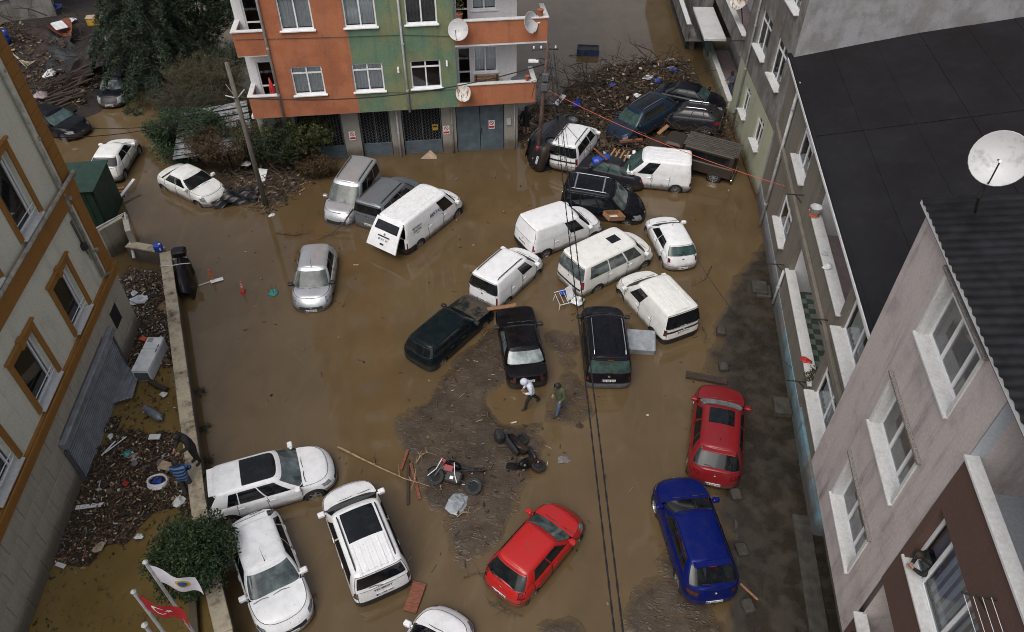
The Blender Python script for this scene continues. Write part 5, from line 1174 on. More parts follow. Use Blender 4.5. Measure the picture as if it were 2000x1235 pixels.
    c['suvside'] = P('overturned_car', 'black crossover tipped on its side between the corner house and pole', dict(SUV, L=4.5, W=1.82, H=1.66, rails='chrome', plate_r=(.7, '34 UY 61'), tl=(.5, .3, .66, .9), rim=2), 'graphite', (1112, 240), (1036, 325), z=.6, anchor='m', sink=0, roll=R(-78), rz0=.9, lift=.85)
    c['blue2'] = P('parked_car', 'slate blue crossover lying nose down on the debris pile', dict(SUV, L=4.5, W=1.86, H=1.62, rails='chrome', glass='car_glass', windscreen='car_glass_green', plate_r=None, sun=(2.0, 3.6, .82), rim=1), 'slate_blue', (1190, 262), (1318, 212), z=.9, anchor='m', sink=0, lift=.30, pitch=R(-11), roll=R(4))
    c['gsuv'] = P('parked_car', 'graphite hatchback jammed against the corner of the pale green house', dict(SUV, L=4.2, W=1.80, H=1.50, rails='chrome', plate_r=None, tl=(.5, .4, .62, .86)), 'graphite', (1325, 235), (1412, 250), z=.7, anchor='r', sink=0, lift=.20, pitch=R(-3), roll=R(5))
    c['bsed'] = P('parked_car', 'black saloon farthest back on the debris pile under the balcony', dict(SEDAN, L=4.5, W=1.80, windscreen='car_glass_green', rear_g='car_glass', plate_r=None), 'night', (1408, 212), (1288, 188), z=.6, anchor='m', sink=0, lift=.20, roll=R(-3))
    # ---- upper left
    c['focus'] = P('parked_car', 'black hatchback facing the camera under the big conifer', dict(HATCH, L=4.15, W=1.70, H=1.43, windscreen='car_glass_light', plate_f=(.42, '34 LSJ 164'), plate_r=None, hl=(.55, .55, .55, .95)), 'night', (212, 206), (256, 140), sink=.15, anchor='f')
    c['sedl'] = P('parked_car', 'black saloon half hidden behind the cream building', dict(SEDAN, L=4.6, W=1.80, windscreen='car_glass_green', rim=2, plate_r=None, nose=.74), 'night', (166, 258), (60, 232), sink=.15, anchor='f')
    c['whatch'] = P('parked_car', 'white older hatchback with a broken bumper by the green shed', dict(HATCH, L=3.95, W=1.63, H=1.40, xrr=.85, xg=.28, xc=1.05, xrf=1.75, plate_r=None, tl=(.6, .12, .60, .86), sh=.92, rw=.74, mr=4, nr=16, emblem=False), 'white_warm', (242, 293), (205, 353), sink=.12, anchor='r')
    c['albea'] = P('parked_car', 'white saloon nose to the black tarpaulin by the shrubs', dict(SEDAN, L=4.2, W=1.70, plate_f=(.45, '34 GRV 84'), plate_r=None, hl=(.6, .5, .62, .95), glass='car_glass', ant=None), 'white_warm', (430, 388), (305, 330), sink=.25, anchor='f')
carlist()
# three red diamonds of the logo on the long van's side
_v = CARS['trans']; _b = MB()
for k in range(3):
    a = R(90+120*k); c_ = Vector((math.cos(a)*.07, math.sin(a)*.07, 0))
    pts = [Vector((math.cos(a)*d*.075+math.cos(a+math.pi/2)*e*.045, math.sin(a)*d*.075+math.sin(a+math.pi/2)*e*.045, 0))+c_ for d, e in ((1,0),(0,1),(-1,0),(0,-1))]
    _b.add(pts, [(0,1,2,3)])
_o = _b.build('logo', 'ink_red', _v); _o.matrix_local = Matrix.Translation((2.45-3.36, -.855, 1.45)) @ Matrix.Rotation(R(90)-.14, 4, 'X')
# ------------------------------------------------------------------ trees and shrubs
def leaves(pts, size, mat, name, parent, r, aspect=.45, droop=0.0):
    """leaf blades at the given points, each folded a little along its middle"""
    n = len(pts); V = np.zeros((n*6, 3)); k = 0
    P = np.array(pts); a = r.uniform(0, 2*math.pi, n); e = r.uniform(-.9, .9, n)-droop; ro = r.uniform(-1.2, 1.2, n); s = size*r.uniform(.65, 1.25, n)
    d = np.stack([np.cos(a)*np.cos(e), np.sin(a)*np.cos(e), np.sin(e)], 1); u = np.stack([-np.sin(a), np.cos(a), np.zeros(n)], 1); w = np.cross(d, u)
    sd_ = u*np.cos(ro)[:, None]+w*np.sin(ro)[:, None]; up = np.cross(sd_, d); h = (s*aspect)[:, None]; S_ = s[:, None]
    V[0::6] = P; V[1::6] = P+d*S_*.5+sd_*h*.5+up*h*.15; V[2::6] = P+d*S_; V[3::6] = P+d*S_*.5-sd_*h*.5+up*h*.15; V[4::6] = P+d*S_*.5-up*h*.05; V[5::6] = P+d*S_
    b = np.arange(n)*6; F = np.stack([np.stack([b, b+1, b+2, b+4], 1), np.stack([b, b+4, b+2, b+3], 1)], 1).reshape(-1, 4)
    me = bpy.data.meshes.new(name); me.from_pydata(V.tolist(), [], F.tolist()); me.materials.append(M[mat]); return link(name, me, None, parent)
def grow(r, base, h, rad, n, spread=.9, wob=.25):
    """limb paths from a base: list of polylines"""
    out = []
    for k in range(n):
        a = r.uniform(0, 2*math.pi); t0 = r.uniform(.15, .55); L = r.uniform(.6, 1.0); p = Vector(base)+Vector((0, 0, h*t0)); pts = [p.copy()]
        dz = h*(1-t0)*r.uniform(.4, 1.0); dr = rad*spread*L
        for i in range(1, 5):
            t = i/4; pts.append(p+Vector((math.cos(a)*dr*t+r.uniform(-1, 1)*wob*.3, math.sin(a)*dr*t+r.uniform(-1, 1)*wob*.3, dz*t**.8)))
        out.append(pts)
    return out
def tree(name, label, base, h, crown_c, radii, nleaf, size, mat, trunk_r=.12, seed=1, clumps=40, fill=.35, cat='tree', barkm='bark'):
    r = np.random.RandomState(seed); pr = random.Random(seed); t = empty(name, base, label=label, cat=cat)
    c = Vector(crown_c)-Vector(base); b = MB(); top = c+Vector((0, 0, -radii[2]*.2))
    b.tube([(0, 0, -.2), (c.x*.2, c.y*.2, top.z*.4), (c.x*.7, c.y*.7, top.z*.8), top], [trunk_r*1.25, trunk_r, trunk_r*.75, trunk_r*.45], 8)
    cl = []
    for k in range(clumps):
        v = Vector((pr.gauss(0, 1), pr.gauss(0, 1), pr.gauss(0, 1))).normalized(); q = pr.uniform(.55, 1.0)
        p = c+Vector((v.x*radii[0]*q, v.y*radii[1]*q, v.z*radii[2]*q)); cl.append((p, pr.uniform(.55, 1.15)))
        if k % 3 == 0: b.tube([top*.75, top.lerp(p, .5)+Vector((0, 0, .1)), p], [trunk_r*.4, trunk_r*.22, trunk_r*.06], 5)
    b.build('trunk', barkm, t); pts = []; per = nleaf//clumps; sc = min(radii)*.42
    for p, s in cl:
        g = r.normal(0, 1, (int(per*s), 3)); g /= np.linalg.norm(g, axis=1)[:, None]+1e-9; g *= (r.uniform(fill, 1, (len(g), 1))**.5)*sc*s; pts.append(g+np.array(p))
    leaves(np.concatenate(pts), size, mat, 'crown', t, r); return t
def shrub(name, label, base, h, rad, stems, nleaf, size, mat, seed=1, twigm='twig', sub=5, group=None):
    r = np.random.RandomState(seed); pr = random.Random(seed); t = empty(name, base, label=label, cat='shrub', group=group); b = MB(); pts = []
    for k in range(stems):
        a = pr.uniform(0, 6.283); q = pr.uniform(.2, 1)**.6; tip = Vector((math.cos(a)*rad[0]*q, math.sin(a)*rad[1]*q, h*pr.uniform(.55, 1.0)*(1-.35*q))); bend = Vector((pr.gauss(0, .12), pr.gauss(0, .12), h*.12)); p0 = Vector((math.cos(a)*rad[0]*.3*q, math.sin(a)*rad[1]*.3*q, -.1)); pm_ = p0.lerp(tip, .5)+bend
        b.tube([p0, pm_, tip], [.022, .015, .005], 4, False)
        for i in range(sub):
            f = pr.uniform(.35, .95); s0 = pm_.lerp(tip, (f-.5)*2) if f > .5 else p0.lerp(pm_, f*2); s1 = s0+Vector((pr.gauss(0, .28), pr.gauss(0, .28), pr.uniform(.0, .35)))*h*.28
            b.tube([s0, s0.lerp(s1, .5)+Vector((pr.gauss(0, .03), pr.gauss(0, .03), .02)), s1], [.010, .007, .003], 3, False)
            m = int(nleaf/(stems*sub))
            if m: w = r.uniform(0, 1.1, (m, 1)); pts.append(np.array(s0)*(1-w)+np.array(s1)*w+r.normal(0, .055, (m, 3)))
    b.build('stem', twigm, t)
    if pts: leaves(np.concatenate(pts), size, mat, 'foliage', t, r)
    return t
def cedar(name, label, base, h, rad, seed):
    """conifer with tiers of drooping boughs hung with needle sprays"""
    r = np.random.RandomState(seed); pr = random.Random(seed); t = empty(name, base, label=label, cat='tree'); b = MB(); pts = []
    b.tube([(0, 0, -.3), (.05, 0, h*.5), (0, .05, h)], [.22, .15, .03], 8)
    n = 74
    for k in range(n):
        f = (k+.5)/n; z = h*(.10+.88*f); L = rad*(1-f)**.65*pr.uniform(.75, 1.1)+.25; a = k*2.399+pr.uniform(-.3, .3); d = Vector((math.cos(a), math.sin(a), 0)); p = [Vector((0, 0, z)), Vector((0, 0, z+.10*L))+d*L*.4, Vector((0, 0, z-.08*L))+d*L*.75, Vector((0, 0, z-.42*L))+d*L]
        b.tube(p, [.05*(1-f)+.015, .03*(1-f)+.01, .014, .004], 4, False); sidev = Vector((-d.y, d.x, 0))
        m = int(120*L/rad)+16
        for i in range(m):
            q = pr.uniform(.15, 1.0); s0 = p[0].lerp(p[1], q/.4) if q < .4 else (p[1].lerp(p[2], (q-.4)/.35) if q < .75 else p[2].lerp(p[3], (q-.75)/.25)); wd = L*.36*(1.1-q)*pr.choice((-1, 1))*pr.uniform(.3, 1)
            s1 = s0+sidev*wd+d*abs(wd)*.5+Vector((0, 0, -abs(wd)*.5-.12)); w = r.uniform(0, 1.05, (12, 1)); pts.append(np.array(s0)*(1-w)+np.array(s1)*w+r.normal(0, .035, (12, 3)))
    b.build('trunk', 'bark', t); leaves(np.concatenate(pts), .19, 'leaf_cedar', 'crown', t, r, .26, .6); return t
def plants():
    g = lambda x, y: (lambda p: Vector((p.x, p.y, max(0, zg(p.x, p.y)))))(at(x, y))
    cedar('conifer_tree', 'big dark conifer with drooping boughs above the black hatchback', g(318, 165), 9.5, 4.4, 3)
    b = g(418, 140); tree('evergreen_tree', 'dark broadleaf tree between the conifer and the orange block', b, 6, b+Vector((-.3, .8, 4.2)), (2.6, 2.2, 2.1), 22000, .19, 'leaf_dark', .13, 5, 46)
    b = at(378, 1165, .2); tree('laurel_tree', 'round clipped laurel tree on the low wall beside the white hatchback', b, 3, at(371, 1078, 1.75), (1.28, 1.28, 1.02), 15000, .115, 'leaf_laurel', .09, 8, 90, .25)
    b = g(390, 318); tree('evergreen_bush', 'dense dark evergreen bush behind the white saloon', b, 3, b+Vector((-.4, .4, 1.35)), (2.2, 1.7, 1.45), 18000, .13, 'leaf_laurel', .07, 12, 50, .25, 'shrub')
    b = g(455, 335); shrub('wild_shrub', 'tangled brownish shrub under the wooden pole', b, 3.4, (2.2, 1.7), 130, 12000, .10, 'leaf_brown', 21)
    b = g(545, 330); shrub('wild_shrub', 'dark green thicket in front of the left garage door', b, 3.3, (2.2, 1.5), 130, 17000, .11, 'leaf_dark', 22)
    b = g(590, 318); shrub('wild_shrub', 'yellow green leafy shrub against the garages', b, 3.7, (2.3, 1.4), 120, 19000, .115, 'leaf_olive', 23)
    b = g(545, 258); shrub('wild_shrub', 'green shrub reaching the underside of the orange wall', b, 3.6, (1.6, 1.0), 80, 9000, .115, 'leaf_olive', 24)
    b = g(420, 215); shrub('wild_shrub', 'bare twiggy shrub in front of the pale shed roof', b, 4.2, (2.6, 1.7), 260, 7500, .08, 'leaf_olive', 25, sub=7)
    b = g(500, 235); shrub('wild_shrub', 'thin bare shrub beside the corner of the orange block', b, 3.2, (1.4, 1.1), 90, 3000, .09, 'leaf_olive', 26, sub=7)
    b = g(440, 170); shrub('wild_shrub', 'half bare shrub behind the wooden pole top', b, 3.4, (2.4, 1.6), 120, 12000, .11, 'leaf_dark', 27, sub=6)
    b = g(355, 300); shrub('wild_shrub', 'dark leafy shrub at the left end of the thicket', b, 2.6, (1.4, 1.2), 90, 9000, .11, 'leaf_dark', 31)
    b = g(480, 300); shrub('wild_shrub', 'dark shrub in the middle of the thicket behind the pole', b, 3.0, (2.0, 1.4), 120, 12000, .11, 'leaf_dark', 32)
    b = g(620, 345); shrub('wild_shrub', 'low shrub at the waterline left of the silver people carrier', b, 1.5, (1.2, .8), 60, 5000, .10, 'leaf_brown', 33)
    b = g(370, 120); shrub('wild_shrub', 'dark undergrowth beneath the big conifer', b, 2.4, (2.6, 2.0), 120, 11000, .13, 'leaf_dark', 34)
    b = g(390, 262); shrub('wild_shrub', 'loose dark shrub spreading over the pale fallen sheets', b, 3.6, (2.4, 1.4), 220, 9000, .09, 'leaf_dark', 35, sub=8)
    b = g(70, 15); shrub('wild_shrub', 'low dark shrub at the far end of the yard', b, 1.4, (2.6, 1.4), 60, 3800, .11, 'leaf_dark', 28)
    b = g(190, 0); shrub('wild_shrub', 'spreading olive shrub behind the yellow tub', b, 1.5, (3.0, 1.5), 60, 3800, .11, 'leaf_olive', 29)
    for k, (x, y) in enumerate(((392, 770), (398, 840), (404, 905))):
        b = at(x, y, 0); shrub('wall_weed', 'tuft of weeds at the foot of the low wall, %s one' % ('farthest', 'middle', 'nearest')[k], b, .3, (.16, .3), 12, 180, .06, 'leaf_dark', 40+k, sub=2, group='weeds at the foot of the low wall')
    b = FB @ Vector((-25, -1.3, 2.0)); shrub('balcony_plant', 'bright leafy plant on the far balcony ledge at the top', b, .8, (.5, .8), 24, 700, .10, 'leaf_olive', 51)
    b = GB @ Vector((9.1, .0, 2.3)); shrub('balcony_plant', 'small plant on the lower loggia of the grey house', b, .55, (.25, .3), 14, 200, .09, 'leaf_olive', 52)
plants()
# ------------------------------------------------------------------ poles and wires
def gpos(x, y, z=None):
    p = at(x, y, 0); h = max(0, zg(p.x, p.y)) if z is None else z; return at(x, y, h)
def sagline(a, b, sag, n=14):
    a, b = Vector(a), Vector(b); return [a.lerp(b, i/n)-Vector((0, 0, 4*sag*(i/n)*(1-i/n))) for i in range(n+1)]
def cable(name, label, pts, r, mat='wire', cat='cable', group=None):
    o = MB().tube(pts, r, 5).build(name, mat, smooth=True); return tag(o, label, cat, group)
up_b = at(1048, 334, 0); UP = lambda z: up_b+Vector((.055*z, .02*z, z))
def utility_pole():
    r = empty('utility_pole', up_b, label='leaning rusty utility pole with tangled wires beside the alley', cat='pole')
    L = lambda z: UP(z)-up_b
    MB().tube([L(-.4), L(3.2), L(7.0)], [.12, .11, .085], 10).build('pole', 'pole_rust', r, True)
    MB().tube([L(6.7)+Vector((-.75, 0, 0)), L(6.7)+Vector((.55, .1, 0))], .045, 6).build('cross_arm', 'iron', r)
    for k in range(4): MB().lathe([(.03, 0), (.05, .04), (.035, .08), (.045, .11), (.02, .14)], 8, Matrix.Translation(L(6.74)+Vector((-.65+.35*k, .02*k, 0)))).build('insulator', 'plastic_white', r)
    MB().tube([L(6.2), L(6.25)+Vector((-.35, -.1, .1)), L(6.15)+Vector((-.55, -.15, .08))], .03, 6).build('lamp_arm', 'iron', r)
    MB().bevbox((-.28, -.12, -.06), (.22, .12, .07), .03, Matrix.Translation(L(6.15)+Vector((-.6, -.15, .05)))).build('lamp_head', 'plastic_white', r)
    pr = random.Random(3); b = MB()
    for k in range(22):
        p = L(pr.uniform(4.3, 6.2)); d = Vector((pr.gauss(0, .3), pr.gauss(0, .2), pr.gauss(0, .3))); e = Vector((pr.gauss(0, .25), pr.gauss(0, .2), -pr.uniform(.1, .9))); b.tube([p, p+d, p+d*.6+e, p+e*1.3], .012, 4, False)
    b.build('wire_tangle', 'wire', r)['kind'] = 'stuff'
    for z in (4.9, 5.4): MB().bevbox((-.16, -.28, -.2), (.16, -.1, .2), .02, Matrix.Translation(L(z))).build('junction_box', 'plastic_grey', r)
utility_pole()
wp_b = at(519, 402, 0); wp_h = 7.6
def wooden_pole():
    r = empty('utility_pole', wp_b, label='weathered wooden pole standing in the shrubs left of the orange block', cat='pole')
    MB().tube([(0, 0, -.3), (.02, 0, wp_h*.5), (0, .03, wp_h)], [.13, .115, .09], 9).build('pole', 'wood_pole', r, True)
    MB().tube([(-.45, 0, 6.05), (.05, 0, 5.9), (.45, .1, 6.3)], .03, 5).build('bracket', 'pipe_grey', r); MB().tube([(-.3, 0, 6.6), (0, 0, 5.95)], .015, 4).build('bracket', 'pipe_grey', r)
wooden_pole()
def wires():
    w = wp_b+Vector((.05, 0, 5.95))
    cable('overhead_cable', 'thick black cable crossing the front of the orange block', sagline(UP(6.0), w, .75), .028)
    cable('overhead_cable', 'thin wire from the wooden pole over the black hatchback to the left', sagline(w, LB @ Vector((.3, .5, 9.0)), .6), .016)
    cable('overhead_cable', 'second thin wire sloping over the yard towards the cream building', sagline(wp_b+Vector((-.2, 0, 5.2)), LB @ Vector((.35, 1.5, 9.6)), .5), .013)
    for k, (bx, by, tz) in enumerate(((1203, 1235, 6.55), (1220, 1235, 6.62))):      # twisted pairs that run out over the car park
        A = UP(tz)+Vector((.10+.22*k, 0, 0)); B = at(bx, by, 10.5); C = B+(B-A)*.25
        pts = sagline(A, C, .25, 60); lb_ = ['left of the two long twisted cables over the car park', 'right of the two long twisted cables over the car park'][k]
        o = MB(); 
        for s in (0, math.pi):
            q = [p+Vector((math.cos(i*1.9+s)*.011, 0, math.sin(i*1.9+s)*.011)) for i, p in enumerate(sagline(A, C, .25, 160))]; o.tube(q, .011, 4, False)
        tag(o.build('overhead_cable', 'wire', smooth=True), lb_, 'cable', 'twisted cables over the car park')
    cable('overhead_cable', 'bright red cable from the pole to the grey house', sagline(UP(4.75), GB @ Vector((-.6, -.05, 3.95)), .35), .014, 'cable_red')
    cable('overhead_cable', 'reddish cable running along the underside of the pale green wall', [FB @ Vector((-16, -.18, .2)), FB @ Vector((-9, -.18, .22)), FB @ Vector((-8.3, -.04, .25)), FB @ Vector((0, -.04, .3)), FB @ Vector((.4, .1, .9))], .018, 'rust')
    cable('overhead_cable', 'thin dark wire from the white hatchback to the blue plinth', [at(1300, 436, 1.2), at(1345, 480, 1.0), at(1376, 530, .5), at(1425, 600, .35), at(1490, 668, .5), GB @ Vector((7.5, -.15, 1.1))], .012)
    cable('overhead_cable', 'black service wire from the pole into the debris by the drum', sagline(UP(4.4), at(1190, 330, 1.9), .3), .013)
    for k in range(3): cable('hanging_wire', ('black', 'dark', 'frayed')[k]+' wire hanging from the utility pole, %s one' % ('leftmost', 'middle', 'rightmost')[k], sagline(UP(6.5)+Vector((.2+.12*k, 0, 0)), at(1092+16*k, 330+20*k, 1.9), .2+.1*k), .010, group='wires hanging from the utility pole')
wires()

# ------------------------------------------------------------------ flood debris
def litter(name, label, poly, n, seed, size=(.05, .22), lift=.25, mat='litter', dens=None, sticks=.45, dry=False):
    """broken bits lying over an outline on the ground: uncountable small stuff"""
    r = np.random.RandomState(seed); P = np.array(poly); lo, hi = P.min(0), P.max(0); xs = r.uniform(lo[0], hi[0], n*4); ys_ = r.uniform(lo[1], hi[1], n*4); ok = bank_sd(xs, ys_, poly) > -.15+.3*r.randn(n*4)*.3; ok &= (ground_h(xs, ys_) > .008) | (r.rand(n*4) < (.06 if dry else 1.1)); xs, ys_ = xs[ok][:n], ys_[ok][:n]; zs = np.maximum(ground_h(xs, ys_), 0)
    sd = np.clip(bank_sd(xs, ys_, poly), 0, 1.2); zs = zs+r.uniform(0, 1, len(xs))**1.5*lift*sd/1.2; m = len(xs)
    st = r.uniform(0, 1, m) < sticks; L = r.uniform(*size, m); L = np.where(st, L*2.6, L); W_ = np.where(st, r.uniform(.012, .04, m), L*r.uniform(.35, .9, m)); H_ = np.where(st, W_, r.uniform(.008, .05, m))
    a = r.uniform(0, 6.283, m); e = r.normal(0, .28, m); ro = r.normal(0, .35, m)
    d = np.stack([np.cos(a)*np.cos(e), np.sin(a)*np.cos(e), np.sin(e)], 1); u = np.stack([-np.sin(a), np.cos(a), 0*a], 1); w_ = np.cross(d, u); s = u*np.cos(ro)[:, None]+w_*np.sin(ro)[:, None]; t = np.cross(d, s)
    C_ = np.stack([xs, ys_, zs+H_*.5+.01], 1); V = np.zeros((m, 8, 3)); k = 0
    for sx in (-1, 1):
        for sy in (-1, 1):
            for sz in (-1, 1): V[:, k] = C_+d*(L*.5*sx)[:, None]*(1 if sy > 0 else .86)+s*(W_*.5*sy)[:, None]+t*(H_*.5*sz)[:, None]; k += 1
    q = np.array([(0,1,3,2), (4,6,7,5), (0,4,5,1), (2,3,7,6), (0,2,6,4), (1,5,7,3)]); F = (np.arange(m)[:, None, None]*8+q[None]).reshape(-1, 4)
    me = bpy.data.meshes.new(name); me.from_pydata(V.reshape(-1, 3).tolist(), [], F.tolist()); me.materials.append(M[mat]); o = link(name, me); return tag(o, label, 'debris', None, 'stuff')
litter('debris_mass', 'broken wood, litter and silt covering the yard beside the cream building', BANKS['court'][0], 7500, 3, (.025, .10), .10, sticks=.4, dry=True)
litter('debris_mass', 'larger broken boards and scraps on the yard silt', BANKS['court'][0], 260, 13, (.10, .24), .16, sticks=.5, dry=True)
litter('debris_mass', 'heap of broken wood and rubbish blocking the alley', BANKS['pile'][0], 5500, 4, (.07, .26), .75, sticks=.55)
litter('debris_mass', 'scattered wood and rubbish over the dark yard', BANKS['yard'][0][4:] + [tuple(at(0, 60))[:2]], 1500, 5, (.08, .3), .2)
litter('debris_mass', 'litter caught under the shrubs by the wooden pole', poly_at([(430, 330), (520, 300), (640, 320), (600, 365), (545, 400), (520, 420), (470, 395)]), 900, 6, (.05, .2), .15)
litter('debris_mass', 'rubbish caught between the tipped car and the corner house', poly_at([(1015, 230), (1060, 200), (1090, 225), (1060, 270), (1012, 290)]), 600, 7, (.06, .2), .3)
litter('debris_mass', 'splintered wood packed between the wrecked cars', poly_at([(1150, 285), (1215, 280), (1310, 262), (1330, 290), (1240, 305), (1160, 330)]), 900, 8, (.08, .3), .7, sticks=.6)
litter('floating_litter', 'twigs and scraps drifting on the brown water of the car park', poly_at([(400, 480), (640, 400), (1000, 310), (1380, 400), (1430, 700), (1440, 1235), (620, 1235), (450, 900)]), 170, 9, (.03, .12), .0, sticks=.6)
litter('debris_mass', 'leaves and twigs washed up along the mud bank', BANKS['island'][0], 130, 10, (.03, .12), .02, sticks=.6)
def tangle(label, poly, n, seed, L=(.6, 2.0), lift=.9, r=.03, mat='twig'):
    """matted branches: uncountable, one mass"""
    pr = random.Random(seed); P = np.array(poly); lo, hi = P.min(0), P.max(0); b = MB(); rs_ = np.random.RandomState(seed)
    xs, ys_ = rs_.uniform(lo[0], hi[0], n*5), rs_.uniform(lo[1], hi[1], n*5); ok = bank_sd(xs, ys_, poly) > 0; xs, ys_ = xs[ok][:n], ys_[ok][:n]; hs_ = np.maximum(ground_h(xs, ys_), 0)
    for x, y, h0 in zip(xs, ys_, hs_):
        p = Vector((x, y, h0+pr.uniform(0, lift))); a = pr.uniform(0, 6.283); e = pr.gauss(.1, .35); l = pr.uniform(*L); d = Vector((math.cos(a)*math.cos(e), math.sin(a)*math.cos(e), math.sin(e)))*l
        m1 = p+d*.35+Vector((pr.gauss(0, .1), pr.gauss(0, .1), pr.gauss(0, .08)))*l; m2 = p+d*.7+Vector((pr.gauss(0, .12), pr.gauss(0, .12), pr.gauss(.03, .08)))*l; rr = r*pr.uniform(.4, 1.3); b.tube([p, m1, m2, p+d], [rr, rr*.8, rr*.6, rr*.25], 4, False)
        for q in range(3): s0 = m1.lerp(m2, pr.random()); b.tube([s0, s0+Vector((pr.gauss(0, .2), pr.gauss(0, .2), pr.uniform(0, .2)))*l], [rr*.4, rr*.15], 3, False)
    o = b.build('branch_mass', mat); return tag(o, label, 'debris', None, 'stuff')
tangle('tangled branches matted into the heap in the alley', BANKS['pile'][0], 230, 31, (.6, 2.2), .8, .035, 'wood_dark')
tangle('bare branches strewn in front of the heap by the utility pole', poly_at([(1075, 255), (1100, 150), (1190, 130), (1230, 200), (1150, 275)]), 120, 32, (.6, 1.8), .9, .025)
tangle('broken branches wedged between the wrecked cars', poly_at([(1150, 300), (1215, 275), (1330, 255), (1420, 270), (1415, 300), (1300, 290), (1200, 330)]), 90, 33, (.5, 1.5), 1.2, .028, 'wood_dark')
tangle('fallen branches lying over the dark yard', poly_at([(40, 215), (175, 225), (240, 130), (260, 70), (60, 60), (20, 120)]), 170, 34, (.7, 2.2), .6, .035, 'wood_dark')
tangle('dead brushwood around the foot of the wooden pole', poly_at([(430, 360), (500, 310), (600, 330), (560, 400), (480, 410)]), 110, 35, (.4, 1.2), .5, .022)
litter('debris_mass', 'rubbish and timber packed between the cars and the pale green wall', poly_at([(1285, 230), (1330, 190), (1415, 225), (1428, 330), (1395, 345), (1300, 270)]), 1200, 14, (.07, .28), .9, sticks=.6)
tangle('broken branches packed against the pale green wall', poly_at([(1285, 230), (1330, 190), (1415, 225), (1428, 320), (1395, 335), (1300, 270)]), 110, 36, (.5, 1.6), 1.1, .03, 'wood_dark')
def plank(label, p0, p1, w_, th, mat, z=.05, z1=None, name='plank', cat='plank', group=None):
    a = at(*p0, z); b = at(*p1, z if z1 is None else z1); d = b-a; L = d.length; m = Matrix.Translation(a) @ d.to_track_quat('X', 'Z').to_matrix().to_4x4(); o = MB().bevbox((0, -w_/2, -th/2), (L, w_/2, th/2), min(th, .012)*.4, m).build(name, mat); return tag(o, label, cat, group)
def stick(label, pts, r, mat='twig', name='branch', cat='branch', side=4, seed=1):
    pr = random.Random(seed); P = [at(x, y, z) for x, y, z in pts]; n = len(P); rs = [r*(1-.75*i/(n-1)) for i in range(n)]; t = empty(name, P[0], label=label, cat=cat); o = P[0]
    MB().tube([p-o for p in P], rs, 6).build('stem', mat, t, True)
    for k in range(side):
        i = pr.randrange(1, n); q = P[i-1].lerp(P[i], pr.random())-o; L = pr.uniform(.15, .5); v = Vector((pr.gauss(0, 1), pr.gauss(0, 1), abs(pr.gauss(0, .6)))).normalized()*L; MB().tube([q, q+v*.5+Vector((0, 0, .04)), q+v], [r*.4, r*.28, r*.1], 4).build('twig', mat, t)
    return t
def rag(label, x, y, s, mat, z=None, seed=0, name='plastic_bag', cat='bag', hgt=.3):
    """crumpled bag or cloth"""
    p = gpos(x, y, z); r = random.Random(seed*7+int(x)); b = MB(); n, mrows = 9, 4; vs = [(0, 0, s*hgt*r.uniform(.7, 1.1))]; fs = []
    for j in range(1, mrows+1):
        for i in range(n):
            a = 6.283*i/n; rr = s*j/mrows*r.uniform(.6, 1.15)*.5; vs.append((rr*math.cos(a)*1.25, rr*math.sin(a), max(.004, s*hgt*(1-(j/mrows)**1.5)*r.uniform(.5, 1.25))))
    for i in range(n): fs.append((0, 1+i, 1+(i+1) % n))
    for j in range(mrows-1):
        for i in range(n): a = 1+j*n; fs.append((a+i, a+n+i, a+n+(i+1) % n, a+(i+1) % n))
    b.add(vs, fs); o = b.build(name, mat, loc=p, rot=(0, 0, r.uniform(0, 6))); return tag(o, label, cat)
def sheet_obj(name, label, quad, mat, cat, z=.3, wob=.08, th=.015, seed=1, n=10):
    """creased sheet over four ground points"""
    r = random.Random(seed); A, B, C_, D = [at(*q[:2], q[2] if len(q) > 2 else z) for q in quad]; vs = []; fs = []
    for j in range(n+1):
        for i in range(n+1):
            u, v = i/n, j/n; p = A.lerp(B, u).lerp(D.lerp(C_, u), v); vs.append(p+Vector((0, 0, wob*(mnoise.noise(Vector((u*4, v*4, seed)))*1.3))))
    for j in range(n):
        for i in range(n): k = j*(n+1)+i; fs.append((k, k+1, k+n+2, k+n+1))
    m0 = len(vs); vs2 = vs+[p-Vector((0, 0, th)) for p in vs]; fs2 = fs+[tuple(reversed([a+m0 for a in f])) for f in fs]; o = MB().add(vs2, fs2).build(name, mat, smooth=True); return tag(o, label, cat)

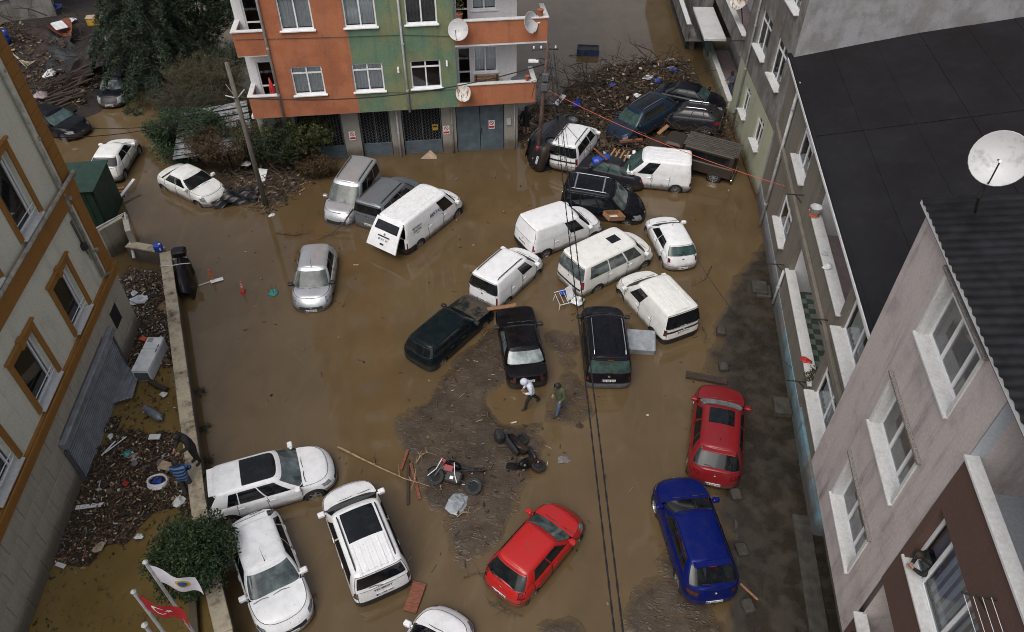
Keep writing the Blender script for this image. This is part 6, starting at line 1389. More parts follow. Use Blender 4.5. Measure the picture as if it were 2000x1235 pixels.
def barrel(name, label, p, r, h, mat, rot=(0, 0, 0)):
    t = empty(name, label=label, cat='drum', mat=Matrix.Translation(p) @ Euler(rot).to_matrix().to_4x4())
    MB().lathe([(.01, 0), (r*.9, 0), (r, .03), (r, h*.3), (r*1.04, h*.33), (r, h*.36), (r, h*.64), (r*1.04, h*.67), (r, h*.70), (r, h-.03), (r*.9, h), (.01, h-.01)], 18, None, False).build('body', mat, t, True); MB().lathe([(.05, h-.01), (.05, h+.03), (.01, h+.03)], 10, Matrix.Translation((r*.5, 0, 0)), False).build('bung', 'plastic_white', t); return t
def props():
    dr = barrel('plastic_drum', 'blue drum standing on the end of the low wall', at(311, 489, WT+.02), .20, .34, 'plastic_blue'); MB().box((.12, -.165, .1), (.17, -.12, .24)).build('sticker', 'plate', dr)
    barrel('plastic_drum', 'blue drum lying in the wreckage beside the small white people carrier', at(1158, 318, .95), .29, .9, 'plastic_blue', (R(82), 0, R(100)))
    barrel('plastic_drum', 'blue barrel at the far left edge of the yard', gpos(13, 84), .32, .8, 'plastic_blue')
    # covered motorcycle tied to the wall
    b0 = at(362, 592, 0); t = empty('covered_motorcycle', b0, label='motorcycle under a black cover strapped to the low wall', cat='motorcycle'); prof = [(-1.0, .30, .55), (-.75, .36, .85), (-.4, .38, .95), (0, .40, 1.05), (.3, .34, 1.12), (.55, .24, 1.22), (.75, .20, 1.30), (.95, .28, 1.42), (1.1, .26, 1.30), (1.2, .12, 1.0)]
    vs = []; fs = []; nn = 12; pr = random.Random(6)
    for x, w_, h in prof:
        for i in range(nn+1):
            a = math.pi*i/nn; k = 1+.10*mnoise.noise(Vector((x*3, i*.9, 1))); vs.append((x, -math.cos(a)*w_*k*(1.12-.3*math.sin(a)), -.3+(h+.3)*math.sin(a)**.55*k))
    for j in range(len(prof)-1):
        for i in range(nn): q = j*(nn+1)+i; fs.append((q, q+1, q+nn+2, q+nn+1))
    o = MB().add(vs, fs).build('cover', 'tarp_black', t, True); d = (at(358, 505, 1.2)-at(362, 590, .6)); t.rotation_euler = (0, 0, math.atan2(d.y, d.x)); t.location = at(362, 552, .3); t.location.z = 0
    MB().bevbox((.62, -.30, 1.18), (1.12, .30, 1.52), .07).build('top_box', 'tarp_black', t); MB().tube([(.66, -.30, 1.16), (.68, 0, 1.26), (.66, .30, 1.16)], .02, 5).build('strap', 'cloth_white', t)
    cable('tie_strap', 'white strap tying the covered motorcycle to the low wall', [at(312, 520, WT+.08), at(335, 519, WT+.02), at(352, 516, 1.15), at(372, 514, 1.12)], .02, 'cloth_white', 'strap')
    # fallen sign and traffic posts
    t = empty('fallen_sign', at(410, 551, 0), label='fallen white sign with grey post floating by the covered motorcycle', cat='sign'); o = t.location.copy()
    MB().tube([at(388, 558, .02)-o, at(412, 550, .03)-o], .03, 6).build('post', 'pipe_grey', t); a, c = at(411, 551, .06)-o, at(436, 544, .06)-o; dd = (c-a); MB().bevbox((0, -.11, -.02), (dd.length, .11, .02), .008, Matrix.Translation(a) @ dd.to_track_quat('X', 'Z').to_matrix().to_4x4()).build('board', 'plastic_white', t)
    for lab, x, y, tx, h in (('plain leaning red post beside the fallen sign', 417, 549, -.12, .62), ('short red traffic post with white bands standing in open water', 475, 572, .04, .62)):
        t = empty('traffic_post', at(x, y, 0), label=lab, cat='traffic post', group='red traffic posts'); L = lambda z: Vector((tx*z, .05*z, z))
        MB().tube([L(-.3), L(h)], .045, 8).build('post', 'plastic_orange', t)
        if 'bands' in lab: MB().tube([L(.32), L(.40)], .048, 8).build('band', 'plastic_white', t); MB().tube([L(.48), L(.53)], .048, 8).build('band', 'plastic_white', t); MB().lathe([(.12, -.05), (.10, .10), (.05, .16)], 10).build('base', 'plastic_red', t)
    t = empty('upturned_stool', at(534, 573, 0), label='upturned teal stool afloat left of the silver hatchback', cat='stool'); MB().lathe([(.20, -.05), (.22, .03), (.19, .08), (.01, .09)], 14).build('seat', 'plastic_teal', t)
    for a in range(4): MB().tube([(.12*math.cos(a*1.57+.5), .12*math.sin(a*1.57+.5), .06), (.2*math.cos(a*1.57+.5), .2*math.sin(a*1.57+.5), .36)], .014, 5).build('leg', 'rust', t)
    # fridge in the yard
    c_ = at(294, 702, .35); d = at(318, 660, .62)-at(282, 735, .62); t = empty('refrigerator', (c_.x, c_.y, max(.05, zg(c_.x, c_.y))), math.atan2(d.y, d.x), 'white fridge lying on its back beside the low wall', 'refrigerator')
    MB().bevbox((-.92, -.33, 0), (.92, .33, .56), .025).build('cabinet', 'plastic_white', t); dr_ = MB().bevbox((-.92, -.33, .568), (.28, .33, .64), .02).build('door', 'plastic_white', t); df = MB().bevbox((.295, -.33, .568), (.92, .33, .64), .02).build('freezer_door', 'plastic_white', t)
    MB().bevbox((.08, -.30, .64), (.24, -.26, .67), .006).build('door_handle', 'plastic_grey', dr_); MB().bevbox((.32, -.30, .64), (.48, -.26, .67), .006).build('door_handle', 'plastic_grey', df); MB().box((.62, .05, .641), (.85, .25, .645)).build('sticker', 'balcony_blue', df); MB().box((-.925, -.28, .06), (-.915, .28, .5)).build('compressor_grille', 'plastic_grey', t)
    # loose slats of the roller shutter, gas bottle, hose coil
    for k in range(8): plank('loose grey shutter slat beside the fridge, %s from the wall side' % ('first', 'second', 'third', 'fourth', 'fifth', 'sixth', 'seventh', 'eighth')[k], (206+7*k, 792-2*k), (246+3.2*k, 712+3*k), .11, .02, 'slate_metal', .22+.02*(k % 3), name='loose_slat', cat='slat', group='loose shutter slats in the yard')
    a, c2 = gpos(290, 806), gpos(323, 828); d = c2-a; t = empty('gas_bottle', mat=Matrix.Translation(a+Vector((0, 0, .18))) @ Vector((d.x, d.y, 0)).to_track_quat('Z', 'Y').to_matrix().to_4x4(), label='grey gas bottle lying in the muddy yard', cat='gas bottle')
    MB().lathe([(.01, -.02), (.12, 0), (.16, .06), (.16, .72), (.13, .80), (.05, .84), (.05, .9), (.01, .9)], 16, None, False).build('cylinder', 'gas_grey', t, True); MB().lathe([(.11, -.14), (.11, .02)], 12, None, False).build('collar', 'gas_grey', t); MB().tube([(0, 0, -.1), (0, 0, .02)], .03, 6).build('valve', 'rust', t)
    p = gpos(311, 945); t = empty('hose_coil', p+Vector((0, 0, .05)), label='white coiled hose around a blue tub in the yard', cat='hose'); pts = [(.34*math.cos(k*.35)+.01*math.sin(k), (.34-.0018*k)*math.sin(k*.35), .04+.0018*k) for k in range(76)]; MB().tube(pts, .035, 6).build('hose', 'plastic_white', t, True)
    MB().bevbox((-.16, -.1, 0), (.14, .12, .16), .03).build('tub', 'plastic_blue', t); MB().tube([(-.1, -.05, .16), (.05, .1, .22), (.2, .16, .16)], .02, 5).build('handle', 'iron', t)
    plank('long white board floating at the yard edge', (148, 992), (205, 985), .16, .03, 'plastic_white', .14); plank('small white label board near the yard water', (110, 1101), (127, 1107), .14, .02, 'plastic_white', .08)
    plank('pinkish board beside the man in the striped jacket', (312, 907), (340, 914), .34, .03, 'cardboard', .26, cat='board'); plank('white foam piece by the cardboard on the rubbish', (291, 854), (313, 853), .22, .05, 'plastic_white', .3, cat='board')
    plank('thin white lath across the rubbish near the shutter', (198, 890), (225, 862), .05, .03, 'plastic_white', .25); plank('second white lath beside the shutter slats', (205, 885), (247, 853), .04, .03, 'cloth_white', .22); plank('orange brown lath at the edge of the yard water', (112, 1093), (138, 1088), .08, .03, 'wood', .10); plank('dark beam across the muddy yard behind the gas bottle', (292, 745), (325, 762), .18, .12, 'wood_dark', .2); plank('orange broken tile board behind the fridge', (274, 660), (285, 663), .22, .03, 'plastic_orange', .25, cat='board')
    for k, (lab, x, y, s, mt) in enumerate((('white bag lying by the round tree at the yard edge', 350, 980, .45, 'plastic_white'), ('white bag near the middle of the lower yard', 271, 1048, .28, 'plastic_white'), ('pale flat stone shaped bag at the edge of the yard water', 192, 1071, .38, 'cardboard'), ('pink patterned cloth in the rubbish', 262, 893, .36, 'pink_tile'), ('blue and white carton in the rubbish', 262, 905, .26, 'balcony_blue'), ('teal carton in the rubbish', 248, 886, .3, 'plastic_teal'), ('pink rag left of the hose coil', 245, 944, .24, 'plastic_red'), ('white crumpled bag beside the shutter', 216, 853, .26, 'plastic_white'), ('pale blue carton near the striped man', 312, 903, .24, 'balcony_blue'), ('white and blue sacks behind the fridge in the far corner', 268, 588, .75, 'cloth_white'), ('white paper scraps near the far corner of the yard', 262, 573, .35, 'plastic_white'), ('grey bag in the rubbish near the gas bottle', 319, 770, .3, 'plastic_white'))): rag(lab, x, y, s, mt, .14, k)
    # afloat or stranded in the car park
    plank('rusty red board leaning at the rear of the white people carrier', (800, 1195), (820, 1138), .42, .03, 'wood_red', .06, .10, cat='board'); plank('orange plank across the noses of the two old saloons', (952, 604), (1008, 596), .20, .04, 'wood', .98, 1.0); plank('grooved dark beam in the water behind the red crossover', (1340, 732), (1420, 747), .30, .14, 'wood_dark', .08); plank('thin orange lath lying on the kerb by the blue crossover', (1446, 1140), (1480, 1172), .07, .03, 'wood', .14)
    for lab, a, b_, mt, zz in (('black plank standing in the mud left of the red motorcycle', (797, 898), (797, 985), 'wood_dark', .06), ('dark red plank beside the black plank in the mud', (802, 905), (820, 975), 'wood_red', .05), ('short rusty plank above the black plank', (797, 878), (783, 918), 'wood_red', .07)): plank(lab, a, b_, .10, .05, mt, zz)
    stick('long pale branch stretching through the water to the red motorcycle', [(660, 873, .08), (700, 893, .10), (745, 915, .12), (790, 935, .16), (840, 950, .12)], .05, 'root_pale', seed=3, side=6); stick('dark branches tangled under the red motorcycle', [(838, 942, .1), (858, 962, .12), (875, 985, .1)], .03, 'twig', seed=4, side=10)
    stick('pale curled root in the mud above the red motorcycle', [(812, 905, .15), (822, 890, .25), (836, 882, .2)], .03, 'root_pale', seed=5, side=8); stick('pale curled root below the red motorcycle', [(893, 1010, .1), (905, 1000, .2), (925, 1003, .12)], .028, 'root_pale', seed=6, side=5); stick('twigs floating behind the silver hatchback', [(540, 455, .04), (575, 460, .05), (605, 455, .04)], .03, 'twig', seed=7, side=14); stick('branch resting on the silver people carrier and the water', [(690, 408, .95), (672, 435, .5), (650, 455, .15), (622, 468, .05)], .045, 'bark', seed=8, side=6); stick('bent twig in the water right of the silver hatchback', [(668, 600, .02), (676, 585, .25), (684, 568, .3), (672, 552, .35)], .02, 'twig', seed=9, side=3)
    stick('roots and weeds trapped under the bright red hatchback', [(955, 1178, .06), (985, 1190, .1), (1020, 1205, .05)], .03, 'twig', seed=10, side=16); stick('thin twigs left of the bright red hatchback', [(905, 1128, .04), (925, 1122, .06), (945, 1120, .05)], .02, 'twig', seed=11, side=6); stick('loose sticks by the white panel van', [(1390, 520, .05), (1378, 545, .04), (1350, 560, .05)], .02, 'twig', seed=12, side=8); stick('weeds stuck at the rear corner of the white panel van', [(1372, 640, .1), (1380, 652, .25), (1376, 670, .1)], .02, 'twig', seed=13, side=14); stick('upright twig standing in the water above the long branch', [(733, 905, .0), (732, 890, .3), (734, 878, .5)], .018, 'twig', seed=14, side=2)
    for k, pts in enumerate((((1120, 170, .8), (1150, 160, 1.2), (1185, 140, 1.5)), ((1130, 200, .6), (1115, 170, 1.4), (1100, 130, 2.0)), ((1180, 210, .5), (1160, 180, 1.2), (1175, 150, 1.8)), ((1290, 165, .5), (1250, 180, .9), (1215, 175, 1.1)), ((1150, 235, .4), (1110, 220, .8), (1090, 190, 1.3)))): stick('bare branch sticking out of the alley debris, ' + ('lying flat to the right', 'reaching up beside the pole', 'upright in the middle', 'lying along the far right', 'lowest, beside the tipped car')[k], pts, .05, 'bark', seed=20+k, side=18)
    rag('green and white packet in the water by the scooter', 1100, 898, .42, 'balcony_blue', .0, 3, 'packet', 'packet', .4); rag('small dark clump near the walking people', 1133, 832, .28, 'soil', .02, 5, 'mud_clump', 'clump'); rag('grey plastic sheet under the red motorcycle wheel', 893, 985, .85, 'plastic_film', .08, 9, 'plastic_sheet', 'sheet', .25)
    # wrapped cabinet between the vans
    a, b_ = at(1232, 640, .3), at(1268, 688, .3); d = b_-a; t = empty('wrapped_cabinet', (*((a+b_)/2).xy, -.15), math.atan2(d.y, d.x)+R(62), 'plastic wrapped cabinet between the black people carrier and panel van', 'cabinet'); m_ = Matrix.Rotation(R(12), 4, 'X'); MB().bevbox((-.62, -.5, 0), (.62, .5, .62), .05, m_).build('cabinet', 'plastic_film', t); MB().bevbox((-.66, -.52, .1), (-.60, .52, .66), .02, m_).build('end_panel', 'slate_metal', t); MB().box((-.60, .505, .2), (-.45, .515, .5), m_).build('hazard_strip', 'plastic_red', t); MB().box((.45, .505, .2), (.60, .515, .5), m_).build('hazard_strip', 'plastic_red', t)
    # white rack and bottles under the passenger van
    t = empty('drying_rack', at(1105, 592, 0), R(20), 'white wire rack and bits behind the passenger van', 'rack')
    for k in range(5): MB().tube([(-.4+.2*k, -.3, .25), (-.4+.2*k, .3, .4)], .012, 4).build('bar', 'plastic_white', t)
    for s in (-.3, .3): MB().tube([(-.45, s, .25+.25*(s > 0)), (.45, s, .25+.25*(s > 0))], .016, 5).build('rail', 'plastic_white', t)
    for k in range(4): MB().tube([((-.4, .4)[k % 2], (-.3, .3)[k//2], .3), ((-.5, .5)[k % 2], (-.35, .35)[k//2], -.15)], .014, 4).build('leg', 'plastic_white', t)
    rag('white torn panel beside the wire rack', 1128, 590, .55, 'plastic_white', .2, 2, 'torn_panel', 'panel', .7); rag('blue plastic bits behind the wire rack', 1100, 572, .35, 'plastic_blue', .1, 4, 'plastic_bits', 'plastic', .6); plank('white panel leaning on the rear of the passenger van', (1115, 585), (1110, 560), .35, .03, 'plastic_white', .15, .75, cat='board')
    t = empty('wooden_tray', at(1198, 425, 1.05), R(25), 'orange wooden tray lodged beside the black crushed people carrier', 'tray')
    for n_, A, B in (('base', (-.45, -.3, 0), (.45, .3, .03)), ('side', (-.45, -.3, .031), (.45, -.27, .22)), ('side', (-.45, .27, .031), (.45, .3, .22)), ('end', (-.45, -.269, .031), (-.42, .269, .22)), ('end', (.42, -.269, .031), (.45, .269, .22))): MB().box(A, B, Matrix.Rotation(R(14), 4, 'Y')).build(n_, 'wood', t)
    MB().box((-.2, -.2, .035), (.25, .1, .05), Matrix.Rotation(R(14), 4, 'Y')).build('paper', 'plate', t)
    for k in range(4): plank('slat of the broken pallet above the drum, %s one' % ('leftmost', 'second', 'third', 'rightmost')[k], (1190+9*k, 308+3*k), (1202+9*k, 290+2*k), .10, .03, 'wood', 1.15, 1.45, group='broken pallet slats')
    plank('red brown beam lying over the bonnet of the slate blue crossover', (1210, 277), (1255, 273), .16, .12, 'wood_red', 1.0, 1.1); plank('broken rust coloured board under the slate blue crossover', (1285, 262), (1305, 245), .25, .04, 'wood', .9, 1.3); plank('white door panel in the debris beside the pole', (1085, 205), (1102, 186), .35, .04, 'plastic_white', .6, .9, cat='board'); plank('dark plank across the drum in the wreckage', (1160, 290), (1185, 312), .12, .04, 'wood_red', 1.3, 1.5)
    rag('blue plastic canister high on the debris heap', 1283, 158, .45, 'plastic_blue', .9, 1, 'plastic_canister', 'canister', .5); rag('dark blue bag at the back of the debris heap', 1318, 138, .6, 'plastic_blue', .7, 2); rag('blue bag left of the debris heap middle', 1197, 166, .45, 'plastic_blue', .8, 3); rag('white sack on the debris heap', 1243, 187, .5, 'plastic_white', .9, 4); rag('blue cloth hanging in the debris by the pole', 1127, 205, .5, 'plastic_blue', 1.0, 5, 'cloth', 'cloth', .9); rag('pale torn sheet on the debris heap by the far wall', 1265, 152, .6, 'plastic_white', .95, 6)
    # floating skip, board at the garages, white boards by the shrubs, tarpaulin
    c_ = at(1148, 105, 0); t = empty('floating_skip', c_, R(-6), 'blue rimmed metal skip afloat in the flooded alley', 'skip'); W_, D_ = 1.5, .85
    for n_, A, B in (('side', (-W_/2, -D_/2, -.3), (W_/2, -D_/2+.06, .45)), ('side', (-W_/2, D_/2-.06, -.3), (W_/2, D_/2, .45)), ('end', (-W_/2, -D_/2+.06, -.3), (-W_/2+.06, D_/2-.06, .45)), ('end', (W_/2-.06, -D_/2+.06, -.3), (W_/2, D_/2-.06, .45)), ('load', (-W_/2+.06, -D_/2+.06, .2), (W_/2-.06, D_/2-.06, .36))): MB().box(A, B).build(n_, 'wood_dark' if n_ == 'load' else 'skip_blue', t)
    MB().tube([(-W_/2-.5, -.5, .05), (-W_/2+.2, -.45, .1)], .03, 5).build('handle', 'iron', t)
    a = at(838, 306, 0); o = MB().prism([(-.45, -.25), (.45, -.25), (.42, -.02), (.05, .45)], 0, .05, Matrix.Translation(a+Vector((0, 0, .02))) @ Matrix.Rotation(R(12), 4, 'X')).build('foam_board', 'cardboard'); tag(o, 'pale triangular board stranded at the middle garage', 'board')
    plank('white speckled board leaning by the wooden pole', (508, 356), (514, 330), .5, .03, 'plastic_white', .15, .55, cat='board'); plank('yellowish lath left of the leaf shrubs', (529, 332), (546, 341), .08, .03, 'cardboard', .15); rag('white torn sheet in the shrubs above the tarpaulin', 482, 320, .5, 'plastic_white', .7, 4); rag('curled white strip floating below the wooden pole', 531, 421, .3, 'plastic_white', .0, 5); plank('dark plank afloat right of the wooden pole', (540, 370), (560, 400), .14, .05, 'wood_dark', .05)
    b0 = at(470, 388, .0); o = sheet_obj('tarpaulin', 'crumpled black tarpaulin in front of the white saloon', [(418, 408, .08), (500, 392, .12), (508, 362, .35), (440, 372, .45)], 'tarp_black', 'tarpaulin', .2, .22, seed=4, n=16)
    # pale collapsed shed roof behind the shrubs
    t = empty('collapsed_shed', at(420, 260, 0), label='collapsed shed with pale slatted roof behind the bare shrubs', cat='shed'); o_ = at(420, 260, 0)
    for k in range(15):
        y = 205+6.2*k; a = at(352-1*k, y+18, 1.9-.05*k); b_ = at(482+1.2*k, y-6, 2.3-.06*k); d = b_-a; MB().bevbox((0, -.13, (k % 2)*.03), (d.length, .13, .03+(k % 2)*.03), .01, Matrix.Translation(a-o_) @ d.to_track_quat('X', 'Z').to_matrix().to_4x4()).build('roof_plank', 'pale_sheet', t)
    for x, y in ((360, 290), (480, 285), (370, 215)): MB().tube([at(x, y, 0)-o_, at(x, y, 0)-o_+Vector((0, 0, 1.9))], .05, 6).build('post', 'wood_dark', t)
    plank('upright dark board standing in the water left of the shrubs', (322, 262), (316, 232), .45, .05, 'wood_dark', .1, 1.1, cat='board'); plank('pale broken panel by the dark upright board', (327, 264), (345, 240), .4, .03, 'plastic_white', .3, .7, cat='board')
    # yard at the top left
    for k, (q, mt, lab) in enumerate((([(55, 130, .9), (150, 152, .8), (190, 100, 1.0), (95, 70, 1.2)], 'tarp_grey', 'grey roofing sheet spread over the yard'), ([(20, 110, 1.0), (95, 118, .9), (150, 68, 1.3), (60, 48, 1.4)], 'tarp_brown', 'dark brown sheet heaped at the back of the yard'), ([(112, 168, .9), (150, 175, .8), (236, 88, 1.3), (205, 62, 1.6)], 'tarp_brown', 'reddish brown fallen fence lying across the yard'))): sheet_obj('yard_sheet', lab, q, mt, 'sheet', .8, .35, seed=7+k, n=18)
    t = empty('broken_boat', at(122, 62, 1.3), R(-50), 'curved brown and white broken boat hull in the yard', 'boat'); vs = []; fs = []; N = 12
    for j in range(9):
        x = -1.3+2.6*j/8; w_ = .75*math.sin(math.pi*(j+.6)/9.2)**.6; 
        for i in range(N+1): a = math.pi*i/N; vs.append((x, -w_*math.cos(a), .9*w_*(1-math.sin(a))))
    for j in range(8):
        for i in range(N): q = j*(N+1)+i; fs.append((q, q+1, q+N+2, q+N+1))
    MB().add(vs, fs).build('hull', 'wood_red', t, True); MB().bevbox((-.9, -.4, .3), (.5, .4, .42), .05).build('lining', 'plastic_white', t)
    t = empty('yellow_tub', at(190, 48, 1.2), R(10), 'yellow plastic tub with a raised corner in the yard', 'tub'); MB().bevbox((-.55, -.3, 0), (.55, .3, .5), .05).build('tub', 'plastic_yellow', t); MB().bevbox((-.58, -.33, .50), (.58, .33, .56), .02).build('rim', 'cardboard', t); MB().bevbox((.2, -.3, .56), (.56, .3, .76), .03).build('raised_corner', 'cardboard', t)
    rag('white cloth on the ground at the back left of the yard', 66, 38, 1.0, 'cloth_white', 1.0, 2, 'cloth', 'cloth'); rag('blue sheet scrap at the very back of the yard', 112, 14, .9, 'plastic_blue', 1.2, 3, 'cloth', 'cloth'); rag('white plastic scrap by the broken boat', 140, 40, .6, 'plastic_white', 1.2, 4); rag('pale plastic sheet beside the fallen fence', 205, 78, .9, 'plastic_film', 1.3, 5); rag('white panel scrap in front of the grey sheet', 97, 145, .9, 'plastic_white', .9, 6); rag('mauve sheet lying in the yard timber', 80, 187, 1.0, 'pink_tile', .7, 7, 'cloth', 'cloth')
    for k in range(11): plank('timber in the stack behind the black saloon, counted %s from the water' % ('first', 'second', 'third', 'fourth', 'fifth', 'sixth', 'seventh', 'eighth', 'ninth', 'tenth', 'eleventh')[k], (78+2*k+rng.uniform(-14, 14), 222-6*k+rng.uniform(-6, 6)), (150+3*k+rng.uniform(-22, 14), 200-7*k+rng.uniform(-9, 9)), .14, .07, 'wood_dark', .65+.03*k, .75+.04*k, name='timber', cat='timber', group='stacked timber in the yard')
    for k in range(6): plank('weathered pale lath at the yard edge, %s from the left' % ('first', 'second', 'third', 'fourth', 'fifth', 'sixth')[k], (24+6*k, 104+5*k), (52+4*k, 132-3*k), .06, .04, 'cap_stone', 1.1+.05*k, name='lath', cat='lath', group='pale laths by the cream building')
    for k in range(7): pr = random.Random(60+k); x, y = 60+22*k, 190-14*k+pr.uniform(-12, 12); stick('dead branch in the yard, %s from the left' % ('first', 'second', 'third', 'fourth', 'fifth', 'sixth', 'seventh')[k], [(x, y, .7), (x+pr.uniform(-10, 25), y-15, 1.2), (x+pr.uniform(-10, 40), y-35, 1.5)], .05, 'bark', seed=70+k, side=12)
    # broken bumper and boards behind the old white hatchback
    plank('pale broken bumper leaning behind the old white hatchback', (232, 388), (262, 350), .16, .05, 'plastic_white', .2, .5, cat='bumper', name='car_bumper')
    for k in range(3): plank('orange broken board under the old white hatchback, %s one' % ('upper', 'middle', 'lower')[k], (203+3*k, 374+6*k), (243-3*k, 366+7*k), .20, .03, 'wood', .15, group='boards under the old white hatchback')
    # bucket and washing on the grey house
    t = empty('paint_bucket', mat=GB @ Matrix.Translation((3.9, -.05, 5.64)), label='white bucket with orange band on the upper loggia cap', cat='bucket'); MB().lathe([(.01, 0), (.17, 0), (.21, .40), (.225, .40), (.20, .37), (.15, .05), (.01, .04)], 16, None, False).build('bucket', 'plastic_white', t, True); MB().lathe([(.178, .04), (.196, .17)], 16, None, False).build('band', 'plastic_orange', t)
    for k, (u, z, mt, s) in enumerate(((6.9, 5.66, 'cloth_white', .35), (6.2, 5.66, 'balcony_blue', .2))): p = GB @ Vector((u, -.02, z)); rag(('white frilly cloth on the upper loggia cap', 'pale cloth next to the frilly one on the loggia cap')[k], 0, 0, s, mt, 0, 11+k, 'cloth', 'cloth').location = p
    rag('red cloth hanging on the lower loggia cap', 0, 0, .35, 'plastic_red', 0, 13, 'cloth', 'cloth').location = GB @ Vector((8.2, -.05, 2.3))
    # shoes on the pink balcony
    for k, (u, y) in enumerate(((7.65, .95), (7.80, 1.12))): o = MB().bevbox((-.14, -.05, 0), (.14, .05, .07), .02, PB @ Matrix.Translation((u, y, 9.31)) @ Matrix.Rotation(.4, 4, 'Z')).build('shoe', 'wood_dark'); tag(o, ('brown shoe nearer the wall on the pink house balcony', 'brown shoe nearer the parapet on the pink house balcony')[1-k], 'shoe', 'pair of shoes on the pink balcony')
    # kerb blocks
    for k, (x, y) in enumerate(((1408, 648), (1413, 718), (1437, 968), (1448, 1075), (1460, 1185), (1546, 745))): o = MB().bevbox((-.18, -.22, -.35), (.18, .22, .16), .05, Matrix.Translation(at(x, y, .1)) @ Matrix.Rotation(R(-8+5*k), 4, 'Z')).build('kerb_block', 'concrete_dark'); tag(o, 'dark concrete block on the kerb line, ' + ('farthest of the row', 'second farthest of the row', 'beside the rear of the dark red crossover', 'beside the middle of the blue crossover', 'nearest of the row', 'against the blue plinth')[k], 'kerb block', 'concrete blocks on the kerb line')
    kb = empty('kerb', label='line of kerb stones edging the muddy roadside', cat='kerb'); k0 = [at(1414, 800, .05), at(1436, 960, .05), at(1448, 1290, .05)]
    for a, b_ in zip(k0, k0[1:]):
        n = int((b_-a).length/.9)
        for i in range(n): p = a.lerp(b_, (i+.5)/n); d = b_-a; MB().bevbox((-.44, -.06, -.4), (.44, .06, .055), .015, Matrix.Translation((p.x, p.y, rng.uniform(-.02, .03))) @ Matrix.Rotation(math.atan2(d.y, d.x), 4, 'Z')).build('kerb_stone', 'concrete_dark', kb)

    # flags
    def flag(label, top, h, mat, Lw, Hh, dirv, seed, emblem=None):
        base = at(*top, h); t = empty('flagpole', (base.x, base.y, 0), label=label, cat='flag'); MB().tube([(0, 0, -.4), (0, 0, h)], .045, 8).build('pole', 'pipe_grey', t); MB().lathe([(.01, h), (.06, h+.01), (.07, h+.06), (.03, h+.11), (.01, h+.12)], 8).build('finial', 'pipe_grey', t)
        d = Vector(dirv).normalized(); s = Vector((-d.y, d.x, 0)); vs = []; fs = []; nx, nz = 16, 10
        def pt(u, v): return d*(Lw*u*(.75+.0*v))+s*(.10*math.sin(u*7+v*1.5+seed)*u)+Vector((0, 0, h-.12-Hh*v-u*Lw*.55+.05*math.sin(u*9+seed)))
        for j in range(nz+1):
            for i in range(nx+1): vs.append(pt(i/nx, j/nz))
        for j in range(nz):
            for i in range(nx):
                if mat == 'flag_red' and j > nz-3 and (i*7+j*3) % 5 == 0 and i > 1: continue
                k = j*(nx+1)+i; fs.append((k, k+1, k+nx+2, k+nx+1))
        f = MB().add(vs, fs).build('flag', mat, t, True); return t, pt, f, s
    t, pt, f, s = flag('white flag with a yellow and blue crest on a grey pole', (285, 1100), 5.2, 'flag_white', 1.25, .85, (1, -.05, 0), .4)
    b = MB()
    for side in (-1, 1):
        for i in range(18):
            a0, a1 = 6.283*i/18, 6.283*(i+1)/18; q = lambda r_, a: pt(.66+r_*math.cos(a)*.8, .45+r_*1.2*math.sin(a))+s*(.006*side); b.cur = 0; b.add([q(.14, a0), q(.21, a0), q(.21, a1), q(.14, a1)], [(0,1,2,3)]); b.cur = 1; b.add([pt(.66, .45)+s*(.006*side), q(.14, a0), q(.14, a1)], [(0,1,2)])
    b.build('crest', ['emblem_yellow', 'emblem_blue'], f)
    t, pt, f, s = flag('torn red flag with white crescent and star on a grey pole', (262, 1158), 5.0, 'flag_red', 1.25, .80, (1, -.12, 0), 1.6)
    b = MB()
    for side in (-1, 1):
        o2 = s*(.006*side); n = 14
        for i in range(n):
            def cr_(k): a = .7+(6.283-1.4)*k/n; return pt(.40+.17*math.cos(a), .42+.25*math.sin(a))+o2, pt(.43+.13*math.cos(a), .42+.19*math.sin(a))+o2
            A, B = cr_(i); C2, D2 = cr_(i+1); b.add([A, B, D2, C2], [(0,1,2,3)])
        st = [pt(.62+(.09 if k % 2 == 0 else .035)*math.cos(3.14+k*.628), .42+(.13 if k % 2 == 0 else .05)*math.sin(3.14+k*.628))+o2 for k in range(10)]; b.add([pt(.62, .42)+o2]+st, [(0, 1+k, 1+(k+1) % 10) for k in range(10)])
    b.build('crescent_and_star', 'plate', f)
    bb = at(283, 1222, 4.8); t = empty('flagpole', (bb.x, bb.y, 0), label='bare grey flagpole nearest the bottom edge', cat='flagpole'); MB().tube([(0, 0, -.4), (0, 0, 4.75)], .045, 8).build('pole', 'pipe_grey', t); MB().lathe([(.01, 4.75), (.07, 4.78), (.08, 4.84), (.03, 4.9), (.01, 4.91)], 8).build('finial', 'pipe_grey', t)
    p_ = PB @ Vector((6.2, -.05, 4.1)); t = empty('small_flag', p_, label='small red flag on a stick at the pink house lower balcony', cat='flag'); MB().tube([(0, 0, 0), (-.55, -.1, .45)], .018, 5).build('stick', 'iron', t); MB().add([(-.15, -.02, .12), (-.55, -.1, .44), (-.50, -.45, .1), (-.12, -.35, -.15)], [(0,1,2,3)]).build('cloth', 'flag_red', t)
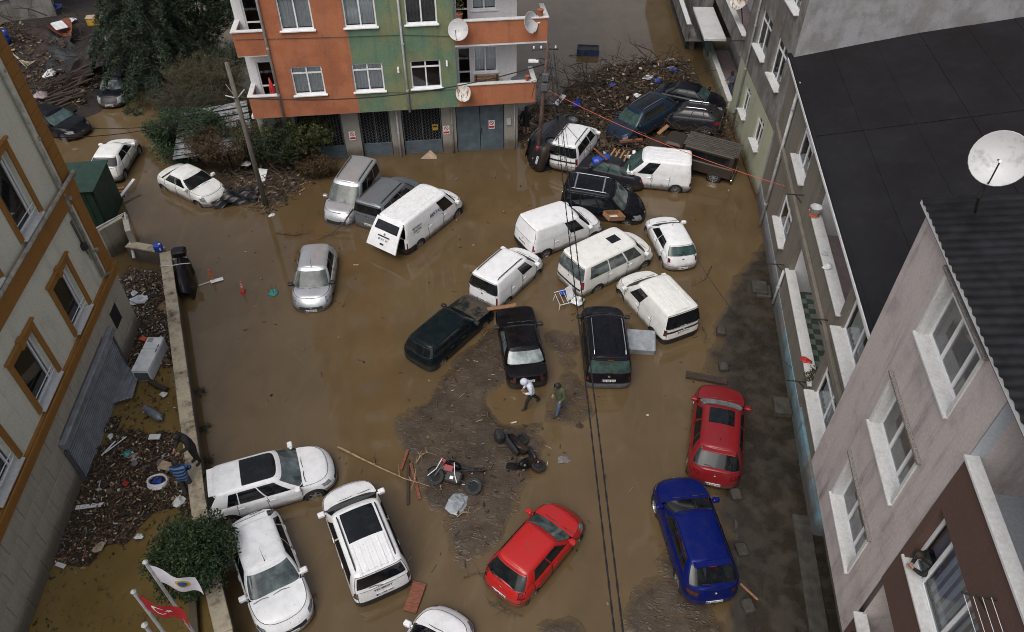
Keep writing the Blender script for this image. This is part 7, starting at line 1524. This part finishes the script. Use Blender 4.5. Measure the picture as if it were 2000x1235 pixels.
    # pickup with a slatted canopy jammed in the pile
props()
def pickup():
    a, b_ = at(1275, 300, .9), at(1408, 330, .9); d = a-b_; d.z = 0; d.normalize(); c = at(1352, 300, .9); m = Matrix.Translation((c.x, c.y, -.1)) @ Matrix.Rotation(math.atan2(d.y, d.x), 4, 'Z') @ Matrix.Rotation(R(5), 4, 'X') @ Matrix.Rotation(R(-3), 4, 'Y')
    t = empty('pickup_truck', mat=m, label='brown pickup with a slatted canopy roof jammed beside the wall', cat='truck'); W_ = .88
    MB().bevbox((-2.3, -W_, .45), (.5, W_, 1.05), .05).build('cargo_bed', 'paint_brown', t); MB().bevbox((.5, -W_+.02, .45), (2.4, W_-.02, 1.05), .08).build('bonnet', 'paint_brown', t); MB().bevbox((.52, -W_+.06, 1.05), (1.6, W_-.06, 1.62), .12).build('cab', 'paint_brown', t)
    MB().bevbox((-2.25, -W_+.03, 1.05), (.45, W_-.03, 1.72), .05).build('canopy', 'paint_brown', t)
    for s in (-1, 1): MB().box((-2.0, s*(W_-.026)-.004, 1.15), (.3, s*(W_-.026)+.004, 1.58)).build('canopy_window', 'car_glass', t); MB().box((.75, s*(W_-.056)-.004, 1.15), (1.4, s*(W_-.056)+.004, 1.5)).build('side_window', 'car_glass', t)
    MB().box((-2.256, -.7, 1.2), (-2.246, .7, 1.6)).build('rear_window', 'car_glass', t)
    for k in range(9): MB().bevbox((-2.35, -W_-.03+.2*k, 1.73), (.55, -W_+.09+.2*k, 1.77), .01).build('roof_slat', 'slat_grey', t)
    for x in (-1.45, 1.6):
        for s in (1, -1): w_ = link('wheel', TYRE, None, t, (x, s*(W_-.10), .36), (R(-90*s), 0, 0), (.36, .36, .32)); link('rim', RIMS[1], None, w_); MB().lathe([(.40, 0), (.40, .1), (.01, .1)], 18, Matrix.Translation((x, s*(W_+.006), .40)) @ Matrix.Rotation(R(90*s), 4, 'X'), False).build('wheel_arch', 'dark_void', t)
    for s in (1, -1): MB().bevbox((-2.33, s*.75-.09, .7), (-2.28, s*.75+.09, .98), .01).build('tail_light', 'lamp_red', t)
    MB().bevbox((-2.42, -W_, .35), (-2.3, W_, .5), .03).build('bumper', 'chrome', t)
pickup()
# ------------------------------------------------------------------ motorcycles
def wheel_part(t, x, r, w_, rim):
    q = link('wheel', TYRE, None, t, (x, 0, r), (R(90), 0, 0), (r, r, w_*1.5)); link('rim', RIMS[rim], None, q); return q
def motorcycle(loc, heading, roll):
    t = empty('motorcycle', label='red and black motorcycle lying on its side in the mud', cat='motorcycle', mat=Matrix.Translation(loc) @ Matrix.Rotation(heading, 4, 'Z') @ Matrix.Rotation(roll, 4, 'X') @ Matrix.Rotation(R(4), 4, 'Y'))
    for x in (-.70, .70): wheel_part(t, x, .31, .10, 0)
    B = lambda n_, m_, f: (lambda b: (f(b), b.build(n_, m_, t, True)))(MB())
    for s in (-.09, .09):
        MB().tube([(.70, s, .31), (.58, s, .62), (.46, s*1.1, .98)], .025, 6).build('fork', 'chrome', t); MB().tube([(-.70, s, .31), (-.20, s, .38), (-.05, s, .45)], .025, 6).build('swing_arm', 'iron', t)
        MB().tube([(.42, s*.5, .92), (.10, s*1.4, .75), (-.05, s*1.2, .42), (-.25, s*1.2, .35)], .02, 6).build('frame', 'iron', t); MB().tube([(-.15, s*1.1, .72), (-.60, s*1.1, .80), (-.85, s, .88)], .016, 6).build('frame', 'iron', t)
    MB().bevbox((-.24, -.16, .22), (.34, .16, .66), .05).build('engine', 'iron', t); MB().bevbox((.0, -.17, .30), (.18, .17, .46), .03).build('crankcase', 'alloy', t)
    tk = MB(); tk.add([], []); vs = []; fs = []; N = 10
    for x, w_, z0, h in ((.44, .07, .82, .10), (.36, .15, .76, .22), (.18, .17, .72, .28), (.0, .14, .72, .22), (-.12, .09, .74, .12)):
        for i in range(N): a = 6.283*i/N; vs.append((x, w_*math.cos(a), z0+h*.5+h*.5*math.sin(a)))
    for j in range(4):
        for i in range(N): fs.append((j*N+i, j*N+(i+1) % N, (j+1)*N+(i+1) % N, (j+1)*N+i))
    fs += [tuple(range(N-1, -1, -1)), tuple(range(4*N, 5*N))]; MB().add(vs, fs).build('fuel_tank', 'paint_black', t, True)
    MB().bevbox((-.62, -.13, .78), (-.10, .13, .88), .035).build('seat', 'rubber', t); MB().bevbox((-.95, -.09, .84), (-.58, .09, .93), .03).build('tail_cowl', 'paint_black', t); MB().bevbox((-1.0, -.06, .80), (-.94, .06, .86), .01).build('tail_light', 'lamp_red', t)
    MB().tube([(.40, -.38, 1.02), (.45, -.15, 1.05), (.45, .15, 1.05), (.40, .38, 1.02)], .016, 6).build('handlebar', 'chrome', t)
    for s in (-.38, .38): MB().tube([(.40, s, 1.02), (.35, s*1.22, .99)], .022, 6).build('grip', 'rubber', t); MB().bevbox((.40, s*.8-.06, 1.13), (.43, s*.8+.06, 1.20), .01).build('mirror', 'plastic_black', t)
    MB().bevbox((.46, -.12, .80), (.64, .12, 1.0), .05).build('headlight_cowl', 'paint_dark_red', t); MB().lathe([(.08, 0), (.085, .03), (.05, .05)], 14, Matrix.Translation((.63, 0, .90)) @ Matrix.Rotation(R(90), 4, 'Y')).build('headlight', 'lamp_clear', t)
    for s in (1, -1): MB().bevbox((.12, s*.17-.02, .55), (.46, s*.17+.02, .78), .015).build('side_fairing', 'paint_dark_red', t)
    MB().tube([(.15, -.14, .32), (-.1, -.18, .26), (-.45, -.20, .36), (-.80, -.20, .48)], [.025, .03, .05, .055], 8).build('exhaust', 'alloy', t); MB().tube([(.15, .17, .9), (.0, .20, .5), (-.15, .18, .25)], .018, 5).build('loose_strap', 'cloth_white', t); MB().tube([(.62, .14, .95), (.72, .12, .55), (.95, .10, .25)], .018, 5).build('loose_strap', 'cloth_white', t)
    vs = []; fs = []
    for k in range(9):
        a = R(20+15*k); 
        for y in (-.06, .06): vs.append((.70+.35*math.cos(a), y, .31+.35*math.sin(a)))
    MB().add(vs, [(2*k, 2*k+1, 2*k+3, 2*k+2) for k in range(8)]).build('mudguard', 'plastic_black', t, True); MB().tube([(-.92, 0, .84), (-1.05, 0, .55)], .03, 5).build('plate_holder', 'plastic_black', t)
    return t
def scooter(loc, heading, roll):
    t = empty('scooter', label='black scooter with a top box lying on its side in the mud', cat='motorcycle', mat=Matrix.Translation(loc) @ Matrix.Rotation(heading, 4, 'Z') @ Matrix.Rotation(roll, 4, 'X'))
    wheel_part(t, .70, .27, .11, 2); wheel_part(t, -.58, .26, .12, 1)
    def loft(name, secs, mat, N=12):
        vs = []; fs = []
        for x, w_, z0, z1 in secs:
            for i in range(N): a = 6.283*i/N; ca, sa = math.cos(a), math.sin(a); vs.append((x, w_*math.copysign(abs(ca)**.7, ca), (z0+z1)/2+(z1-z0)/2*math.copysign(abs(sa)**.7, sa)))
        for j in range(len(secs)-1):
            for i in range(N): fs.append((j*N+i, j*N+(i+1) % N, (j+1)*N+(i+1) % N, (j+1)*N+i))
        fs += [tuple(range(N-1, -1, -1)), tuple(range((len(secs)-1)*N, len(secs)*N))]; return MB().add(vs, fs).build(name, mat, t, True)
    loft('rear_body', [(-.92, .05, .62, .72), (-.85, .13, .50, .76), (-.55, .19, .45, .76), (-.2, .20, .32, .74), (.02, .17, .25, .55)], 'paint_black'); loft('floor_board', [(-.1, .18, .18, .34), (.3, .19, .18, .32), (.45, .17, .2, .36)], 'plastic_black')
    loft('front_shield', [(.36, .18, .28, .80), (.44, .24, .30, 1.0), (.54, .20, .40, 1.02), (.64, .08, .55, .92)], 'paint_black'); loft('seat', [(-.88, .08, .76, .84), (-.6, .15, .74, .90), (-.25, .15, .73, .84), (.0, .10, .70, .78)], 'rubber')
    MB().bevbox((-1.18, -.22, .84), (-.74, .22, 1.18), .09).build('top_box', 'plastic_black', t); MB().bevbox((-1.0, -.15, .78), (-.7, .15, .84), .02).build('luggage_rack', 'iron', t)
    MB().tube([(.70, 0, .27), (.60, 0, .55), (.50, 0, .98)], .035, 6).build('fork', 'iron', t); MB().tube([(.38, -.36, 1.08), (.46, -.1, 1.06), (.46, .1, 1.06), (.38, .36, 1.08)], .018, 6).build('handlebar', 'iron', t)
    MB().add([(.50, -.2, 1.0), (.50, .2, 1.0), (.34, .16, 1.38), (.34, -.16, 1.38), (.53, -.2, 1.0), (.53, .2, 1.0), (.37, .16, 1.38), (.37, -.16, 1.38)], [(0,1,2,3), (7,6,5,4), (0,4,5,1), (2,6,7,3), (1,5,6,2), (0,3,7,4)]).build('windshield', 'car_glass', t)
    for s in (-.34, .34): MB().bevbox((.36, s-.07, 1.2), (.39, s+.07, 1.29), .01).build('mirror', 'plastic_black', t)
    for s in (-1, 1): MB().bevbox((.60, s*.12-.03, .78), (.66, s*.12+.03, .86), .012).build('headlight', 'lamp_clear', t)
    o = MB().lathe([(.03, 0), (.03, .012)], 10, Matrix.Translation((.62, .10, .27)) @ Matrix.Rotation(R(-90), 4, 'X')).build('reflector', 'amber', t)
    MB().tube([(-.1, -.17, .25), (-.5, -.22, .28), (-.85, -.22, .36)], [.03, .06, .06], 8).build('exhaust', 'iron', t)
    vs = []
    for k in range(8):
        a = R(15+20*k)
        for y in (-.07, .07): vs.append((.70+.30*math.cos(a), y, .27+.30*math.sin(a)))
    MB().add(vs, [(2*k, 2*k+1, 2*k+3, 2*k+2) for k in range(7)]).build('mudguard', 'paint_black', t, True)
_a, _b = at(915, 968, .2), at(848, 945, .2); _d = _b-_a; _c = (_a+_b)/2
motorcycle((_c.x+.0, _c.y+.05, .10), math.atan2(_d.y, _d.x), R(68))
_a, _b = at(1027, 846, .2), at(1066, 906, .2); _d = _b-_a; _c = (_a+_b)/2
scooter((_c.x, _c.y, .12), math.atan2(_d.y, _d.x), R(76))

# ------------------------------------------------------------------ people
def person(label, loc, facing, J, mats, k=1.0, hood=False, hair='hair', group=None, upto=None):
    """one skinned body grown over a posed skeleton; J gives joint positions (x forward, y left, z up, metres)"""
    D = dict(pel=(0, 0, .95), spi=(.01, 0, 1.12), che=(.02, 0, 1.32), nec=(.02, 0, 1.47), hed=(.05, 0, 1.58), top=(.05, 0, 1.70),
             shL=(.0, .18, 1.40), elL=(.0, .25, 1.13), wrL=(.10, .24, .90), haL=(.14, .23, .82), shR=(.0, -.18, 1.40), elR=(.0, -.25, 1.13), wrR=(.10, -.24, .90), haR=(.14, -.23, .82),
             hiL=(0, .10, .90), knL=(.03, .11, .50), anL=(0, .11, .09), toL=(.17, .12, .04), hiR=(0, -.10, .90), knR=(.03, -.11, .50), anR=(0, -.11, .09), toR=(.17, -.12, .04))
    D.update(J); N = list(D); ix = {n: i for i, n in enumerate(N)}
    rad = dict(pel=(.16, .13), spi=(.155, .12), che=(.18, .125), nec=(.065, .065), hed=(.095, .085), top=(.075, .07), sh=(.085, .085), el=(.058, .058), wr=(.04, .04), ha=(.045, .028), hi=(.11, .11), kn=(.075, .075), an=(.052, .052), to=(.045, .035))
    if mats.get('bulk'): 
        for q in ('spi', 'che', 'sh', 'el'): rad[q] = tuple(v*mats['bulk'] for v in rad[q])
    E_ = [('pel', 'spi'), ('spi', 'che'), ('che', 'nec'), ('nec', 'hed'), ('hed', 'top')] + [p for s in 'LR' for p in (('che', 'sh'+s), ('sh'+s, 'el'+s), ('el'+s, 'wr'+s), ('wr'+s, 'ha'+s), ('pel', 'hi'+s), ('hi'+s, 'kn'+s), ('kn'+s, 'an'+s), ('an'+s, 'to'+s))]
    me = bpy.data.meshes.new('body'); me.from_pydata([Vector(D[n])*k for n in N], [(ix[a], ix[b]) for a, b in E_], []); o = bpy.data.objects.new('body', me); COL.objects.link(o)
    o.modifiers.new('s', 'SKIN'); sv = me.skin_vertices[0].data
    for n in N: key = n if n in rad else n[:2]; sv[ix[n]].radius = tuple(v*k for v in rad[key]); sv[ix[n]].use_root = (n == 'pel')
    sm = o.modifiers.new('u', 'SUBSURF'); sm.levels = 2; bpy.context.view_layer.update(); m2 = bpy.data.meshes.new_from_object(o.evaluated_get(bpy.context.evaluated_depsgraph_get())); bpy.data.objects.remove(o)
    # fingers joined to the same mesh
    b = MB()
    for s, sg in (('L', 1), ('R', -1)):
        w0, h0 = Vector(D['wr'+s])*k, Vector(D['ha'+s])*k; d = (h0-w0).normalized(); sd = d.cross(Vector((0, 0, 1))); sd = sd.normalized() if sd.length > .1 else Vector((0, 1, 0))
        for f in range(4): p = h0+sd*(.024*(f-1.5)); L = (.075, .085, .08, .06)[f]; b.tube([p, p+d*L*.55, p+d*L*.85-Vector((0, 0, .02))], [.010, .009, .007], 5)
        p = w0.lerp(h0, .5)+sd*.03*sg; b.tube([p, p+sd*.035*sg+d*.035, p+sd*.04*sg+d*.065], [.012, .010, .008], 5)
    nv = len(m2.vertices); verts = [v.co.copy() for v in m2.vertices]+[Vector(p) for p in b.v]; faces = [list(p.vertices) for p in m2.polygons]+[[i+nv for i in f] for f in b.f]; nb = len(m2.polygons)
    body = bpy.data.meshes.new('body'); body.from_pydata(verts, [], faces); slots = [mats['skin'], mats['top'], mats['legs'], mats['feet']]
    for sl_ in slots: body.materials.append(M[sl_])
    seg = {('nec', 'hed'): 0, ('hed', 'top'): 0, ('pel', 'spi'): 1, ('spi', 'che'): 1, ('che', 'nec'): 1}
    for s in 'LR': seg.update({('che', 'sh'+s): 1, ('sh'+s, 'el'+s): 1, ('el'+s, 'wr'+s): 0 if mats.get('short') else 1, ('wr'+s, 'ha'+s): 0, ('pel', 'hi'+s): 2, ('hi'+s, 'kn'+s): 2, ('kn'+s, 'an'+s): 0 if mats.get('shorts') else 2, ('an'+s, 'to'+s): 3})
    if hood: seg[('nec', 'hed')] = 1; seg[('hed', 'top')] = 1
    for p in body.polygons:
        c = Vector(p.center); best = 9e9; mi = 0
        for (a, e), q in seg.items():
            A, B_ = Vector(D[a])*k, Vector(D[e])*k; t_ = max(0, min(1, (c-A).dot(B_-A)/max(1e-9, (B_-A).length_squared))); d_ = (c-A.lerp(B_, t_)).length - (.10 if q == 1 and a in ('pel', 'spi', 'che') else 0)
            if d_ < best: best = d_; mi = q
        p.material_index = mi if p.index < nb else 0
    body.polygons.foreach_set('use_smooth', [True]*len(body.polygons)); t = link('person', body, None, None, loc, (0, 0, facing)); tag(t, label, 'person', group)
    hd = Vector(D['hed'])*k; tp = Vector(D['top'])*k; up = (tp-hd).normalized(); fw = Vector((1, 0, 0)); fw = (fw-up*fw.dot(up)).normalized(); lf = up.cross(fw); c = hd.lerp(tp, .45); mt = Matrix(((fw.x, lf.x, up.x, c.x), (fw.y, lf.y, up.y, c.y), (fw.z, lf.z, up.z, c.z), (0, 0, 0, 1)))
    def cap(name, mat, r, lo, xs=1.0):
        vs = []; fs = []; n = 14
        for j in range(7):
            e = R(90-(90-lo)*j/6)
            for i in range(n): a = 6.283*i/n; rr = r*(1+.04*mnoise.noise(Vector((i*.7, j*.7, r*9)))); front = math.cos(a) > .35 and e < R(38) and not hood; q = .82 if front else 1.0; vs.append(mt @ Vector((rr*math.cos(a)*math.cos(e)*1.06*q-.012, rr*.92*math.sin(a)*math.cos(e)*q, rr*math.sin(e)*1.05)))
        for j in range(6):
            for i in range(n): fs.append((j*n+i, j*n+(i+1) % n, (j+1)*n+(i+1) % n, (j+1)*n+i))
        return MB().add(vs, fs).build(name, mat, t, True)
    if hood: cap('hood', mats['top'], .145*k, -55)
    else: cap('hair', hair, .116*k, -18 if not mats.get('long') else -60)
    MB().tube([mt @ Vector((.085, 0, .015)), mt @ Vector((.118, 0, -.02)), mt @ Vector((.088, 0, -.03))], [.010, .016, .010], 5).build('nose', 'skin', t, True)
    for s in (.035, -.035): MB().lathe([(.001, -.008), (.009, 0), (.001, .008)], 6, mt @ Matrix.Translation((.088, s, .015)), False).build('eye', 'ink', t)
    for s in (1, -1): MB().bevbox((-.02, s*.092-.01, -.03), (.02, s*.092+.01, .035), .006, mt).build('ear', 'skin', t)
    MB().bevbox((.080, -.025, -.062), (.092, .025, -.052), .003, mt).build('mouth', 'ink_red', t)
    return t
def people():
    S_ = 'skin'
    p = at(1038, 793, .0); person('person in a pale hooded top and black trousers wading behind the old saloon', (p.x, p.y, -.04), R(197), dict(spi=(.05, 0, 1.10), che=(.14, 0, 1.28), nec=(.22, 0, 1.40), hed=(.30, 0, 1.48), top=(.36, 0, 1.58), shL=(.13, .18, 1.34), elL=(.12, .26, 1.08), wrL=(.28, .14, 1.0), haL=(.34, .08, 1.0), shR=(.13, -.18, 1.34), elR=(.12, -.26, 1.08), wrR=(.28, -.14, 1.0), haR=(.34, -.08, 1.0), knL=(.22, .12, .52), anL=(.30, .12, .10), toL=(.46, .12, .05), knR=(-.10, -.12, .50), anR=(-.38, -.14, .14), toR=(-.24, -.15, .06)), dict(skin=S_, top='hoodie', legs='trousers_black', feet='shoes', bulk=1.18), hood=True)
    p = at(1091, 806, .0); person('person in an olive green jacket and jeans looking at the other walker', (p.x, p.y, -.02), R(215), dict(nec=(.06, 0, 1.47), hed=(.12, 0, 1.56), top=(.17, 0, 1.66), elL=(-.02, .26, 1.12), wrL=(.12, .22, .95), haL=(.16, .2, .88), knL=(.12, .12, .50), anL=(.20, .13, .10), toL=(.37, .13, .05), knR=(-.06, -.11, .50), anR=(-.26, -.12, .12), toR=(-.10, -.12, .05)), dict(skin=S_, top='jacket_green', legs='jeans', feet='shoes', bulk=1.12), 1.02)
    p = at(388, 902, WT); person('person in a black coat standing on the low wall', (p.x, p.y, WT+.0), R(235), dict(spi=(.04, 0, 1.10), che=(.12, 0, 1.28), nec=(.18, 0, 1.41), hed=(.26, 0, 1.50), top=(.31, 0, 1.60), shL=(.12, .19, 1.35), shR=(.12, -.19, 1.35), elL=(.20, .24, 1.10), wrL=(.42, .12, 1.02), haL=(.50, .08, 1.0), elR=(.20, -.24, 1.10), wrR=(.42, -.12, 1.02), haR=(.50, -.08, 1.0)), dict(skin=S_, top='jacket_black', legs='trousers_black', feet='shoes', bulk=1.2), 1.1)
    p = at(374, 966, .30); person('person in a blue striped jacket with back to the camera in the yard', (p.x, p.y, .30), R(100), dict(elL=(.14, .27, 1.14), wrL=(.34, .16, 1.12), haL=(.42, .12, 1.12), elR=(.14, -.27, 1.14), wrR=(.34, -.16, 1.12), haR=(.42, -.12, 1.12)), dict(skin=S_, top='striped_jacket', legs='trousers_grey', feet='shoes', bulk=1.15), 1.10)
    p = at(1027, 262, .15); person('person in dark shirt and shorts at the corner of the orange block', (p.x, p.y, .12), R(80), dict(elL=(.0, .28, 1.13), wrL=(.0, .32, .9)), dict(skin=S_, top='jacket_black', legs='trousers_black', feet='skin', shorts=True), 1.0)
    p = FB @ Vector((-10.5, .36, .28)); person('man in a slate shirt on the pale green balcony', p, R(205), dict(elL=(.12, .26, 1.16), wrL=(.34, .14, 1.18), haL=(.42, .10, 1.20), elR=(.12, -.26, 1.16), wrR=(.34, -.14, 1.18), haR=(.42, -.10, 1.20), hed=(.09, 0, 1.57), top=(.12, 0, 1.68)), dict(skin=S_, top='shirt_slate', legs='jeans', feet='shoes'))
    p = PB @ Vector((6.03, .62, 6.15)); person('long haired woman leaning out of the open window of the pink house', p, R(171.9), dict(spi=(.12, 0, 1.12), che=(.32, 0, 1.28), nec=(.48, 0, 1.38), hed=(.60, 0, 1.42), top=(.70, 0, 1.48), shL=(.32, .18, 1.34), shR=(.32, -.18, 1.34), elL=(.48, .24, 1.08), wrL=(.60, .06, 1.0), haL=(.66, .0, 1.0), elR=(.48, -.24, 1.08), wrR=(.62, -.04, 1.02), haR=(.68, .02, 1.02)), dict(skin=S_, top='jacket_black', legs='trousers_black', feet='shoes', long=True))
people()
